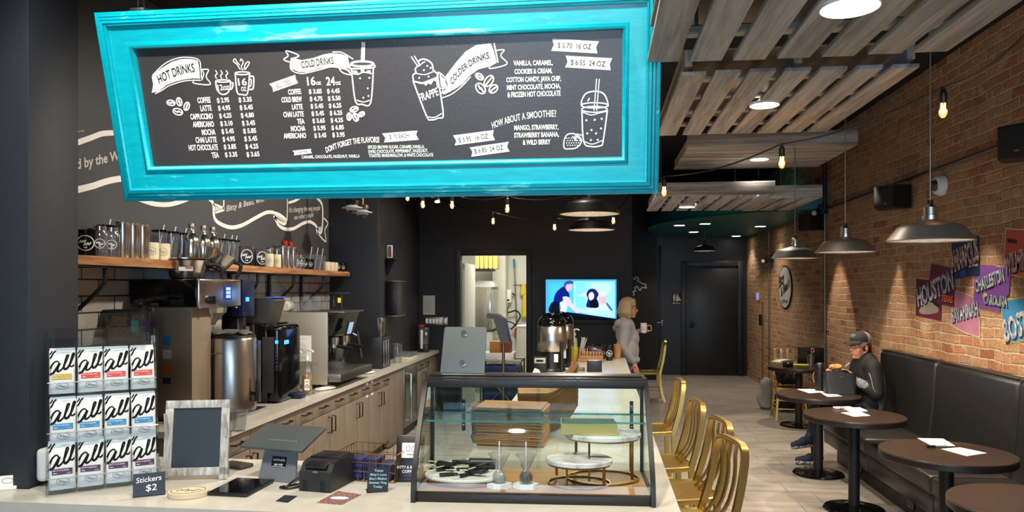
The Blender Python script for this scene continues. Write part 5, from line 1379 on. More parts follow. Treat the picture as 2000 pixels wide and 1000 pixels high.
a = at(848, 627, y=10.19); t = thing('light_switch', 'row of five white rocker switches in a steel plate', 'switch', a); mb = MB(); mb.bb(-.13, .13, -.005, 0, -.055, .055, .002); obj('plate', mb, STEELD, t)
for i in range(5): mb = MB(); mb.bb(-.12 + i * .048, -.085 + i * .048, -.009, -.005, -.033, .033, .001); obj('rocker', mb, PAPER, t)
a = at(870, 627, y=10.19); t = thing('light_switch', 'single white rocker switch beside the row of five', 'switch', a); mb = MB(); mb.bb(-.035, .035, -.005, 0, -.055, .055, .002); obj('plate', mb, STEELD, t); mb = MB(); mb.bb(-.018, .018, -.009, -.005, -.033, .033, .001); obj('rocker', mb, PAPER, t)
# dome cameras
for i, ((px, py, tt), lb) in enumerate((((688, 405, 7.2), 'white dome security camera under the frame, higher of the pair'), ((708, 414, 7.55), 'white dome security camera under the frame, lower of the pair'))):
    a = at(px, py, t=tt)
    t = thing('dome_camera', lb, 'camera', a); mb = MB(); mb.lathe([(0, .03), (.03, .03), (.08, .0), (.1, -.002), (.1, -.008), (.06, -.014), (.055, -.03), (0, -.03)], seg=28); obj('housing', mb, mat('camera_white', '#c9c8c4', .4), t)
    mb = MB(); mb.ball((0, 0, -.03), (.042, .042, .04)); obj('smoked_dome', mb, mat('smoked', '#3a3a3c', .1), t)
    mb = MB(); mb.bb(-.05, .05, -.05, .05, .03, .07, .004); mb.cyl((0, 0, .07), (0, 0, ZC - a.z), .012); obj('ceiling_rod', mb, STEELD if i else BLACKM, t)
# ------------------------------------------------------------------ things on the service counter
Z = HC + .0005
# acrylic bag rack, turned towards the room
RW = .415
rk = R(38)
ro = Vector((-2.205, 2.735, Z))
t = thing('acrylic_bag_rack', 'clear acrylic three tier rack holding coffee bags on the counter', 'display rack', ro, rk)
TIER = [(.005, .012), (.07, .185), (.135, .385)]      # depth and height of each tier
th = .004
for x in (0, RW):
    mb = MB(); prof = [(0, 0), (0, .09), (.05, .10), (.07, .26), (.115, .29), (.135, .46), (.20, .66), (.27, .66), (.27, 0)]
    mb.prism(prof, x - th / 2, x + th / 2, Matrix(((0, 0, 1, 0), (1, 0, 0, 0), (0, 1, 0, 0), (0, 0, 0, 1)))); obj('side_panel', mb, ACRYL, t)
for d, h in TIER:
    mb = MB(); mb.bb(.004, RW - .004, d, d + .085, h - .004, h); mb.bb(.004, RW - .004, d - .004, d, h - .004, h + .055); obj('tier_shelf', mb, ACRYL, t)
mb = MB(); mb.bb(.004, RW - .004, .262, .266, .01, .62); obj('back_panel', mb, ACRYL, t)
mb = MB(); mb.bb(.03, RW - .04, .20, .204, .50, .665); obj('header_sheet', mb, ACRYL, t)
for dz in TIER[:]:
    mb = MB(); mb.tube([(.002, dz[0] - .002, dz[1] + .056), (RW - .002, dz[0] - .002, dz[1] + .056)], .0025, 6); obj('polished_edge', mb, glass_mat('acrylic_edge', '#cfd8dc', 3, .1, .35), t)
BAGW = mat('white_bag_film', '#cfd0ce', .42, bump=(14, .25))
def bag_meshes():
    w, h, dp = .092, .172, .055
    mb = MB()
    def f(u, v):
        a = 2 * PI * u
        k = v
        cx = math.copysign(abs(math.cos(a)) ** .35, math.cos(a)) * w / 2 * (1 - .03 * math.sin(PI * k))
        d = dp / 2 * (1 - k ** 3 * .88)
        cy = math.copysign(abs(math.sin(a)) ** .45, math.sin(a)) * d + .020 * k * k
        return (cx, cy, h * k)
    mb.grid(40, 12, f, True)
    mb.raw([f(i / 40, 0) for i in range(40)], [tuple(range(39, -1, -1))])
    mb.raw([f(i / 40, 1) for i in range(40)], [tuple(range(40))])
    return mb, w, h, dp
def front(mb, pts2, wd, h=.0012, w=.092, hh=.172, dp=.055):
    pass
class BagFace(Plane):
    def __init__(s): s.U, s.V, s.N = Vector((1, 0, 0)), Vector((0, 0, 1)), Vector((0, -1, 0)); s.o = Vector()
    def P(s, u, v, h=.001):
        k = max(0, min(1, v / .172))
        d = .0275 * (1 - k ** 3 * .88)
        c = min(1, abs(u) / .046)
        y = -d * (1 - c ** 9) ** .5 + .020 * k * k if c < 1 else .020 * k * k
        return Vector((u, y - h * 1.6, v))
BF = BagFace()
def cl(pts): return [Vector((max(-.0455, min(.0455, x)), max(.002, min(.171, z)))) for x, z in pts]
bag0 = None
def make_bag(col, label, loc, rz, tilt):
    t = thing('coffee_bag', label, 'coffee bag', loc, rz, 'coffee bags in the rack', rot=(tilt, 0, rz))
    mb, *_ = bag_meshes(); obj('pouch', mb, BAGW, t, 'white foil pouch', smooth=60)
    mb = MB(); mb.bb(-.044, .044, .0185, .0215, .170, .182, .001); obj('top_seal', mb, BAGW, t)
    mb = MB()
    wd = lambda f: .0042 + .0042 * abs(math.sin(f * 7))
    S = lambda pts, w=wd: BF.stroke(mb, cl(pts), w, False)
    S([(-.008, .118), (-.018, .129), (-.032, .118), (-.042, .092), (-.040, .079), (-.030, .083), (-.018, .102), (-.008, .121), (-.016, .096), (-.012, .088), (.0, .098), (.010, .116), (.018, .135), (.022, .150), (.016, .15), (.010, .125), (.006, .103), (.012, .096), (.022, .106), (.030, .124), (.038, .146), (.041, .157), (.036, .157), (.029, .132), (.026, .112), (.034, .106), (.0455, .118)])
    S([(-.0455, .138), (-.038, .146), (-.030, .162), (-.022, .171)], lambda f: .006); S([(-.0455, .155), (-.038, .163), (-.034, .171)], lambda f: .005); S([(-.0455, .072), (-.040, .079)], lambda f: .006)
    obj('script_print', mb, INK, t, 'bold black script print', smooth=0)
    mb = MB(); BF.poly(mb, [(-.034, .056), (.0, .056), (.034, .056), (.034, .078), (0, .078), (-.034, .078)], False, .0012); o = obj('colour_band', mb, mat('band' + col, col, .55), t, 'coloured blend label', smooth=0)
    mb = MB(); BF.text(mb, "BITTY'S BLEND" if col != '#b29b2e' else 'DECAF', (-.030, .0685), (.022, .0685) if col != '#b29b2e' else (-.004, .0685), .0055, .01, 0, .002); BF.poly(mb, [(-.030, .060), (-.018, .060), (-.018, .0625), (-.030, .0625)], False, .002); BF.poly(mb, [(.014, .060), (.028, .060), (.028, .0615), (.014, .0615)], False, .002)
    obj('band_print', mb, mat('bandprint' + col, '#d9cfc4', .6), o, smooth=0)
    mb = MB(); BF.stroke(mb, [Vector((.002 + .021 * math.cos(a), .03 + .0125 * math.sin(a))) for a in [2 * PI * i / 12 for i in range(12)]], .0012, False, True)
    BF.stroke(mb, cl([(-.012, .029), (-.008, .034), (-.006, .029), (-.002, .034), (.001, .030)]), .0016, False); BF.stroke(mb, cl([(.0, .025), (.004, .030), (.006, .025), (.011, .029), (.017, .026)]), .0016, False)
    obj('oval_mark', mb, GREYINK, t, 'thin oval mark', smooth=0)
    mb = MB(); BF.poly(mb, [(-.004, .163), (.028, .163), (.028, .1638), (-.004, .1638)], False, .0012); obj('tear_line', mb, GREYINK, t, smooth=0)
    return t
ux, uy = Vector((math.cos(rk), math.sin(rk), 0)), Vector((-math.sin(rk), math.cos(rk), 0))
names = [['purple labelled white coffee bag at the outer end of the bottom tier', 'purple labelled white coffee bag second on the bottom tier', 'purple labelled white coffee bag third on the bottom tier', 'purple labelled white coffee bag partly behind the sticker price card'],
         ['blue labelled white coffee bag at the column end of the middle tier', 'blue labelled white coffee bag second on the middle tier', 'blue labelled white coffee bag third on the middle tier', 'blue labelled white coffee bag at the chalkboard end of the middle tier'],
         ['yellow labelled white coffee bag on the top tier', 'red labelled white coffee bag directly beside the yellow one', 'red labelled white coffee bag standing lowest on the top tier', 'red labelled white coffee bag at the chalkboard end of the top tier']]
cols = [['#46264f'] * 4, ['#1f7fb0'] * 4, ['#b29b2e', '#c4372f', '#c4372f', '#c4372f']]
src = {}
rnd = random.Random(11)
for ti, (d, h) in enumerate(TIER):
    for k in range(4):
        p = ro + ux * (.055 + .102 * k + rnd.uniform(-.003, .003)) + uy * (d + .040 + rnd.uniform(-.003, .004)) + Vector((0, 0, h + .0045))
        rz = rk + R(rnd.uniform(-5, 3)); tl = R(-6 + rnd.uniform(-1, 1))
        c = cols[ti][k]
        if c not in src: src[c] = make_bag(c, names[ti][k], p, rz, tl); src[c].scale = (1.07,) * 3
        else:
            b = dup(src[c], p, None, names[ti][k]); b.rotation_euler = (tl, 0, rz); b.scale = (1.07,) * 3
# sticker price card
a = at(291, 970, z=Z)
t = thing('price_card', 'black card reading Stickers with the price two dollars', 'sign', (a.x, a.y, Z), R(30))
mb = MB(); mb.box((0, .01, .047), (.118, .003, .092), Matrix.Rotation(R(-10), 4, 'X'), rz=0); mb.box((0, .035, .002), (.118, .06, .003)); obj('card', mb, BLACKP, t)
PC = Plane((0, 0, 0), (1, 0, 0), (0, 0, 1)); PC.o = Vector((0, .0085 - .0005, 0)); Rm = Matrix.Rotation(R(-10), 4, 'X')
def tilted(pl, M):
    q = Plane(M @ pl.o, M.to_3x3() @ pl.U, M.to_3x3() @ pl.V); return q
PC = tilted(PC, Rm)
mb = MB(); PC.text(mb, 'Stickers', (-.047, .056), (.045, .062), .02, .01, .1, .0012); PC.text(mb, '$2', (-.012, .022), (.028, .024), .024, .01, .1, .0012); obj('chalk_text', mb, CHALK, t, 'white handwriting', smooth=0)
# business card holder at the far side
a = at(4, 958, z=Z)
t = thing('card_holder', 'small white card stand at the picture edge beside the column', 'card holder', (a.x, a.y, Z), R(30)); mb = MB(); mb.bb(-.05, .05, 0, .05, 0, .012, .002); mb.bb(-.05, .05, .03, .034, .012, .05); obj('stand', mb, WHITEP, t)
mb = MB(); mb.bb(-.045, .045, .022, .026, .012, .055); c = obj('card', mb, PAPER, t, smooth=0); mb = MB(); pl = Plane((0, .022, .034), (1, 0, 0), (0, 0, 1)); pl.stroke(mb, [Vector(q) for q in pl.ell((.015, 0), .02, .011, 12)], .0014, False, True); obj('oval_mark', mb, GREYINK, c, smooth=0)
# white plastic fixture on the column behind the rack
mb = MB(); mb.bb(0, .05, -.06, .06, 0, .14, .02, seg=3); single('wall_fixture', 'rounded white plastic fixture on the dark column behind the bag rack', 'fixture', mb, WHITEP, (-2.368, 2.93, .93))
# chalkboard easel
a = at(376, 940, z=Z)
t = thing('chalkboard_easel', 'small blank chalkboard in a whitewashed wooden frame on the counter', 'chalkboard', (a.x, a.y + .02, Z), R(14))
Mt = Matrix.Rotation(R(-9), 4, 'X')
w2, hh = .135, .345
for x0, x1, z0, z1, nm in ((-w2, w2, hh - .034, hh, 'top_rail'), (-w2, w2, .02, .054, 'bottom_rail'), (-w2, -w2 + .034, .054, hh - .034, 'side_rail'), (w2 - .034, w2, 0, hh - .034, 'side_rail')):
    mb = MB(); mb.box(((x0 + x1) / 2, 0, (z0 + z1) / 2), (x1 - x0, .018, z1 - z0), Mt, bev=.002); obj(nm, mb, FRAMEW, t)
mb = MB(); mb.box((0, .003, .185), (.205, .008, .27), Mt); obj('chalk_panel', mb, mat('slate_board', '#20262c', .5), t, 'blank dark slate')
for x in (-w2 + .012, w2 - .012):
    mb = MB(); mb.box((x, .06, .14), (.014, .01, .29), Matrix.Rotation(R(12), 4, 'X') , bev=.002); obj('rear_leg', mb, FRAMEW, t)
# round stack of stickers
a = at(368, 968, z=Z)
t = thing('coaster_stack', 'cream round coaster pile with oval logo lying before the chalkboard', 'coasters', (a.x, a.y, Z), R(20))
mb = MB(); mb.disc((0, 0, 0), .078, .022, 40, .002, sx=1, sy=.8); obj('coaster', mb, mat('cream_wood', '#d5c3a0', .6), t)
mb = MB(); pl = Plane((0, 0, .0225), (1, 0, 0), (0, 1, 0)); pl.stroke(mb, [Vector(q) for q in pl.ell((0, 0), .066, .05, 20)], .003, False, True, .0005); pl.stroke(mb, [Vector(q) for q in ((-.045, -.005), (-.03, .014), (-.02, 0), (-.005, .016), (.0, .002))], .005, False, False, .0005); pl.stroke(mb, [Vector(q) for q in ((-.01, -.02), (.01, -.004), (.02, -.018), (.035, .0), (.05, -.01))], .005, False, False, .0005); obj('logo', mb, GREYINK, t, smooth=0)
# plastic cups behind the chalkboard
for i, (px, py) in enumerate(((405, 858), (432, 856))):
    a = at(px, py, z=HB2); tt = thing('clear_cup', ('clear plastic cup behind the top of the chalkboard', 'second clear plastic cup behind the chalkboard corner')[i], 'cup', (a.x, max(a.y, 4.28), HB2 + .0005), 0, 'cups behind the chalkboard')
    mb = MB(); mb.lathe([(0, .002), (.034, 0), (.047, .12), (.05, .123)], seg=24); obj('cup', mb, CUPG, tt); mb = MB(); mb.lathe([(.049, .12), (.051, .123), (.049, .126), (.047, .123), (.049, .12)], seg=24); obj('rim', mb, CUPG, tt)
# tablet
c4 = [at(*p, z=Z) for p in ((413, 974), (497, 978), (528, 937), (447, 934))]
cen = sum(c4, Vector()) / 4; ang = math.atan2(c4[1].y - c4[0].y, c4[1].x - c4[0].x)
e1 = (c4[1] - c4[0]).normalized(); 
t = thing('tablet', 'black tablet lying flat on the counter beside the chalkboard', 'tablet', (cen.x, cen.y, Z), ang)
mb = MB(); mb.box((0, 0, .008), (.175, .235, .013), bev=.005); obj('case', mb, BLACKP, t)
mb = MB(); mb.box((0, 0, .0152), (.16, .22, .001)); obj('glass_face', mb, mat('tablet_glass', '#08080a', .06), t)
# payment screen on stand
a = at(535, 944, z=Z)
t = thing('payment_terminal', 'grey payment screen tilted on a stand with a card only sticker', 'payment terminal', (a.x, a.y + .03, Z), R(-12))
GREYM = mat('grey_metal_paint', '#7e8284', .4, .3)
Ms = Matrix.Rotation(R(-14), 4, 'X')
mb = MB(); n_ = 7
mb.prism([(-.093, 0), (.093, 0), (.093, .02), (.08, .165), (.068, .178), (-.068, .178), (-.08, .165), (-.093, .02)], -.005, .005, Ms @ Matrix.Rotation(PI / 2, 4, 'X')); obj('stand', mb, GREYM, t)
mb = MB(); mb.box((0, .07, .006), (.17, .14, .01), bev=.004); obj('foot_plate', mb, GREYM, t)
mb = MB(); mb.box((0, 0, 0), (.32, .014, .20), Matrix.Translation((-.02, .075, .175)) @ Matrix.Rotation(R(-70), 4, 'X'), bev=.005); sc2 = obj('screen_housing', mb, mat('screen_back_grey', '#575b5b', .35, .3), t)
mb = MB(); mb.box((0, .0078, 0), (.30, .001, .18), Matrix.Translation((-.02, .075, .175)) @ Matrix.Rotation(R(-70), 4, 'X')); obj('display', mb, BLACKG, sc2)
PT = tilted(Plane((0, -.0052, 0), (1, 0, 0), (0, 0, 1)), Ms)
mb = MB(); PT.poly(mb, [(-.037, .06), (.037, .06), (.037, .106), (-.037, .106)], False, .0006); st = obj('sticker', mb, BLACKP, t, 'black sticker with white writing', smooth=0)
mb = MB(); PT.text(mb, 'card/mobile', (-.03, .087), (.03, .087), .010, .02, .2, .0014); PT.text(mb, 'pay only', (-.022, .068), (.022, .068), .010, .02, .2, .0014); PT.stroke(mb, [Vector(q) for q in ((-.0345, .0625), (.0345, .0625), (.0345, .1035), (-.0345, .1035))][:1] + [Vector(q) for q in ((.0345, .0625),)], .0012, False, False, .0014); obj('sticker_text', mb, CHALK, st, smooth=0)
# receipt printer
a = at(604, 960, z=Z)
t = thing('receipt_printer', 'black receipt printer on the counter beside the payment screen', 'printer', (a.x + .04, a.y + .10, Z), R(-8))
mb = MB(); mb.prism([(-.105, .0), (.105, 0), (.105, .118), (-.035, .122), (-.075, .112), (-.095, .085), (-.105, .08)], -.072, .072, Matrix.Rotation(PI / 2, 4, 'Z') @ Matrix.Rotation(PI / 2, 4, 'X')); obj('body', mb, mat('printer_black', '#232527', .42), t)
mb = MB(); mb.box((0, -.06, .115), (.10, .05, .02), Matrix.Rotation(R(8), 4, 'X'), bev=.006); mb.box((0, .03, .124), (.13, .12, .008), bev=.003); obj('lid', mb, BLACKP, t)
for x in (-.045, .035):
    mb = MB(); mb.box((x, -.1052, .024), (.022, .003, .046), bev=.001); obj('front_notch', mb, mat('deep_black', '#060607', .6), t)
mb = MB(); mb.bb(-.008, .014, -.1066, -.1056, .078, .086); obj('badge', mb, mat('badge_grey', '#6d7074', .4), t)
mb = MB(); mb.tube(smooth3([(-.07, -.02, .05), (-.12, -.05, .03), (-.15, -.07, .006), (-.165, -.09, .005)], 6), .0045, 6); mb.tube(smooth3([(-.07, -.0, .02), (-.12, -.03, .006), (-.17, -.09, .005), (-.12, -.1, .005), (-.09, -.05, .006)], 6), .004, 6); obj('power_cable', mb, BLACKP, t)
# dark flat box behind the screen
mb = MB(); mb.bb(-.07, .07, -.04, .04, 0, .018, .006); single('card_reader', 'flat dark device behind the payment screen beside the chalkboard', 'card reader', mb, mat('dark_grey_device', '#36332f', .5), (at(462, 912, z=Z).x, at(462, 912, z=Z).y, Z), R(-20))
# gold wire basket
c = at(720, 942, z=Z)
t = thing('wire_basket', 'gold wire basket holding dark blue boxes on the counter', 'basket', (c.x, c.y + .10, Z), R(-5))
w, d, h = .125, .095, .125
P0 = lambda x, y, z: (x * (1 + .12 * z / h), y * (1 + .12 * z / h), z)
mb = MB()
for z in (.003, h):
    mb.tube(smooth3([P0(-w, -d, z), P0(w, -d, z), P0(w, d, z), P0(-w, d, z)], 1), .0028 if z > .01 else .002, 6, True)
obj('rim_wire', mb, BRASS, t)
mb = MB()
for z in (.045, .085): mb.tube([P0(-w, -d, z), P0(w, -d, z), P0(w, d, z), P0(-w, d, z)], .0014, 5, True)
for i in range(10):
    x = -w + 2 * w * i / 9
    for y in (-d, d): mb.tube([P0(x, y, .003), P0(x, y, h)], .0014, 5)
    mb.tube([P0(x, -d, .003), P0(x, d, .003)], .0014, 5)
for i in range(1, 8):
    y = -d + 2 * d * i / 8
    for x in (-w, w): mb.tube([P0(x, y, .003), P0(x, y, h)], .0014, 5)
obj('wire_mesh', mb, BRASS, t)
NAVY = mat('navy_packet', '#262552', .5)
for i in range(4):
    for j in range(3):
        lb = ['front', 'middle', 'back'][j] + ' row, ' + ['bottom', 'second', 'third', 'top'][i]
        m2 = MB(); m2.box((0, 0, .011), (.062, .10, .021), bev=.002)
        if i < 3 or j < 2: single('blue_packet', 'dark blue packet in the gold basket, ' + ['column at the printer side', 'centre column', 'column at the display case side'][j] + ', ' + ['bottom', 'second', 'third', 'top'][i] + ' layer', 'packet', m2, NAVY, (c.x + (-.068 + .067 * j), c.y + .10 - .02 + .004 * i, Z + .005 + .0215 * i), R(-5), 'packets in the basket')
# little black price sign
a = at(737, 962, z=Z)
t = thing('menu_card', 'small black stand card with pale blue handwriting before the wire basket', 'sign', (a.x, a.y, Z), R(22))
Mk = Matrix.Rotation(R(-16), 4, 'X') @ Matrix.Rotation(R(4), 4, 'Y')
mb = MB(); mb.box((0, 0, .052), (.085, .003, .1), Mk); mb.box((.0, .03, .002), (.085, .06, .003)); obj('card', mb, BLACKP, t)
PK = tilted(Plane((0, -.0016, 0), (1, 0, 0), (0, 0, 1)), Mk)
mb = MB()
for i, (s_, x0, x1) in enumerate((('Taste', -.016, .02), ("Bitty's Love", -.032, .034), ("Beau's Medium", -.035, .036), ('Sweetest Thing', -.036, .036), ('Today', -.018, .02))): PK.text(mb, s_, (x0, .083 - i * .016), (x1, .083 - i * .016), .009, .01, .15, .001)
obj('chalk_text', mb, mat('pale_blue_chalk', '#a8cfd8', .6), t, smooth=0)
# black machine with logo beside the case
a = at(788, 944, z=Z)
t = thing('tablet_stand', 'black stand with white printed card pressed against the display case', 'stand', (a.x + .015, a.y + .03, Z), R(6))
Mq = Matrix.Rotation(R(-18), 4, 'X')
mb = MB(); mb.box((0, .01, .1), (.12, .03, .2), Mq, bev=.006); mb.box((0, .05, .01), (.13, .12, .018), bev=.004); obj('body', mb, BLACKP, t)
PQ = tilted(Plane((0, -.0055, 0), (1, 0, 0), (0, 0, 1)), Mq)
mb = MB(); PQ.poly(mb, [(-.035, .10), (.045, .10), (.045, .165), (-.035, .165)], False, .001); cc = obj('printed_card', mb, PAPER, t, smooth=0)
mb = MB(); PQ.stroke(mb, [Vector(q) for q in PQ.ell((-.008, .14), .008, .012, 8)], .002, False, True, .0016); PQ.stroke(mb, [Vector(q) for q in PQ.ell((.016, .138), .008, .012, 8)], .002, False, True, .0016); PQ.stroke(mb, [Vector(q) for q in ((-.012, .115), (.025, .113))], .003, False, False, .0016); obj('card_drawing', mb, GREYINK, cc, smooth=0)
mb = MB(); PQ.text(mb, "BITTY & BEAU'S", (-.052, .055), (.05, .055), .011, .02, 0, .0014); PQ.text(mb, 'COFFEE', (-.03, .037), (.028, .037), .011, .02, 0, .0014); obj('white_lettering', mb, CHALK, t, smooth=0)
# cards lying on the counter
def flat_card(name, label, cat, pts, cols_, th_=.0006):
    P = [at(*p, z=Z) for p in pts]; cen = sum(P, Vector()) / len(P); cen.z = Z
    t = thing(name, label, cat, cen)
    mb = MB(); mb.prism([(p.x - cen.x, p.y - cen.y) for p in P], 0, th_); obj('card', mb, cols_, t, smooth=0)
    return t, [p - cen for p in P]
flat_card('business_card', 'dark blue business card lying on the counter', 'card', [(538, 979), (562, 982), (581, 969), (556, 967)], mat('dark_blue_card', '#1d2130', .5))
t, q = flat_card('postcard', 'dark red patterned postcard with white patch lying on the counter', 'card', [(618, 982), (668, 986), (706, 966), (660, 959)], mat('maroon_card', '#4a2326', .5, noise=(120, '#a87f78', .25, 3)))
mb = MB(); mb.lathe([(0, 0), (.038, 0)], (0, 0, .001), 20, sy=.5); obj('white_patch', mb, PAPER, t, smooth=0)

# ------------------------------------------------------------------ glass display case
t = thing('display_case', 'curved glass pastry case in a dark bronze frame on the counter', 'display case', (-.262, 2.868, Z), R(2.7))
CW, CD, CH = .474, .42, .445
side = [(0, 0), (0, .03), (.006, .07), (.025, .12), (.06, .18), (.115, .26), (.185, .345), (.235, .40), (.27, .43), (.29, CH)]
inner = smooth3([(y, z, 0) for y, z in side], 4)
XZ = Matrix(((0, 0, 1, 0), (1, 0, 0, 0), (0, 1, 0, 0), (0, 0, 0, 1)))
mb = MB(); mb.bb(-CW, CW, 0, CD, 0, .035, .004); obj('base_frame', mb, BRONZE, t)
mb = MB(); mb.bb(-CW + .02, CW - .02, .02, CD - .02, .0352, .04); obj('floor_board', mb, OAKB, t, 'oak coloured floor board')
for sx in (-1, 1):
    mb = MB(); x = sx * (CW - .009)
    pts = [(x, p[0], p[1]) for p in inner]
    mb.tube(pts, None, sec=[(-.012, -.009), (.012, -.009), (.012, .009), (-.012, .009)] if False else [(-.009, -.013), (.009, -.013), (.009, .013), (-.009, .013)], up=(0, -1, .3)); obj('curved_rib', mb, BRONZE, t)
    mb = MB(); mb.bb(x - .009, x + .009, CD - .02, CD, .03, CH); obj('rear_post', mb, BRONZE, t)
    mb = MB(); poly = [(p[0] + .008, p[1]) for p in inner] + [(CD - .02, CH - .01), (CD - .02, .036)]; poly = [q for q in poly if q[1] >= .03]
    mb.prism(poly, x - .002, x + .002, XZ); obj('side_glass', mb, GLASS, t)
mb = MB(); mb.bb(-CW, CW, .28, CD, CH - .008, CH + .012, .004); mb.bb(-CW, CW, .262, .29, CH - .03, CH + .002, .003); obj('top_frame', mb, BRONZE, t)
mb = MB(); mb.bb(-CW + .02, CW - .02, .30, CD - .02, CH + .0125, CH + .02, .003); obj('top_ledge', mb, BRONZE, t)
mb = MB()
g = [(p[0] + .004, p[1]) for p in inner if p[1] >= .03]
vs = [(-CW + .018, y, z) for y, z in g] + [(CW - .018, y, z) for y, z in g]
mb.raw(vs, [(i, i + 1, len(g) + i + 1, len(g) + i) for i in range(len(g) - 1)]); obj('curved_glass', mb, GLASS, t, 'curved front glass', smooth=80)
mb = MB(); mb.bb(-CW + .02, CW - .02, .17, CD - .04, .285, .291); s = obj('glass_shelf', mb, SHELFG, t)
mb = MB(); mb.bb(-CW + .02, CW - .02, .168, .17, .284, .292); mb.bb(-CW + .02, CW - .02, CD - .04, CD - .038, .284, .292); obj('polished_edge', mb, GLEDGE, s)
for a0, b0, yy in ((-CW + .02, .02, CD - .012), (.0, CW - .02, CD - .006)):
    mb = MB(); mb.bb(a0, b0, yy - .002, yy + .002, .036, CH - .01); dd = obj('sliding_door', mb, GLASS, t)
for xx in (-.325, .42):
    mb = MB(); mb.bb(xx - .008, xx + .008, CD - .002, CD + .01, .20, .34, .003); obj('door_handle', mb, BLACKM, t)
    mb = MB()
    for zz in (.23, .32): mb.ball((xx, CD - .004, zz), .006, 10, 6)
    obj('door_stud', mb, STEELM, t)
Mcase = t.matrix_basis
def in_case(x, y, z=.0405): return Mcase @ Vector((x, y, z))
rc = R(2.7)
# cake stands
def cake_stand(x, y, r, h, label, sy=1.0):
    p = in_case(x, y); t = thing('cake_stand', label, 'cake stand', p, rc, 'marble cake stands')
    mb = MB(); mb.disc((0, 0, h - .02), r, .02, 56, .003, sy=sy); obj('marble_top', mb, MARBLE, t, 'grey marble disc')
    mb = MB(); mb.tube([(r * .93 * math.cos(a), r * .93 * math.sin(a) * sy, h - .023) for a in [2 * PI * i / 48 for i in range(48)]], .004, 6, True); mb.tube([(r * .93 * math.cos(a), r * .93 * math.sin(a) * sy, .004) for a in [2 * PI * i / 48 for i in range(48)]], .004, 6, True); obj('brass_ring', mb, BRASS, t)
    for a in (.6, 2.4, 4.3, 5.6):
        mb = MB(); mb.box((r * .93 * math.cos(a), r * .93 * math.sin(a) * sy, h / 2), (.012, .004, h - .03), rz=a); obj('brass_post', mb, BRASS, t)
    return p
cake_stand(.285, .255, .16, .195, 'tall marble cake stand carrying the brass tray', .8)
cake_stand(.185, .165, .135, .105, 'lower marble cake stand in front of the tall one', .8)
p = in_case(.225, .245, .2365)
t = thing('brass_tray', 'shallow satin brass tray on the tall marble stand', 'tray', p, rc + R(1)); mb = MB()
mb.bb(-.115, .115, -.07, .07, 0, .004)
for a in ((-.115, .115, -.07, -.067), (-.115, .115, .067, .07), (-.115, -.112, -.067, .067), (.112, .115, -.067, .067)): mb.bb(*a, .004, .045)
obj('tray', mb, BRASST, t)
p = in_case(-.285, .165); t = thing('serving_plate', 'low marble plate on a brass drum with black wrapped sticks', 'plate', p, rc)
mb = MB(); mb.disc((0, 0, .022), .165, .012, 56, .003, sy=.72); obj('marble_top', mb, WHITEM, t); mb = MB(); mb.disc((0, 0, 0), .15, .021, 56, .002, sy=.72); obj('brass_drum', mb, BRASS, t)
rnd = random.Random(21)
lab = ['by the glass rib', 'at the front edge', 'near the cake pop', 'at the back edge', 'in the middle', 'crossing the pile', 'under the others', 'by the black roll', 'tilted upward', 'with its stick forward', 'lying crosswise', 'beside the roll', 'half covered', 'on the brass side', 'at the pile end', 'on the very top']
for i in range(16):
    an = rnd.uniform(0, PI); x = rnd.uniform(-.11, .09); y = rnd.uniform(-.06, .05); z = .035 + (i // 6) * .014
    t2 = thing('wrapped_stick', 'black wrapped treat on pale stick in the heap on the marble plate', 'treat', p + Vector((x, y, z)), an, 'black wrapped treats', rot=(rnd.uniform(-.15, .15), 0, an * .5 - .4))
    mb = MB(); mb.box((0, 0, .007), (.062, .02, .013), bev=.005); mb.prism([(.028, -.007), (.045, -.012), (.045, .012), (.028, .007)], .004, .009); obj('wrapper', mb, BLACKP, t2)
    mb = MB(); mb.cyl((-.03, 0, .007), (-.075, 0, .007), .002, seg=6); obj('stick', mb, CREAM, t2)
mb = MB(); mb.cyl((-.055, 0, .022), (.055, 0, .022), .022, seg=20); single('black_roll', 'black cylindrical roll lying behind the wrapped treats', 'roll', mb, BLACKP, p + Vector((.06, .085, .034)), rc)
for i, (x, c, lb, l2) in enumerate(((-.135, '#c9bfae', 'cake pop in clear wrap with pale filling on a hexagon tile', 'white hexagon marble tile under the pale cake pop'), (-.028, '#4a2f38', 'cake pop in clear wrap with dark berry ball on a hexagon tile', 'white hexagon marble tile under the dark cake pop'))):
    p = in_case(x, .085); poly = [(.052 * math.cos(a), .052 * math.sin(a) * .75) for a in [PI / 3 * k + .1 for k in range(6)]]
    mb = MB(); mb.prism(poly, 0, .018); single('hexagon_tile', l2, 'tile', mb, WHITEM, p, rc, 'hexagon tiles')
    t2 = thing('cake_pop', lb, 'cake pop', p + Vector((0, 0, .0185)), 0, 'wrapped cake pops')
    mb = MB(); mb.ball((0, 0, .024), (.024, .024, .024), 20, 14); obj('cake_ball', mb, mat('cake' + c, c, .45, bump=(60, .3)), t2)
    mb = MB(); mb.cyl((0, 0, .045), (0, 0, .165), .0025, seg=8); obj('stick', mb, mat('white_stick', '#e8e4dc', .5), t2)
    mb = MB()
    def wrap(u, v):
        a = 2 * PI * u; r = (.027 if v < .3 else .027 - .015 * (v - .3) / .15 if v < .45 else .012 + .03 * (v - .45) / .55) * (1 + .10 * math.sin(a * 7 + v * 5) * v)
        return (r * math.cos(a), r * math.sin(a), .002 + .115 * v)
    mb.grid(36, 12, wrap, True); obj('clear_wrap', mb, CUPG, t2, smooth=20)
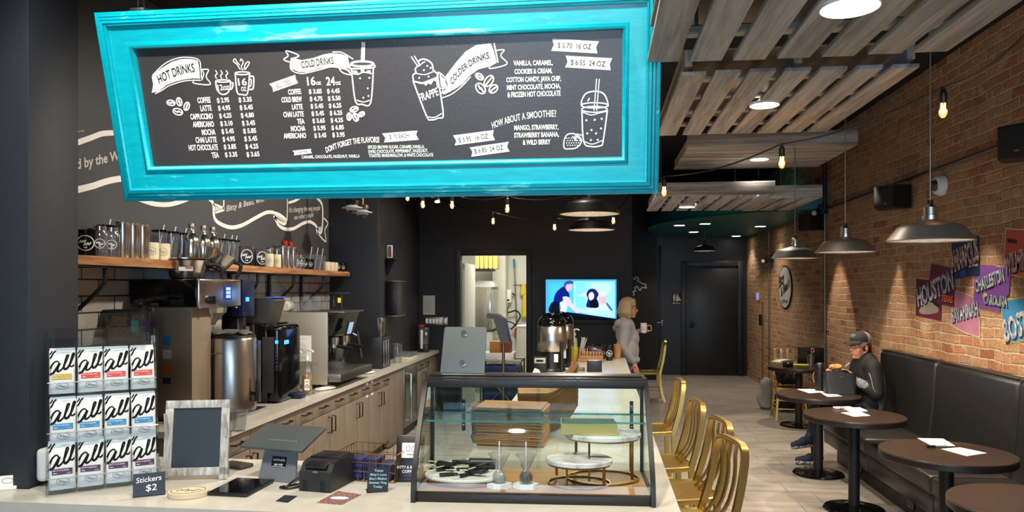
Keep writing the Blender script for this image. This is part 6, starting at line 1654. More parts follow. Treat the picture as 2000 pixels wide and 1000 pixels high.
# stainless plate stand on top of the case
p = in_case(-.32, .345, CH + .021)
t = thing('screen_back', 'brushed stainless back of a tilted customer screen on the display case', 'screen', p, R(-1))
Mz = Matrix.Rotation(R(-14), 4, 'X')
mb = MB(); mb.prism([(-.098, 0), (.098, 0), (.10, .195), (.094, .205), (-.084, .205), (-.09, .195)], -.004, .004, Mz @ Matrix.Rotation(PI / 2, 4, 'X')); obj('steel_plate', mb, mat('stainless_sheet', '#9a9d95', .3, 1), t)
for z in (.045, .178):
    mb = MB(); mb.cyl((.0, -.014, z), (.0, -.004, z), .013, .014, 20); mb.X = Matrix(); o = obj('round_stud', mb, STEELM, t)
    o.data.transform(Mz)
mb = MB(); mb.box((0, .0125, .1), (.17, .015, .17), Mz, bev=.004); mb.box((0, .05, .006), (.16, .09, .01), bev=.003); obj('screen_housing', mb, BLACKP, t)
# paper bags behind the case
def bag_pile(cx, cy, n, label, w, d, rz, jitter, z0=Z, th_=.0085, curl=0):
    rnd = random.Random(int(cx * 100) + n)
    first = None
    for i in range(n):
        t2 = 'x'
        loc = (cx + rnd.uniform(-jitter, jitter), cy + rnd.uniform(-jitter, jitter), z0 + i * th_)
        if first is None or i == n - 1:
            mb = MB()
            def f(u, v): return (w * (u - .5), d * (v - .5), .001 + curl * max(0, u - .45) ** 2)
            nu = 12 if curl else 2
            a = [f(i2 / (nu - 1), j) for i2 in range(nu) for j in (0, 1)]
            vs = [Vector(q) for q in a] + [Vector(q) + Vector((0, 0, th_ - .0022)) for q in a]
            m = len(a); fs = []
            for i2 in range(nu - 1):
                fs += [(2 * i2, 2 * i2 + 1, 2 * i2 + 3, 2 * i2 + 2), (m + 2 * i2, m + 2 * i2 + 2, m + 2 * i2 + 3, m + 2 * i2 + 1), (2 * i2, 2 * i2 + 2, m + 2 * i2 + 2, m + 2 * i2), (2 * i2 + 1, m + 2 * i2 + 1, m + 2 * i2 + 3, 2 * i2 + 3)]
            fs += [(0, m, m + 1, 1), (m - 2, m - 1, 2 * m - 1, 2 * m - 2)]
            mb.raw(vs, fs)
            rt = thing('paper_bag', (label + ', topmost') if i == n - 1 else (label + ' under the top one'), 'paper bag', loc, rz, None if i == n - 1 else label)
            obj('folded_bag', mb, KRAFT, rt, smooth=0)
            mb = MB()
            if not curl:
                for q in (-.3, .0): mb.tube(smooth3([(-w / 2, q * d, .003), (-w / 2 - .035, q * d + .01, .004), (-w / 2 - .04, q * d + d * .3, .004), (-w / 2, q * d + d * .28, .003)], 4), .003, 6)
                obj('twisted_handle', mb, KRAFT, rt)
            else: mb.bm.free()
            if i == n - 1:
                pl = Plane((0, 0, th_ - .001), (1, 0, 0), (0, 1, 0)); mb = MB()
                cx_ = .03 if not curl else -.05
                pl.stroke(mb, [Vector(q) for q in pl.ell((cx_, -.02), .075, .05, 20)], .0025, False, True); pl.stroke(mb, [Vector(q) for q in ((cx_ - .05, -.03), (cx_ - .03, .0), (cx_ - .02, -.025), (cx_, .0), (cx_ + .01, -.03))], .006, False); pl.stroke(mb, [Vector(q) for q in ((cx_, -.045), (cx_ + .02, -.02), (cx_ + .03, -.045), (cx_ + .055, -.02))], .006, False); obj('oval_print', mb, mat('brown_ink', '#5e4024', .6), rt, smooth=0)
            first = first or rt
        else:
            dup(first, loc, rz + R(rnd.uniform(-2.5, 2.5) if not curl else rnd.uniform(-.1, .1)), label + ' under the top one')
a = at(990, 868, z=Z)
bag_pile(-.47, 4.02, 24, 'brown paper carrier bag in the front pile behind the display case', .36, .26, R(-4), .006)
bag_pile(-.31, 4.36, 28, 'brown paper bag in the curled pile behind the front pile', .34, .25, R(8), .0015, curl=.55)
# ------------------------------------------------------------------ island things
Z = HC + .0005
a = at(1078, 724, z=Z)
def airpot(x, y, label, k=1.0, group='coffee airpots'):
    t = thing('coffee_airpot', label, 'coffee dispenser', (x, y, Z), 0, group)
    mb = MB(); mb.lathe([(0, 0), (.13, 0), (.135, .01), (.118, .03), (.112, .19), (.125, .2), (0, .2)], seg=36); obj('pedestal', mb, BLACKP, t)
    mb = MB(); mb.lathe([(0, .201), (.142, .201), (.146, .21), (.146, .445), (.14, .455), (0, .455)], seg=40); obj('steel_body', mb, STEEL, t)
    mb = MB(); mb.lathe([(0, .565), (.08, .56), (.125, .53), (.138, .5), (.14, .456), (0, .456)], seg=36); mb.tube(smooth3([(-.1, -.03, .52), (-.06, -.09, .57), (.04, -.1, .575), (.1, -.04, .53)], 5), .014, 8); obj('lid', mb, BLACKG, t)
    mb = MB(); mb.bb(.03, .07, -.137, -.125, .10, .18); obj('label_tag', mb, PAPER, t, smooth=0)
    mb = MB(); mb.cyl((.105, -.11, .0), (.105, -.11, .30), .018, seg=14); obj('tap_column', mb, BLACKP, t)
    return t
A1 = airpot(a.x, a.y, 'big steel and black coffee dispenser on the island before the television')
dup(A1, (a.x + .06, a.y + .42, Z), 0, 'second coffee dispenser hidden mostly behind the first one')
a = at(1060, 733, z=Z); t = thing('drip_mat', 'pale drip mat and lever base under the coffee dispenser', 'mat', (a.x + .02, a.y - .08, Z)); mb = MB(); mb.bb(-.14, .16, -.06, .06, 0, .012, .004); obj('mat', mb, mat('pale_drip_mat', '#b9b2a6', .5), t)
mb = MB(); mb.prism([(-.13, 0), (-.02, 0), (-.05, .06), (-.09, .075)], -.02, .02, Matrix.Rotation(PI / 2, 4, 'X')); obj('white_lever', mb, mat('white_pump'), t)
a = at(1035, 690, z=1.05); t = thing('card_reader', 'small dark device with pale screen left of the coffee dispenser', 'card reader', (-.62, 7.3, Z)); t['label'] = 'small dark device with pale screen beside the coffee dispenser'
mb = MB(); mb.bb(-.03, .10, -.05, .05, 0, .16, .01); obj('body', mb, BLACKP, t); mb = MB(); mb.bb(-.02, .09, -.053, -.0505, .1, .15, .004); obj('pale_face', mb, mat('pale_device_face', '#a8a69f', .4), t); mb = MB(); mb.bb(.0, .07, -.055, -.0535, .115, .135); obj('display', mb, BLACKG, t)
a = at(1122, 706, z=Z)
t = thing('pump_bottle', 'yellow bottle with white pump on the island among straws', 'bottle', (a.x, a.y, Z)); mb = MB(); mb.lathe([(0, 0), (.038, 0), (.04, .01), (.04, .16), (.02, .2), (.018, .22), (0, .22)], seg=20); obj('bottle', mb, mat('yellow_syrup', '#b59a2a', .2), t)
mb = MB(); mb.cyl((0, 0, .22), (0, 0, .36), .007, seg=10); mb.cyl((0, 0, .3), (0, 0, .32), .018, seg=12); mb.tube(smooth3([(-.012, 0, .36), (.03, -.01, .368), (.055, -.015, .355)], 4), .009, 8); obj('pump', mb, mat('white_pump'), t)
a = at(1128, 702, z=Z)
t = thing('straw_jar', 'jar crammed with white wrapped straws behind the yellow pump bottle', 'jar', (a.x, a.y + .12, Z)); mb = MB(); mb.lathe([(0, .003), (.06, 0), (.065, .13)], seg=24); obj('glass_jar', mb, CUPG, t)
rnd = random.Random(2)
for i in range(22):
    an, r1 = rnd.uniform(0, 6.28), rnd.uniform(.3, 1)
    mb = MB(); mb.cyl((.03 * r1 * math.cos(an), .03 * r1 * math.sin(an), .005), (.11 * r1 * math.cos(an), .11 * r1 * math.sin(an), .24 + rnd.uniform(-.02, .02)), .005, seg=6); obj('straw', mb, mat('white_straw', '#d5d2cb', .6), t)
a = at(1155, 708, z=Z)
t = thing('condiment_caddy', 'wooden caddy of sugar packets and stir sticks on the island', 'caddy', (a.x, a.y + .1, Z)); mb = MB()
mb.bb(-.13, .13, -.09, .09, 0, .012); mb.bb(-.13, .13, -.09, -.08, .012, .075); mb.bb(-.13, .13, .08, .09, .012, .11); mb.bb(-.13, -.12, -.08, .08, .012, .1); mb.bb(.12, .13, -.08, .08, .012, .1); mb.bb(-.03, -.024, -.08, .08, .012, .1); obj('wood_box', mb, wood('caddy_wood', '#7a5230', '#a0713f', '#b98b55', 'X', .6), t)
for i in range(7):
    mb = MB(); mb.box((-.105 + .01 * i, -.02 + .01 * (i % 3), .08), (.006, .05, .13), Matrix.Rotation(R(rnd.uniform(-8, 8)), 4, 'Y')); obj('stir_stick_pack', mb, mat('pale_wood_stick', '#c7a872', .6), t)
for i in range(12):
    mb = MB(); mb.box((-.01 + .011 * i, .0, .065), (.004, .1, .09), bev=.001); obj('sugar_packet', mb, (PAPER, KRAFT, mat('brown_packet', '#6e3f24', .6))[i % 3], t)
a = at(1161, 726, z=Z)
t = thing('napkin_holder', 'black napkin box with steel lip at the near end of the island things', 'napkin holder', (a.x, a.y + .04, Z)); mb = MB(); mb.bb(-.075, .075, -.06, .06, 0, .11, .006); obj('box', mb, BLACKP, t); mb = MB(); mb.bb(-.07, .07, -.05, -.02, .1105, .118, .002); obj('steel_lip', mb, STEELM, t)
a = at(1122, 725, z=Z)
t = thing('metal_tray', 'slim grey tray with small bottles before the straw jar', 'tray', (a.x, a.y + .02, Z), R(12)); mb = MB(); mb.bb(-.1, .1, -.03, .03, 0, .035, .004); obj('tray', mb, STEELD, t)
mb = MB(); 
for i in range(4):
    mb = MB(); mb.cyl((-.06 + .035 * i, .045, 0), (-.06 + .035 * i, .045, .09 - .01 * i), .013, .011, 10); obj('shaker', mb, STEELM if i % 2 else BLACKP, t)
def hot_cup(px, py, label, m, h=.13, r=.042, lid=True, logo=True, dx=0):
    a = at(px, py, z=Z)
    if a.y > 8.85: a = at(px, py, y=8.85)
    t = thing('takeaway_cup', label, 'cup', (a.x + dx, a.y, Z), 0, 'takeaway cups on the island')
    mb = MB(); mb.lathe([(0, 0), (r * .72, 0), (r, h), (0, h)], seg=28); obj('cup', mb, m, t)
    if lid: mb = MB(); mb.lathe([(0, h + .014), (r * .85, h + .014), (r * .9, h + .006), (r * 1.06, h + .004), (r * 1.06, h), (0, h)], seg=28); obj('lid', mb, BLACKG, t)
    if logo:
        d = CAMDIR((a.x, a.y)); mb = MB(); logo_disc(mb, Vector((0, 0, h * .5)) + d * (r * .9 + .002), r * .6, d); obj('logo', mb, CHALK, t, smooth=0)
hot_cup(1190, 704, 'black takeaway cup with white round logo on the island corner', BLACKP, .17, .055)
hot_cup(1176, 700, 'black takeaway cup half hidden behind the wooden caddy', BLACKP, .15, .05)
hot_cup(1097, 708, 'black takeaway cup squeezed beside the coffee dispenser', BLACKP, .15, .05)
hot_cup(1206, 697, 'plain kraft cup stack at the far end of the island', KRAFT, .17, .05, False, False)
hot_cup(1166, 690, 'dark stack of lids behind the wooden caddy', BLACKP, .16, .06, True, False)
mb = MB(); mb.bb(-.1, .1, -.06, .06, 0, .15, .03, seg=4); single('brown_canister', 'rounded brown box with clear top behind the caddy', 'box', mb, mat('brown_tinted', '#3d241a', .15), (at(1163, 695, y=8.8).x, 8.8, Z))
# point of sale monitor seen from behind, blue bag cart and boxes by the kitchen door
t = thing('register_monitor', 'dark monitor on a pole seen edge-on before the kitchen doorway', 'monitor', (-1.12, 8.6, 0))
mb = MB(); mb.bb(-.05, .05, -.05, .05, 0, .02); mb.cyl((0, 0, .02), (0, 0, 1.2), .018, seg=12); obj('pole', mb, STEELD, t)
mb = MB(); mb.prism([(-.02, 1.12), (.08, 1.12), (.02, 1.38), (-.06, 1.44), (-.18, 1.45), (-.18, 1.40), (-.1, 1.39)], -.13, .13, Matrix.Rotation(PI / 2, 4, 'X')); obj('housing', mb, mat('monitor_grey', '#3d4042', .5), t)
mb = MB(); mb.bb(-.08, .06, -.10, -.04, 1.18, 1.20); obj('card_swipe', mb, STEELM, t)
t = thing('folding_cart', 'folding cart with a blue fabric bag outside the kitchen door', 'cart', (-1.22, 9.3, 0))
BLUEB = mat('blue_cart_fabric', '#16274f', .8, bump=(30, .3))
mb = MB(); mb.bb(-.24, .24, -.2, .2, .18, .78, .05, seg=3); obj('bag', mb, BLUEB, t)
mb = MB()
for x in (-.25, .25):
    mb.tube([(x, -.21, .05), (x, -.21, .84)], .011, 8); mb.tube([(x, .21, .05), (x, .21, .84)], .011, 8)
mb.tube([(-.25, -.22, .2), (.25, -.22, .76)], .008, 8); mb.tube([(.25, -.22, .2), (-.25, -.22, .76)], .008, 8); mb.tube([(-.25, -.21, .84), (.25, -.21, .84), (.25, .21, .84), (-.25, .21, .84)], .011, 8, True); obj('frame', mb, STEELD, t)
for x in (-.25, .25):
    for y in (-.21, .21): mb = MB(); mb.cyl((x - .012, y, .05), (x + .012, y, .05), .05, seg=18); obj('wheel', mb, BLACKP, t)
t = thing('white_box', 'long white carton on the blue cart below the brown box', 'box', (-1.27, 9.3, .852)); mb = MB(); mb.bb(-.2, .2, -.14, .14, 0, .085, .003); obj('carton', mb, PAPER, t)
t = thing('brown_box', 'small brown printed carton on top of the white carton', 'box', (-1.22, 9.28, .9375)); mb = MB(); mb.bb(-.15, .11, -.1, .1, 0, .14, .003); obj('carton', mb, mat('brown_print_box', '#a5702e', .55), t); mb = MB(); mb.bb(-.02, .105, -.1025, -.1005, .01, .125); obj('printed_panel', mb, mat('box_print_red', '#7c3420', .55), t, smooth=0)
# kitchen contents
ky = 13.35
t = thing('kitchen_door', 'pale grey door panel standing open inside the kitchen doorway', 'door', (-1.925, 10.36, 0)); mb = MB(); mb.bb(-.03, .02, 0, .9, .01, 2.1, .003); obj('door_leaf', mb, mat('pale_grey_door', '#b3b2ab', .5), t)
a = at(945, 560, y=12.4)
t = thing('ice_machine', 'tall steel ice machine with white curved top in the kitchen', 'ice machine', (-1.98, 12.6, 0))
mb = MB(); mb.bb(-.16, .2, -.35, .35, 0, 1.02, .006); obj('storage_bin', mb, mat('pale_steel', '#b0ada2', .35, .7), t)
mb = MB(); mb.bb(-.16, .18, -.33, .35, 1.03, 1.76, .01); obj('upper_unit', mb, mat('warm_grey_steel', '#9b9487', .35, .8), t); mb = MB(); mb.bb(.1805, .20, -.3, .3, 1.06, 1.72); mb.bb(.10, .17, -.336, -.331, 1.08, 1.73, .002); obj('front_panel', mb, STEEL, t)
mb = MB(); mb.prism([(-.16, 1.762), (.22, 1.762), (.22, 1.80), (.18, 1.86), (-.04, 1.87), (-.12, 1.84)], -.33, .33, Matrix.Rotation(PI / 2, 4, 'X')); obj('white_cowl', mb, mat('camera_white'), t)
mb = MB(); mb.bb(-.17, .22, -.36, .36, 1.0205, 1.0295); obj('joint_strip', mb, BLACKM, t)
t = thing('wall_cupboard', 'dark open shelf with yellow packs above the ice machine', 'shelf', (-1.98, 12.2, 2.03)); mb = MB(); mb.bb(-.12, .2, -.1, .4, 0, .03); obj('board', mb, BLACKM, t)
for i in range(5):
    mb = MB(); mb.bb(-.035, .035, -.12, .2, 0, .42, .02); single('yellow_pack', 'yellow packs hanging over the dark kitchen shelf', 'pack', mb, mat('yellow_pack_film', '#c9a23a', .5, noise=((20, 4, 4), '#e3c878', .5, 3)), (-2.04 + .075 * i, 12.35, 2.061), 0, 'yellow kitchen packs')
t = thing('white_stand', 'tall white box beside the monitor at the kitchen sink', 'bin', (-1.12, 11.3, 0)); mb = MB(); mb.bb(-.13, .16, -.15, .15, 0, 1.15, .008); obj('box', mb, WHITEP, t); mb = MB(); mb.bb(-.14, .17, -.16, .16, 1.151, 1.175, .004); obj('lid', mb, PAPER, t)
mb = MB(); mb.bb(-.3, .3, 12.85, 13.37, 0, .4, .01); mb.bb(-.26, .26, 12.9, 13.3, .34, .401); single('mop_sink', 'low cream mop sink basin in the kitchen corner', 'sink', mb, mat('cream_basin', '#cfcab2', .5), (-.62, 0, 0))
mb = MB(); mb.bb(-1.89, -1.66, 13.0, 13.39, 0, 2.89, .003); struct('pillar_kitchen', mb, mat('kitchen_pillar', '#cfcdbf', .6))
t = thing('soap_dispenser', 'white wall dispenser with dark button in the kitchen', 'dispenser', at(992, 579, y=13.37)); mb = MB(); mb.bb(-.075, .075, -.11, 0, -.12, .13, .03, seg=3); obj('housing', mb, WHITEP, t); mb = MB(); mb.bb(-.04, .04, -.115, -.11, -.08, -.05); mb.cyl((.09, -.05, .06), (.13, -.05, .02), .015); obj('button', mb, BLACKM, t)
t = thing('chemical_hose', 'looped dark hoses under the white kitchen dispenser', 'hose', at(998, 610, y=13.3)); mb = MB(); mb.tube(smooth3([(-.06, 0, .1), (-.05, -.02, 0), (.1, -.03, .03), (.17, -.03, -.08), (.06, -.03, -.25), (.0, -.02, -.3)], 6), .014, 8); mb.tube(smooth3([(-.06, 0, -.02), (-.08, -.02, -.15), (.05, -.03, -.2), (.2, -.03, -.4), (.22, -.03, -.6)], 6), .011, 8); obj('hose', mb, BLACKP, t)
t = thing('floor_mop', 'slim mop handle with teal tip leaning in the kitchen', 'mop', at(1005, 560, y=13.3)); mb = MB(); mb.cyl((.06, 0, -1.3), (0, 0, .35), .012, seg=10); obj('pole', mb, STEELD, t); mb = MB(); mb.cyl((0, 0, .35), (-.01, 0, .5), .02, seg=10); obj('grip', mb, mat('teal_grip', '#2a7f8a', .5), t); mb = MB(); mb.bb(-.02, .16, -.05, .03, -1.5, -1.3, .02); obj('mop_head', mb, mat('mop_yarn', '#9c9a8c', .9), t)
t = thing('spray_bottle', 'red trigger spray bottle hanging in the kitchen', 'bottle', at(1011, 655, y=13.25)); mb = MB(); mb.lathe([(0, -.1), (.04, -.1), (.045, .02), (.02, .08), (0, .08)], seg=16); obj('bottle', mb, CUPG, t); mb = MB(); mb.bb(-.05, .03, -.02, .02, .08, .13, .006); mb.bb(-.06, -.03, -.02, .02, -.05, .08, .004); obj('red_trigger', mb, mat('red_plastic', '#a8201c', .4), t)
for i, (px, py, h, lb) in enumerate(((1020, 566, .16, 'yellow cloth hanging on the upper kitchen hook'), (1023, 596, .4, 'long yellow cloth hanging on the kitchen wall'))):
    prims = [('cap', (0, 0, -h / 2), (.01, 0, h / 2), .045, .03), ('cap', (.05, -.01, -h / 2.2), (.04, 0, h / 2.4), .03, .03)]
    single('yellow_cloth', lb, 'cloth', blob(prims, .012, 3), mat('yellow_cloth_mat', '#d2b83c', .9), at(px, py, y=13.33))
t = thing('hook_rail', 'thin wire hook rail on the kitchen wall', 'rail', at(1015, 556, y=13.38)); mb = MB(); mb.tube([(-.12, -.01, 0), (.2, -.01, 0)], .006, 6)
for x in (-.08, .02, .12): mb.tube(smooth3([(x, -.01, 0), (x, -.05, -.03), (x + .03, -.06, -.01)], 3), .005, 6)
obj('wire', mb, STEELD, t)
# television
a = at(1135, 586, y=10.2)
t = thing('television', 'wall television showing a man in an apron with a woman and child', 'television', (a.x, 10.199, a.z))
TV = Plane((a.x, 10.14, a.z), (1, 0, 0), (0, 0, 1))
mb = MB(); mb.bb(-.52, .52, -.05, 0, -.32, .30, .004); obj('housing', mb, BLACKP, t)
def em(c, s=1.0): return mat('screen' + c, c, .5, emit=c, estr=s, spec=0)
q = [TV.uv(*p) for p in ((1066, 546), (1204, 546), (1204, 622.5), (1066, 622.5))]
x0, x1, z0, z1 = q[0].x, q[1].x, q[2].y, q[0].y
mb = MB(); mb.bb(x0 - a.x * 0, x1, -.054, -.051, z0, z1); obj('screen', mb, em('#3a8fe8', 1.3), t, 'lit blue screen picture', smooth=0)
def V8(x, y): return (1000 + .24 * x, 500 + .24 * y)
def tvp(c, *polys, s=1.0, h=.0):
    m = MB()
    for pts in polys: TV.poly(m, smooth_px([V8(*p) for p in pts]), True, .0 + h)
    obj('screen_image', m, em(c, s), t, world=True, smooth=0)
def smooth_px(pts): return [tuple(v) for v in smooth2([Vector(p) for p in pts], True, 3)]
HZ0 = -.004
def lay(k): return -.0045 + .0005 * k
def tq(c, pts, k, s=1.0):
    m = MB(); sp = smooth_px if k > 4 else (lambda q: q); TVk = Plane((a.x, 10.1445 - .0006 * k, a.z), (1, 0, 0), (0, 0, 1)); TVk.poly(m, sp([V8(*p) for p in pts]), True, 0); obj('screen_image', m, em(c, s), t, world=True, smooth=0)
tq('#7cc4f0', [(500, 205), (838, 205), (838, 440), (500, 440)], 1, 1.2)
tq('#63b0f0', [(520, 215), (590, 215), (590, 420), (520, 420)], 2, 1.2)
tq('#9ad2f6', [(640, 220), (800, 220), (800, 300), (640, 300)], 2, 1.1)
tq('#8cc8ff', [(500, 445), (620, 425), (838, 425), (838, 505), (640, 480)], 3, 1.2)
tq('#0d0f14', [(440, 455), (560, 470), (700, 490), (838, 510), (838, 520), (440, 520)], 4, .2)
tq('#0a1c5c', [(340, 350), (365, 290), (430, 245), (462, 300), (465, 335), (420, 350), (400, 385), (345, 385)], 5, .5)
tq('#10131c', [(300, 455), (315, 390), (345, 370), (390, 390), (385, 460)], 6, .3)
tq('#b9c6ee', [(385, 390), (425, 365), (452, 405), (430, 470), (395, 465)], 6, .9)
tq('#c79cd0', [(412, 335), (460, 335), (500, 400), (545, 445), (530, 465), (480, 425), (430, 375)], 7, .9)
tq('#bb8fb4', [(432, 240), (470, 215), (490, 240), (480, 280), (455, 290), (438, 265)], 8, .9)
tq('#40467a', [(422, 250), (430, 215), (470, 200), (500, 212), (495, 225), (445, 232), (436, 262)], 9, .6)
tq('#1c1a48', [(605, 415), (618, 350), (605, 310), (630, 270), (675, 270), (705, 310), (690, 350), (705, 415)], 6, .4)
tq('#d8a3b4', [(625, 310), (650, 292), (668, 315), (662, 350), (640, 362), (624, 340)], 7, 1.0)
tq('#0c0e16', [(640, 365), (690, 350), (705, 415), (645, 418)], 8, .3)
tq('#d9a8bc', [(540, 320), (600, 300), (610, 320), (560, 330)], 5, .9)
tq('#d9a8bc', [(690, 300), (770, 295), (760, 320), (700, 325)], 5, .9)
tq('#c98f86', [(705, 340), (735, 325), (765, 345), (762, 385), (735, 395), (708, 372)], 8, .9)
tq('#b2b6dc', [(685, 415), (720, 390), (760, 385), (790, 440), (720, 440), (600, 460), (560, 462), (620, 440)], 7, .9)
tq('#3a5a9c', [(775, 380), (820, 440), (800, 440), (765, 390)], 9, .6)
lamp('AREA', 'television_glow', (a.x, 10.10, a.z), 2.5, (.3, .55, 1), (PI / 2, 0, 0), shape='RECTANGLE', size=.9, size_y=.5)
# chalk map on the alcove wall
AW = Plane((.7, 14.299, 1.5), (1, 0, 0), (0, 0, 1))
t = thing('chalk_map', 'white chalk outline scribble on the dark alcove wall', 'drawing', (.7, 14.298, 1.3)); mb = MB()
AW.stroke(mb, [V8(*p) for p in ((985, 180), (1000, 190), (1010, 170), (1030, 185), (1020, 200), (1040, 210), (1060, 225), (1090, 230), (1085, 245), (1095, 262), (1060, 255), (1040, 280), (1020, 250), (1000, 260), (1005, 285), (985, 290), (995, 310), (985, 325))], .02, True, False, .001); obj('chalk_line', mb, CHALKG, t, world=True, smooth=0)
# washroom sign
a = at(1321, 583, y=YB); t = thing('washroom_sign', 'black washroom sign with white figures beside the door', 'sign', (a.x, YB - .001, a.z)); mb = MB(); mb.bb(-.09, .09, -.006, 0, -.11, .11, .001); obj('plate', mb, BLACKP, t)
mb = MB()
for x, sk in ((-.045, 0), (.02, 1)):
    mb.prism([(x + .016 * math.cos(k), .07 + .016 * math.sin(k)) for k in [2 * PI * i / 12 for i in range(12)]], 0, .002, Matrix.Translation((0, -.0065, 0)) @ Matrix.Rotation(PI / 2, 4, 'X'))
    mb.prism([(x - .022, .05), (x + .022, .05), (x + (.03 if sk else .014), -.02), (x + .01, -.06), (x - .01, -.06), (x - (.03 if sk else .014), -.02)], 0, .002, Matrix.Translation((0, -.0065, 0)) @ Matrix.Rotation(PI / 2, 4, 'X'))
mb.prism([(.055, .03), (.065, .03), (.07, -.01), (.09, -.02), (.085, -.05), (.05, -.05), (.05, -.02)], 0, .002, Matrix.Translation((0, -.0065, 0)) @ Matrix.Rotation(PI / 2, 4, 'X')); mb.prism([(-.08, -.1), (.08, -.1), (.08, -.085), (-.08, -.085)], 0, .002, Matrix.Translation((0, -.0065, 0)) @ Matrix.Rotation(PI / 2, 4, 'X')); obj('white_pictogram', mb, CHALK, t, smooth=0)
# speakers and dome camera on the brick
def speaker(px, py, label, k=1.0):
    a = at(px, py, x=XR - .16); t = thing('wall_speaker', label, 'speaker', a, R(35)); mb = MB(); mb.prism([(-.1 * k, -.11 * k), (.06 * k, -.16 * k), (.1 * k, -.08 * k), (.1 * k, .08 * k), (.06 * k, .16 * k), (-.1 * k, .11 * k)], -.11 * k, .11 * k); obj('cabinet', mb, BLACKP, t)
    mb = MB(); mb.box((-.11 * k, 0, 0), (.012, .2 * k, .2 * k), bev=.005); g = obj('grille', mb, mat('speaker_grille', '#101011', .8), t); mb = MB(); mb.bb(-.118 * k, -.1165 * k, -.03, .0, -.07 * k, -.06 * k); obj('badge', mb, STEELD, g); mb = MB(); mb.cyl((.1 * k, 0, 0), (.16 * k + .05, -.06, 0), .02); obj('bracket', mb, BLACKM, t)
speaker(1741, 386, 'black wall speaker between the two front pendants on the brick')
speaker(1583, 434, 'black wall speaker at the tip of the teal ceiling disc')
speaker(2000, 278, 'black wall speaker cut off at the end of the conduit')
a = at(1842, 362, x=XR - .002); t = thing('dome_camera', 'white round security camera on the brick above the biggest pendant', 'camera', a, rot=(0, -PI / 2, 0)); mb = MB(); mb.lathe([(0, 0), (.085, 0), (.09, .02), (.075, .06), (0, .07)], seg=32); obj('housing', mb, WHITEP, t); mb = MB(); mb.ball((0, .0, .065), (.05, .05, .035)); obj('lens_dome', mb, mat('smoked'), t)
# oval plaque
a = at(1535, 561, x=XR); RWP = Plane((XR - .02, 0, 0), (0, -1, 0), (0, 0, 1))
t = thing('oval_plaque', 'white oval plaque with black script and dark rim on the brick', 'plaque', (XR - .001, a.y, a.z)); hv = .34; hu = .42
mb = MB(); mb.prism([(hu * math.cos(k), hv * math.sin(k)) for k in [2 * PI * i / 48 for i in range(48)]], 0, .018, Matrix(((0, 0, -1, 0), (-1, 0, 0, 0), (0, 1, 0, 0), (0, 0, 0, 1)))); obj('rim', mb, BLACKP, t)
mb = MB(); mb.prism([((hu - .035) * math.cos(k), (hv - .02) * math.sin(k)) for k in [2 * PI * i / 48 for i in range(48)]], .018, .021, Matrix(((0, 0, -1, 0), (-1, 0, 0, 0), (0, 1, 0, 0), (0, 0, 0, 1)))); obj('face', mb, mat('plaque_white', '#c9c5bb', .6, noise=(5, '#b3aea3', .5, 4)), t)
pl = Plane((XR - .023, a.y, a.z), (0, -1, 0), (0, 0, 1)); mb = MB(); pl.text(mb, 'Bitty', (-.33, -.02), (.02, .10), .17, .03, .3, .002); pl.text(mb, "& Beau's", (-.2, -.16), (.34, .02), .15, .03, .3, .002); pl.text(mb, 'COFFEE', (-.2, -.25), (.2, -.25), .05, .01, 0, .002); obj('script_lettering', mb, INK, t, world=True, smooth=0)
# thermostat-like devices
a = at(1482, 579, x=XR); t = thing('wall_thermostat', 'small white wall control with violet lit screen on the brick', 'thermostat', (XR - .001, a.y, a.z)); mb = MB(); mb.bb(-.03, 0, -.08, .08, -.07, .07, .005); obj('housing', mb, WHITEP, t); mb = MB(); mb.bb(-.0325, -.0305, -.06, .06, -.05, .055); obj('display', mb, em('#6a6aff', 1.5), t, smooth=0)
a = at(1489, 592, x=XR); t = thing('wall_socket', 'small black socket on the thin pipe beside the washroom wall', 'socket', at(1489, 625, x=XR - .002)); mb = MB(); mb.bb(-.05, 0, -.06, .06, -.1, .1, .006); obj('box', mb, BLACKM, t)
# ------------------------------------------------------------------ postcards on the brick
BW = Plane((XR - .004, 0, 0), (0, -1, 0), (0, 0, 1))
def A1(x, y): return (1780 + .22 * x, 440 + .22 * y)
def A2(x, y): return (1880 + .24 * x, 440 + .24 * y)
LET = mat('letter_mosaic', '#c9c4bb', .5, noise=((18, 22, 22), '#5b7da8', .25, 3))
LET2 = mat('letter_mosaic_warm', '#d8cdbd', .5, noise=((18, 25, 25), '#8a5a48', .25, 3))
LETD = mat('letter_shadow', '#1c1a22', .6)
def poster(label, C, outline, col, texts, extra=(), border=None):
    P = [BW.uv(*C(*p)) for p in outline]; cen = sum(P, Vector((0, 0))) / len(P)
    t = thing('wall_postcard', label, 'poster', BW.P(cen.x, cen.y, 0), 0, None)
    mb = MB()
    if border: BW.poly(mb, P, False, .0005); obj('border', mb, border, t, world=True, smooth=0); mb = MB(); P2 = [cen + (p - cen) * .95 for p in P]
    else: P2 = P
    BW.poly(mb, P2, False, .0015); obj('sheet', mb, col, t, world=True, smooth=0)
    for c2, pts in extra:
        mb = MB(); BW.poly(mb, smooth2([BW.uv(*C(*p)) for p in pts], True, 3), False, .0022); obj('picture_patch', mb, c2, t, world=True, smooth=0)
    for body, a_, b_, h0, m_ in texts:
        A, B = BW.uv(*C(*a_)), BW.uv(*C(*b_)); hh = (BW.uv(*C(a_[0], a_[1] - h0)) - A).length
        mb = MB(); BW.text(mb, body, A + Vector((.012, -.012)), B + Vector((.012, -.012)), hh, .06, 0, .003); obj('letter_shadow', mb, LETD, t, world=True, smooth=0)
        mb = MB(); BW.text(mb, body, A, B, hh, .05, 0, .004); obj('lettering', mb, m_, t, world=True, smooth=0)
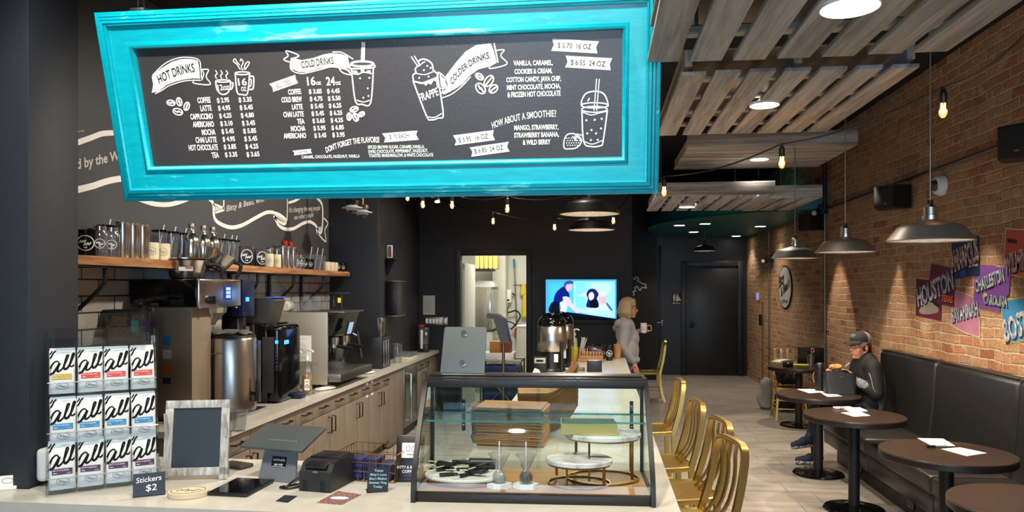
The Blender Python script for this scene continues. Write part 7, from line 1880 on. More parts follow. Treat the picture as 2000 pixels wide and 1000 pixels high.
MAR = mat('maroon_poster', '#5a1c30', .45, noise=(8, '#6b2740', .5, 3)); NAVP = mat('navy_poster', '#1c2148', .45, noise=(6, '#23306a', .5, 3)); PINK = mat('pink_poster', '#b0788f', .5, noise=(7, '#a2667f', .5, 3)); PURP = mat('purple_poster', '#7c4a9c', .5); ORG = mat('orange_poster', '#b04a2c', .5); ORG2 = mat('bright_orange', '#d9602a', .5); BLUP = mat('blue_poster', '#2f7fae', .5, noise=(5, '#3f92bd', .5, 3)); YEL = mat('yellow_border', '#cfa63a', .5); PALE = mat('pale_border', '#c9b79f', .6); ARCH = mat('arch_picture', '#8d8578', .5); DARKP = mat('dark_patch', '#15151f', .5)
poster('maroon wall postcard with big picture letters and Texas in orange', A1, [(45, 475), (160, 490), (178, 340), (385, 385), (385, 730), (268, 705), (262, 850), (40, 800)], MAR, [('HOUSTON', (62, 720), (385, 560), 150, LET), ('TEXAS', (272, 672), (370, 690), 55, ORG2)], [(ARCH, [(75, 745), (110, 690), (170, 670), (230, 720), (240, 770), (150, 790), (80, 780)]), (DARKP, [(80, 740), (110, 670), (170, 640), (230, 690), (262, 700), (262, 720), (225, 720), (170, 675), (115, 690)])])
poster('navy wall postcard with picture letters partly behind the pendant rim', A1, [(358, 155), (600, 90), (608, 440), (390, 478), (365, 380)], NAVP, [('ANNAPOLIS', (365, 420), (605, 300), 175, LET2)], [(mat('blue_patch', '#2a4a9a', .5), [(440, 410), (480, 395), (490, 450), (440, 465)]), (mat('cream_patch', '#d0a184', .5), [(510, 375), (530, 345), (560, 335), (592, 345), (588, 362), (550, 362)])])
poster('pink wall postcard with picture letters and pointed lower edge', A1, [(388, 570), (550, 630), (555, 700), (605, 720), (610, 1000), (480, 960), (350, 890), (355, 740), (385, 720)], PINK, [('SAVANNAH', (365, 860), (600, 790), 105, LET)], [], PALE)
poster('purple wall postcard with two rows of picture letters', A2, [(148, 320), (398, 350), (378, 560), (310, 610), (305, 705), (92, 655), (98, 420), (148, 410)], PURP, [('CHARLESTON', (112, 545), (345, 450), 95, LET), ('CAROLINA', (175, 635), (368, 665), 75, LET)], [(YEL, [(168, 560), (190, 545), (205, 570), (190, 600), (170, 590)])])
poster('orange wall postcard with pale border and tall picture letters', A2, [(350, 20), (700, 45), (700, 470), (400, 410), (335, 340)], ORG, [('WILMINGTON', (350, 395), (690, 300), 150, LET2), ('GREETINGS', (365, 128), (440, 135), 22, LETD)], [(ORG2, [(410, 400), (500, 360), (690, 330), (690, 440)])], PALE)
poster('blue wall postcard with yellow border and round picture letters', A2, [(310, 615), (700, 540), (700, 900), (345, 970), (330, 900)], BLUP, [('BOSTON', (350, 945), (690, 810), 170, LET)], [], YEL)
# ------------------------------------------------------------------ people
def hand(p, d, up, k=1.0, curl=.5, thumb=1):
    """prims of a hand: p wrist, d pointing to the fingertips, up the back of the hand; thumb side sign"""
    d, up = Vector(d).normalized(), Vector(up)
    up = (up - d * up.dot(d)).normalized(); s = d.cross(up) * thumb
    p = Vector(p); q = []
    pal = p + d * .045 * k
    q.append(('cap', p, p + d * .03 * k, .024 * k, .027 * k))
    for i in range(4):
        o = s * (.024 - .016 * i) * k
        base = p + d * .08 * k + o
        q.append(('cap', p + d * .02 * k + o * .7, base, .014 * k, .0115 * k))
        L = (.036, .041, .038, .029)[i] * k
        d1 = (d - up * curl * .5).normalized(); d2 = (d - up * curl * 1.3).normalized(); d3 = (d - up * curl * 2.3).normalized()
        a = base + d1 * L; b = a + d2 * L * .68; c = b + d3 * L * .5
        q += [('cap', base, a, .0095 * k, .0088 * k), ('cap', a, b, .0088 * k, .008 * k), ('cap', b, c, .008 * k, .0068 * k)]
    t0 = p + d * .025 * k + s * .022 * k
    t1 = t0 + (d * .6 + s * .8 - up * .3).normalized() * .036 * k; t2 = t1 + (d * .9 + s * .3 - up * .4).normalized() * .03 * k
    q += [('cap', t0, t1, .0125 * k, .0105 * k), ('cap', t1, t2, .0105 * k, .008 * k)]
    return q
def head_prims(c, fwd, k=1.0, tilt=0):
    """skull, face, nose, lips, chin, ears, neck stub around centre c; fwd horizontal"""
    f = Vector(fwd).normalized(); z = Vector((0, 0, 1)); s = z.cross(f)
    if tilt: f2 = (f * math.cos(tilt) - z * math.sin(tilt)); z = (z * math.cos(tilt) + f * math.sin(tilt)); f = f2
    an = math.atan2(f.y, f.x)
    L = lambda x, y, w: c + (f * x + s * y + z * w) * k
    rot = (0, tilt, an)
    q = [('ell', L(-.012, 0, .03), (.098 * k, .076 * k, .10 * k), rot), ('ell', L(.03, 0, -.04), (.066 * k, .060 * k, .078 * k), rot), ('cap', L(.05, 0, -.098), L(.066, 0, -.10), .026 * k, .020 * k),
         ('cap', L(-.02, .045, -.06), L(.045, .02, -.1), .026 * k, .02 * k), ('cap', L(-.02, -.045, -.06), L(.045, -.02, -.1), .026 * k, .02 * k),
         ('cap', L(.086, 0, .01), L(.108, 0, -.03), .0085 * k, .0125 * k), ('cap', L(.1, .011, -.034), L(.1, -.011, -.034), .0085 * k, .0085 * k),
         ('cap', L(.082, .02, -.064), L(.082, -.02, -.064), .0085 * k, .0085 * k), ('cap', L(.079, .018, -.074), L(.079, -.018, -.074), .0085 * k, .0085 * k),
         ('cap', L(.078, .035, .022), L(.086, .01, .02), .010 * k, .011 * k), ('cap', L(.078, -.035, .022), L(.086, -.01, .02), .010 * k, .011 * k),
         ('ell', L(.058, .04, -.028), (.026 * k, .022 * k, .024 * k)), ('ell', L(.058, -.04, -.028), (.026 * k, .022 * k, .024 * k))]
    for sy in (-1, 1): q.append(('ell', L(-.012, sy * .077, -.015), (.02 * k, .009 * k, .032 * k), rot))
    q.append(('cap', L(-.03, 0, -.05), c - Vector((0, 0, .18 * k)) - f * .035 * k, .052 * k, .055 * k))
    return q, L
def face_details(t, L, k=1.0):
    for sy in (-1, 1):
        mb = MB(); mb.ball(L(.074, sy * .031, .004), .0115 * k, 12, 8); e = obj('eye', mb, mat('eye_white', '#d9d3cb', .3), t, world=True)
        mb = MB(); mb.ball(L(.0835, sy * .031, .004), .0045 * k, 10, 6); obj('iris', mb, mat('iris_dark', '#2c2a2a', .2), e, world=True)
        mb = MB(); mb.tube([L(.08, sy * .015, .026), L(.085, sy * .03, .031), L(.074, sy * .047, .025)], .0035 * k, 6); obj('eyebrow', mb, mat('brow', '#5c4634', .7), t, world=True)
    mb = MB(); mb.tube([L(.083, .021, -.069), L(.089, .008, -.068), L(.09, 0, -.069), L(.089, -.008, -.068), L(.083, -.021, -.069)], [.002, .0055, .006, .0055, .002], 8); obj('lips', mb, mat('lip', '#a5615a', .45), t, world=True)

# standing person at the end of the island, walking to the brick side
sx, sy_ = .335, 9.32
V = lambda f, l, z: Vector((sx + f, sy_ + l, z))       # f forward (+X), l to her left (+Y)
t = thing('person', 'person with blond bob and glasses in a grey hooded top, holding a white mug', 'person', (sx, sy_, 0))
hc = V(.02, 0, 1.495)
hp, L = head_prims(hc, (1, -.12, 0), .98)
body = hp + [('ell', V(-.02, 0, 1.2), (.10, .16, .2)), ('ell', V(0, 0, .92), (.12, .16, .16)),
    ('cap', V(-.03, -.16, 1.27), V(-.06, -.22, 1.02), .045, .038), ('cap', V(-.06, -.22, 1.02), V(.07, -.20, .84), .036, .026),
    ('cap', V(-.03, .16, 1.27), V(-.02, .22, 1.04), .045, .038), ('cap', V(-.02, .22, 1.04), V(.13, .12, 1.20), .036, .026),
    ('cap', V(0, -.08, .86), V(.06, -.09, .47), .085, .055), ('cap', V(.06, -.09, .47), V(.02, -.09, .08), .052, .036), ('cap', V(0, .08, .86), V(-.08, .09, .47), .085, .055), ('cap', V(-.08, .09, .47), V(-.20, .09, .12), .052, .036)]
body += hand(V(.075, -.20, .83), (.30, .0, -1), (-.2, -1, 0), 1.0, .35, 1)
body += hand(V(.13, .12, 1.205), (.8, -.5, .25), (.2, .3, 1), 1.0, .5, -1)
o = obj('body', blob(body, .0065, 2), SKIN, t, world=True, smooth=180)
face_details(t, L, .98)
hood = [('ell', V(-.02, 0, 1.20), (.125, .185, .20)), ('cap', V(-.02, -.15, 1.28), V(-.02, .15, 1.28), .075, .075), ('ell', V(0, 0, .98), (.145, .19, .20)), ('ell', V(.01, 0, .86), (.15, .19, .07)), ('ell', V(.06, 0, 1.12), (.09, .14, .12)),
    ('cap', V(-.03, -.165, 1.27), V(-.06, -.225, 1.03), .068, .058), ('cap', V(-.06, -.225, 1.03), V(.06, -.205, .86), .055, .042), ('cap', V(-.03, .165, 1.27), V(-.02, .225, 1.04), .068, .058), ('cap', V(-.02, .225, 1.04), V(.11, .13, 1.19), .055, .042),
    ('cap', V(-.10, -.08, 1.30), V(-.10, .08, 1.30), .058, .058), ('cap', V(-.135, -.05, 1.25), V(-.135, .05, 1.25), .045, .045), ('cap', V(-.06, -.07, 1.365), V(-.06, .07, 1.365), .03, .03), ('cap', V(.03, -.07, 1.33), V(-.05, -.08, 1.36), .028, .03), ('cap', V(.03, .07, 1.33), V(-.05, .08, 1.36), .028, .03)]
obj('hooded_top', blob(hood, .009, 4), GREYKNIT, t, 'grey fleece hooded top', world=True, smooth=180)
jeans = [('ell', V(0, 0, .86), (.135, .175, .11)), ('cap', V(0, -.085, .84), V(.06, -.09, .47), .098, .07), ('cap', V(.06, -.09, .47), V(.02, -.09, .09), .068, .06), ('cap', V(0, .085, .84), V(-.08, .09, .47), .098, .07), ('cap', V(-.08, .09, .47), V(-.20, .09, .13), .068, .06)]
obj('jeans', blob(jeans, .010, 4), DENIM, t, 'blue jeans', world=True, smooth=180)
for f0, l0, z0 in ((.02, -.09, 0), (-.2, .09, .03)):
    obj('shoe', blob([('cap', V(f0 - .03, l0, z0 + .045), V(f0 + .13, l0, z0 + .035), .042, .034), ('cap', V(f0 - .02, l0, z0 + .07), V(f0 + .02, l0, z0 + .09), .042, .04)], .009, 3), mat('dark_shoe', '#2a2a30', .6), t, world=True, smooth=180)
hair = []
for i in range(15):
    an = PI * .40 + (2 * PI - .80 * PI) * i / 14
    f, l = math.cos(an), math.sin(an)
    hair.append(('cap', L(-.012 + .075 * f, .066 * l, .07), L(-.018 + .105 * f, .096 * l, -.055), .034, .034)); hair.append(('cap', L(-.018 + .105 * f, .096 * l, -.055), L(-.012 + .096 * f, .088 * l, -.115), .034, .018))
hair += [('ell', L(-.014, 0, .056), (.104, .09, .090)), ('cap', L(.05, .04, .09), L(.078, .058, .045), .03, .012), ('cap', L(.05, -.04, .09), L(.078, -.058, .045), .03, .012), ('cap', L(.06, 0, .10), L(.08, .01, .075), .028, .012)]
obj('hair', blob(hair, .008, 3), BLOND, t, 'straight blond bob', world=True, smooth=180)
mb = MB()
for sg in (-1, 1):
    mb.tube([L(.1, sg * .031 + .024 * math.cos(a), .003 + .017 * math.sin(a)) for a in [2 * PI * i / 14 for i in range(14)]], .0028, 6, True); mb.tube([L(.1, sg * .054, .006), L(.05, sg * .078, .008), L(-.02, sg * .083, .0)], .0028, 6)
mb.tube([L(.1, -.008, .006), L(.1, .008, .006)], .0025, 6); obj('glasses', mb, BLACKP, t, 'dark framed glasses', world=True)
mt = thing('mug', 'white mug with tan handle held up by the standing person', 'mug', V(.205, .055, 1.19), R(-10))
mb = MB(); mb.lathe([(0, 0), (.038, 0), (.04, .006), (.042, .12), (.038, .12), (.036, .01), (0, .01)], seg=28); obj('body', mb, mat('white_mug', '#d8d3d0', .35), mt); mb = MB(); mb.lathe([(.0415, .03), (.043, .03), (.0435, .075), (.042, .075)], seg=28); obj('sleeve', mb, mat('pale_sleeve', '#bdb4b0', .7), mt)
mb = MB(); mb.tube(smooth3([(.04, 0, .085), (.085, 0, .09), (.09, 0, .03), (.04, 0, .03)], 4), .008, 8); obj('handle', mb, mat('tan_handle', '#a5763e', .4), mt)

# seated person in a cap on the bench
bx, by = 2.545, 7.50
V2 = lambda f, l, z: Vector((bx - f, by - l, z))        # looks along -X; her left is -Y
t = thing('person', 'person in a dark cap and black zip jacket seated on the bench, eating', 'person', (bx, by, 0))
hc = V2(.06, .0, 1.185)
hp, L = head_prims(hc, (-1, -.5, 0), 1.0, .02)
body = hp + [('ell', V2(0, 0, .9), (.11, .17, .22)), ('ell', V2(0, 0, .62), (.12, .17, .11)),
    ('cap', V2(.0, .18, 1.0), V2(.0, .265, .77), .05, .042), ('cap', V2(.0, .265, .77), V2(.15, .18, .875), .04, .028),
    ('cap', V2(.0, -.18, 1.0), V2(.05, -.25, .79), .05, .042), ('cap', V2(.05, -.25, .79), V2(.20, -.10, .93), .04, .028),
    ('cap', V2(.02, .09, .60), V2(.44, .05, .60), .085, .06), ('cap', V2(.44, .05, .60), V2(.50, -.07, .27), .055, .038), ('cap', V2(.02, -.09, .60), V2(.44, -.12, .54), .085, .06), ('cap', V2(.44, -.12, .54), V2(.42, -.12, .08), .055, .038)]
body += hand(V2(.15, .18, .88), (-.6, .15, .75), (.8, .1, .6), 1.0, .5, -1)
body += hand(V2(.20, -.10, .935), (-.9, -.3, .25), (.2, .0, 1), 1.0, .5, 1)
obj('body', blob(body, .0065, 2), SKIN, t, world=True, smooth=180)
face_details(t, L, 1.0)
jk = [('ell', V2(.0, 0, .90), (.135, .195, .24)), ('cap', V2(.0, -.16, 1.0), V2(.0, .16, 1.0), .085, .085), ('ell', V2(-.02, 0, .66), (.14, .20, .12)), ('cap', V2(.0, -.05, 1.06), V2(.0, .05, 1.06), .07, .07), ('cap', V2(.02, -.06, 1.10), V2(-.03, .0, 1.12), .03, .03), ('cap', V2(.02, .06, 1.10), V2(-.03, .0, 1.12), .03, .03),
    ('cap', V2(.0, .185, 1.0), V2(.0, .27, .77), .08, .068), ('cap', V2(.0, .27, .77), V2(.09, .22, .83), .064, .048), ('cap', V2(.0, -.185, 1.0), V2(.05, -.255, .79), .08, .068), ('cap', V2(.05, -.255, .79), V2(.17, -.13, .905), .064, .045)]
obj('jacket', blob(jk, .009, 4), BLACKC, t, 'black zip jacket', world=True, smooth=180)
obj('sleeve_cuff', blob([('cap', V2(.075, .23, .825), V2(.14, .19, .868), .05, .04)], .008, 2), mat('grey_camo_cuff', '#5a5a60', .8, noise=(40, '#8c8c94', .3, 2)), t, 'grey mottled sleeve cuff', world=True, smooth=180)
obj('side_panel', blob([('ell', V2(-.07, .165, .78), (.05, .05, .2))], .010, 3), GREYC, t, 'grey side panel of the jacket', world=True, smooth=180)
mb = MB(); mb.tube(smooth3([V2(.06, .22, .98), V2(.055, .29, .91), V2(.05, .325, .83), V2(.03, .33, .79)], 4), .004, 6); obj('zip_line', mb, mat('silver_zip', '#a9a99a', .4, .5), t, world=True)
mb = MB(); mb.tube(smooth3([V2(.15, -.02, 1.02), V2(.165, -.07, .985), V2(.155, -.12, .96)], 4), .006, 6); obj('white_stripe', mb, PAPER, t, world=True)
tr = [('ell', V2(.0, 0, .61), (.14, .19, .105)), ('cap', V2(.02, .09, .60), V2(.44, .05, .60), .10, .075), ('cap', V2(.44, .05, .60), V2(.49, -.06, .30), .072, .055), ('cap', V2(.02, -.09, .60), V2(.44, -.12, .54), .10, .075), ('cap', V2(.44, -.12, .54), V2(.42, -.12, .12), .072, .058)]
obj('trousers', blob(tr, .010, 4), NAVYD, t, 'dark navy trousers', world=True, smooth=180)
SH = mat('navy_shoe', '#1a2038', .7, bump=(80, .2)); SOLE = mat('white_sole', '#b9b3ac', .6, noise=(60, '#2c2a30', .2, 2))
def shoe(h, d, up):
    h, d, up = Vector(h), Vector(d).normalized(), Vector(up).normalized()
    o = obj('shoe', blob([('cap', h + up * .045, h + d * .09 + up * .05, .042, .04), ('cap', h + d * .09 + up * .035, h + d * .20 + up * .02, .042, .03), ('cap', h + up * .05, h + up * .095 + d * .01, .04, .044)], .007, 3), SH, t, 'navy running shoe', world=True, smooth=180)
    s = d.cross(up)
    obj('sole', blob([('cap', h - up * .0, h + d * .1 - up * .0, .03, .026), ('cap', h + d * .1, h + d * .21 - up * .004, .03, .026), ('cap', h + s * .014, h + d * .2 + s * .016, .024, .022), ('cap', h - s * .014, h + d * .2 - s * .016, .024, .022)], .007, 2), SOLE, o, 'pale patterned sole', world=True, smooth=180)
shoe(V2(.47, -.06, .225), (-1, -.22, -.12), (-.35, -.3, .85)); shoe(V2(.40, -.12, .028), (-1, .05, 0), (0, 0, 1))
obj('sock', blob([('cap', V2(.495, -.07, .28), V2(.485, -.065, .32), .047, .05)], .008, 2), mat('grey_sock', '#8d8a86', .9), t, world=True, smooth=180)
cp = [('ell', L(-.014, 0, .066), (.108, .088, .084), (0, .02, math.atan2(-.5, -1)))]
mb = blob(cp, .007, 3)
inv = L(0, 0, 0)
# open the cap below its band
zc = (L(0, 0, .046) - L(0, 0, 0)).normalized()
geo = list(mb.bm.verts) + list(mb.bm.edges) + list(mb.bm.faces)
bmesh.ops.bisect_plane(mb.bm, geom=geo, plane_co=L(0, 0, .046), plane_no=zc, clear_inner=True)
CAPM = mat('dark_cap_cloth', '#232427', .8)
back = MB(); back.bm = mb.bm.copy()
fw = (L(1, 0, 0) - L(0, 0, 0)).normalized()
bmesh.ops.bisect_plane(mb.bm, geom=list(mb.bm.verts) + list(mb.bm.edges) + list(mb.bm.faces), plane_co=L(-.02, 0, 0), plane_no=fw, clear_inner=True)
bmesh.ops.bisect_plane(back.bm, geom=list(back.bm.verts) + list(back.bm.edges) + list(back.bm.faces), plane_co=L(-.02, 0, 0), plane_no=fw, clear_outer=True)
cap = obj('cap', mb, CAPM, t, 'dark baseball cap', world=True, smooth=180)
obj('mesh_back', back, mat('grey_cap_mesh', '#8d8880', .8), cap, 'pale grey mesh back', world=True, smooth=180)
mb = MB()
def brim(u, v):
    a = (u - .5) * 2.3
    r = .085 + .085 * v
    return L(-.005 + r * math.cos(a) * (1.0 + .12 * v), .085 * math.sin(a) * (1 + .02 * v), .058 - .012 * v - .018 * abs(u - .5) * 2 * v)
mb.grid(16, 6, brim)
top = [v.co.copy() for v in mb.bm.verts]
obj('brim', mb, CAPM, cap, 'curved brim', world=True, smooth=180).modifiers.new('thick', 'SOLIDIFY').thickness = .004
mb = MB(); pc = L(.078, .0, .095); Ua = L(0, 1, 0) - L(0, 0, 0)
n = ((L(1, 0, .55) - L(0, 0, 0))).normalized(); pl = Plane(L(.076, 0, .105), Ua, n.cross(Ua.normalized()) * -1 if False else (L(-.5, 0, 1) - L(0, 0, 0)))
pl.stroke(mb, [Vector(q) for q in pl.ell((0, 0), .028, .016, 16)], .004, False, True, .006); pl.stroke(mb, [Vector(q) for q in ((-.015, 0), (.015, .002))], .01, False, False, .006); obj('cap_emblem', mb, mat('pale_emblem', '#7f949c', .7), cap, 'pale oval emblem', world=True, smooth=0)
hr = [('ell', L(-.03, 0, .0), (.085, .085, .07)), ('cap', L(-.10, -.01, .01), L(-.13, -.02, -.07), .032, .032), ('cap', L(-.13, -.02, -.07), L(-.125, -.02, -.19), .032, .016), ('cap', L(-.03, .078, -.0), L(-.01, .076, -.03), .012, .008), ('cap', L(-.03, -.078, 0), L(-.01, -.076, -.03), .012, .008)]
obj('hair', blob(hr, .008, 2), DARKH, t, 'dark ponytail', world=True, smooth=180)
mb = MB()
for sg in (-1, 1):
    mb.tube([L(.1, sg * .031 + .023 * math.cos(a), .0 + .014 * math.sin(a)) for a in [2 * PI * i / 14 for i in range(14)]], .002, 6, True); mb.tube([L(.1, sg * .053, .003), L(.05, sg * .078, .006), L(-.02, sg * .083, .0)], .002, 6)
obj('glasses', mb, BLACKP, t, 'thin dark glasses', world=True)
FOOD = mat('pale_bread', '#d9a566', .7, noise=(60, '#b87c3c', .5, 3))
p = V2(.27, -.05, .975); single('sandwich', 'pale sandwich held up over the black lunch bag', 'food', blob([('ell', (0, 0, 0), (.07, .045, .022)), ('ell', (.03, .01, .012), (.045, .035, .02)), ('ell', (-.03, -.01, .014), (.04, .03, .018))], .006, 2), FOOD, p, .3)

# ------------------------------------------------------------------ on and around the cafe tables
def on_table(P, dx, dy, dz=.0005): return Vector((P.x + dx, P.y + dy, .75 + dz))
def sheet(name, label, P, pts, col=PAPER, lines=True, z=.0005):
    q = [at(*p, z=.75 + z) for p in pts]; cen = sum(q, Vector()) / len(q)
    t = thing(name, label, 'paper', cen)
    mb = MB(); mb.prism([(v.x - cen.x, v.y - cen.y) for v in q], 0, .0012); obj('sheet', mb, col, t, smooth=0)
    if lines:
        mb = MB()
        a, b, c_, d_ = [v - cen for v in q][:4]
        for i in range(5):
            f = .25 + .12 * i
            u, v = a.lerp(d_, f), b.lerp(c_, f)
            p0, p1 = u.lerp(v, .22), u.lerp(v, .35 + .1 * ((i * 7) % 4)); o = (d_ - a).normalized() * .002
            mb.flat([p0 - o + Vector((0, 0, .0018)), p1 - o + Vector((0, 0, .0018)), p1 + o + Vector((0, 0, .0018)), p0 + o + Vector((0, 0, .0018))])
        obj('printed_line', mb, mat('print_grey'), t, smooth=0)
    return t
sheet('paper_sheet', 'white menu sheet on the marker table lying farther from the bench edge', P1, [(1792, 856), (1842, 857), (1866, 871), (1822, 872)])
sheet('paper_sheet', 'white menu sheet on the marker table touching the marker pen', P1, [(1838, 877), (1875, 874), (1928, 885), (1888, 891)])
t = thing('marker_pen', 'black and silver marker pen between two sheets on the table', 'pen', at(1830, 874, z=.7505) + Vector((0, 0, .008)), .0); t.rotation_euler = (0, 0, YAW + R(3))
mb = MB(); mb.cyl((-.065, 0, 0), (-.012, 0, 0), .0075, seg=12); obj('cap', mb, BLACKP, t); mb = MB(); mb.cyl((-.012, 0, 0), (.065, 0, 0), .0065, seg=12); obj('barrel', mb, mat('silver_barrel', '#8d8a88', .35), t)
sheet('paper_sheet', 'white menu sheet on the middle table, upper of the two', P2, [(1641, 796), (1680, 796), (1695, 803), (1662, 805)])
sheet('paper_sheet', 'white menu sheet on the middle table, lower of the two', P2, [(1642, 806), (1681, 804), (1700, 812), (1668, 814)])
q = at(1646, 798, z=.7505); t = thing('food_wrapper', 'red and white snack wrapper at the rim of the middle table', 'wrapper', q, .2); mb = MB(); mb.box((0, 0, .008), (.15, .05, .014), bev=.006); obj('wrapper', mb, PAPER, t); mb = MB()
for i in range(3): mb.box((-.03 + .018 * i, -.002, .009), (.009, .0515, .0145), bev=.004)
obj('red_stripe', mb, mat('dark_red_print', '#8a3a3a', .5), t)
sheet('paper_sheet', 'white menu sheet on the lunch bag table nearer the aisle', P3, [(1556, 760), (1590, 760), (1612, 766), (1580, 768)])
sheet('paper_sheet', 'white menu sheet on the lunch bag table before the black bag', P3, [(1602, 767), (1626, 767), (1645, 774), (1616, 775)])
q = at(1617, 764, z=.7505); t = thing('marker_pen', 'slim black pen beside the lunch bag sheets', 'pen', q + Vector((0, 0, .007)), YAW - .3); mb = MB(); mb.cyl((-.06, 0, 0), (.06, 0, 0), .006, seg=10); obj('barrel', mb, BLACKP, t)
q = at(1644, 767, z=.7505)
t = thing('lunch_bag', 'black soft lunch bag with open top on the table before the seated person', 'bag', (q.x - .035, q.y - .05, .7505), R(-4))
prims = [('box', (0, 0, .105), (.27, .15, .2), (0, 0, 0))]
mb = MB(); mb.grid(40, 14, lambda u, v: ((lambda a: (math.copysign(abs(math.cos(a)) ** .4, math.cos(a)) * (.135 + .006 * math.sin(v * 3)), math.copysign(abs(math.sin(a)) ** .4, math.sin(a)) * (.075 + .005 * math.sin(u * 30 + v * 4)), .205 * v))(2 * PI * u)), True); obj('bag_wall', mb, mat('black_nylon', '#26282c', .55, bump=(40, .2)), t)
mb = MB(); mb.bb(-.125, .125, -.065, .065, .19, .197, .003); mb.bb(-.13, .13, -.07, .07, 0, .006, .002); obj('lining', mb, BLACKP, t)
mb = MB(); mb.tube(smooth3([(-.06, -.078, .2), (-.04, -.08, .225), (.04, -.08, .225), (.06, -.078, .2)], 4), .006, 8); obj('handle', mb, BLACKP, t); mb = MB(); mb.bb(-.02, .015, -.0835, -.0825, .165, .169); obj('small_logo', mb, mat('badge_grey'), t)
q = at(1601, 763, z=.7505)
t = thing('water_bottle', 'black insulated bottle with tan handle ring standing on the lunch bag table', 'bottle', (q.x, q.y, .7505)); mb = MB(); mb.lathe([(0, 0), (.038, 0), (.041, .01), (.043, .19), (.04, .215), (0, .215)], seg=28); obj('body', mb, BLACKM, t); mb = MB(); mb.lathe([(0, .262), (.038, .26), (.042, .25), (.042, .218), (0, .2155)], seg=28); obj('lid', mb, BLACKP, t); mb = MB(); mb.lathe([(0, .2685), (.02, .2685), (.024, .2625), (0, .2625)], seg=20); obj('lid_disc', mb, mat('badge_grey'), t); mb = MB(); mb.tube([(-.05, -.01 + .02 * math.cos(a) * .3, .13 + .045 * math.sin(a)) if False else (-.046 - .012 * abs(math.cos(a)), 0.012 * math.cos(a), .13 + .05 * math.sin(a)) for a in [PI * i / 10 - PI / 2 for i in range(11)]], .004, 6); obj('handle_ring', mb, mat('tan_handle'), t)
# laptop table
q = at(1588, 712, z=.7505)
t = thing('laptop', 'open dark laptop with its back turned, on the far table by the brick', 'laptop', (q.x, q.y + .08, .7505), R(-12)); mb = MB(); mb.bb(-.17, .17, -.0, .22, 0, .016, .004); obj('keyboard_base', mb, mat('dark_laptop', '#2c2826', .4, .3), t); mb = MB(); mb.box((0, -.03, .125), (.34, .008, .23), Matrix.Rotation(R(14), 4, 'X'), bev=.003); obj('lid', mb, mat('dark_laptop'), t)
q = at(1581, 714, z=.7505)
t = thing('pen_cup', 'clear glass holding pens and a pink tool beside the laptop', 'cup', (q.x, q.y - .06, .7505)); mb = MB(); mb.lathe([(0, .004), (.035, 0), (.045, .145)], seg=24); obj('glass', mb, CUPG, t)
for i, c in enumerate((BLACKP, STEELM, mat('pink_tool', '#d98a8a', .4), BLACKP)):
    mb = MB(); mb.cyl((-.012 + .008 * i, 0, .006), (-.03 + .022 * i, -.01 + .01 * i, .16 + .02 * (i == 2)), .006, seg=8); obj('pen', mb, c, t)
mb = MB(); mb.tube([(.022 + .018 * math.cos(a), 0, .2 + .025 * math.sin(a)) for a in [2 * PI * i / 12 for i in range(12)]], .006, 6, True); obj('scissor_loop', mb, mat('pink_tool'), t)
YELF = mat('yellow_folder', '#d6cf1e', .45)
for px, py, w, d, lb, a in ((1565, 713, .2, .14, 'bright yellow folder lying before the pen cup', -.3), (1514, 707, .11, .1, 'bright yellow folder corner at the aisle end of the far table', .2)):
    q = at(px, py, z=.7505); mb = MB(); mb.box((0, 0, .005), (w, d, .009), bev=.002); single('yellow_folder', lb, 'folder', mb, YELF, (q.x, q.y, .7505), a, 'yellow folders')
q = at(1535, 708, z=.7505); t = thing('open_book', 'open white papers heaped on the far table behind the camera', 'papers', (q.x, q.y + .06, .7505), .3); mb = MB(); mb.grid(10, 2, lambda u, v: (-.13 + .26 * u, -.09 + .18 * v, .008 + .03 * math.sin(PI * u) ** .6)); mb.bb(-.13, .13, -.09, .09, 0, .006); obj('pages', mb, PAPER, t)
t['label'] = 'open white papers heaped on the table behind the small black camera'
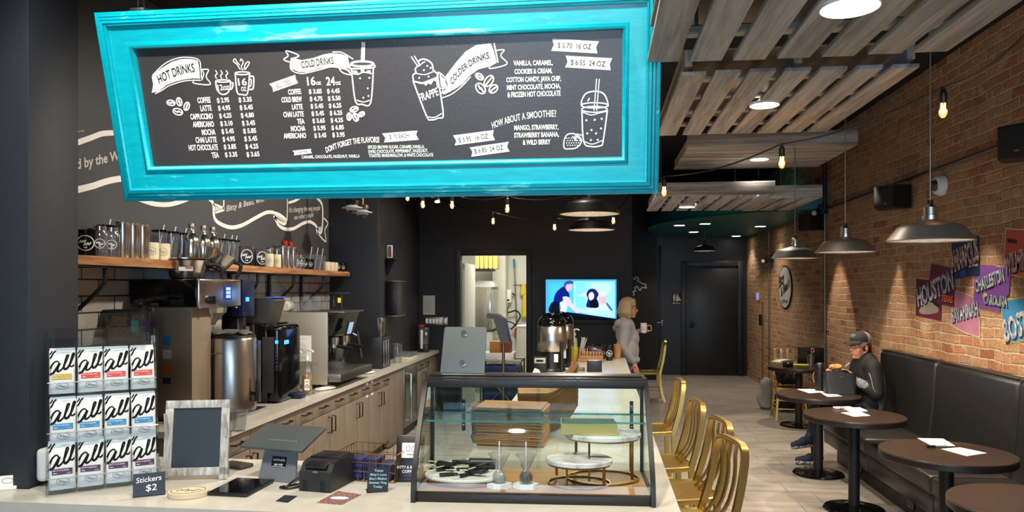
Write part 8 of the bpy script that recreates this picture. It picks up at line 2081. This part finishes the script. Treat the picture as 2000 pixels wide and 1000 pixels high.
q = at(1538, 716, z=.7505); t = thing('black_camera', 'small black camera lying on the far table among papers', 'camera', (q.x, q.y - .03, .7505), .2); mb = MB(); mb.box((0, 0, .03), (.12, .05, .06), bev=.008); obj('camera_body', mb, BLACKP, t); mb = MB(); mb.cyl((-.01, -.025, .03), (-.01, -.075, .03), .027, seg=20); obj('camera_lens', mb, BLACKG, t)
# bags on the floor by the gold chair
q = at(1500, 800, z=0.0)
single('grey_backpack', 'pale grey backpack standing on the floor beside the gold chair', 'backpack', blob([('box', (0, 0, .21), (.16, .24, .40), (0, .06, 0)), ('ell', (-.04, -.02, .15), (.09, .1, .14)), ('cap', (.02, -.1, .40), (.02, .1, .40), .05, .05)], .012, 4), mat('pale_grey_bag', '#a39f98', .85, bump=(20, .2)), (q.x + .0, q.y + .14, -.008))
q = at(1541, 800, z=0)
single('black_duffel', 'black duffel bag lying on the floor under the gold chair', 'bag', blob([('cap', (-.16, 0, .14), (.16, 0, .14), .13, .12), ('ell', (0, .02, .2), (.2, .11, .1)), ('ell', (-.1, -.05, .1), (.12, .1, .1))], .012, 4), mat('black_duffel_cloth', '#141310', .8, bump=(20, .3)), (q.x + .03, q.y - .10, -.004))
q = at(1520, 742, z=.452)
single('dark_jacket', 'dark jacket heaped on the seat of the gold chair behind the table', 'jacket', blob([('ell', (0, 0, .10), (.11, .10, .10)), ('ell', (.1, .04, .07), (.1, .1, .07)), ('ell', (-.06, -.05, .16), (.07, .06, .07))], .011, 4), BLACKC, (a.x if False else at(1538, 757, z=.45).x + .03, at(1538, 757, z=.45).y + .30, .4505))
t = thing('black_vase', 'small black round cup behind the lunch bag table edge', 'cup', at(1580, 752, t=7.3)); bpy.data.objects.remove(t)
mb = MB(); q = at(1480, 776, z=.004); mb.tube(smooth3([(0, 0, 0), (.12, .03, 0), (.2, -.02, 0), (.3, .02, 0)], 5), .004, 6); mb.tube(smooth3([(-.05, -.1, 0), (.15, -.09, 0), (.3, -.06, 0)], 5), .004, 6); single('charging_cable', 'thin dark cable lying on the floor tiles near the grey backpack', 'cable', mb, BLACKP, (q.x, q.y, .0045))
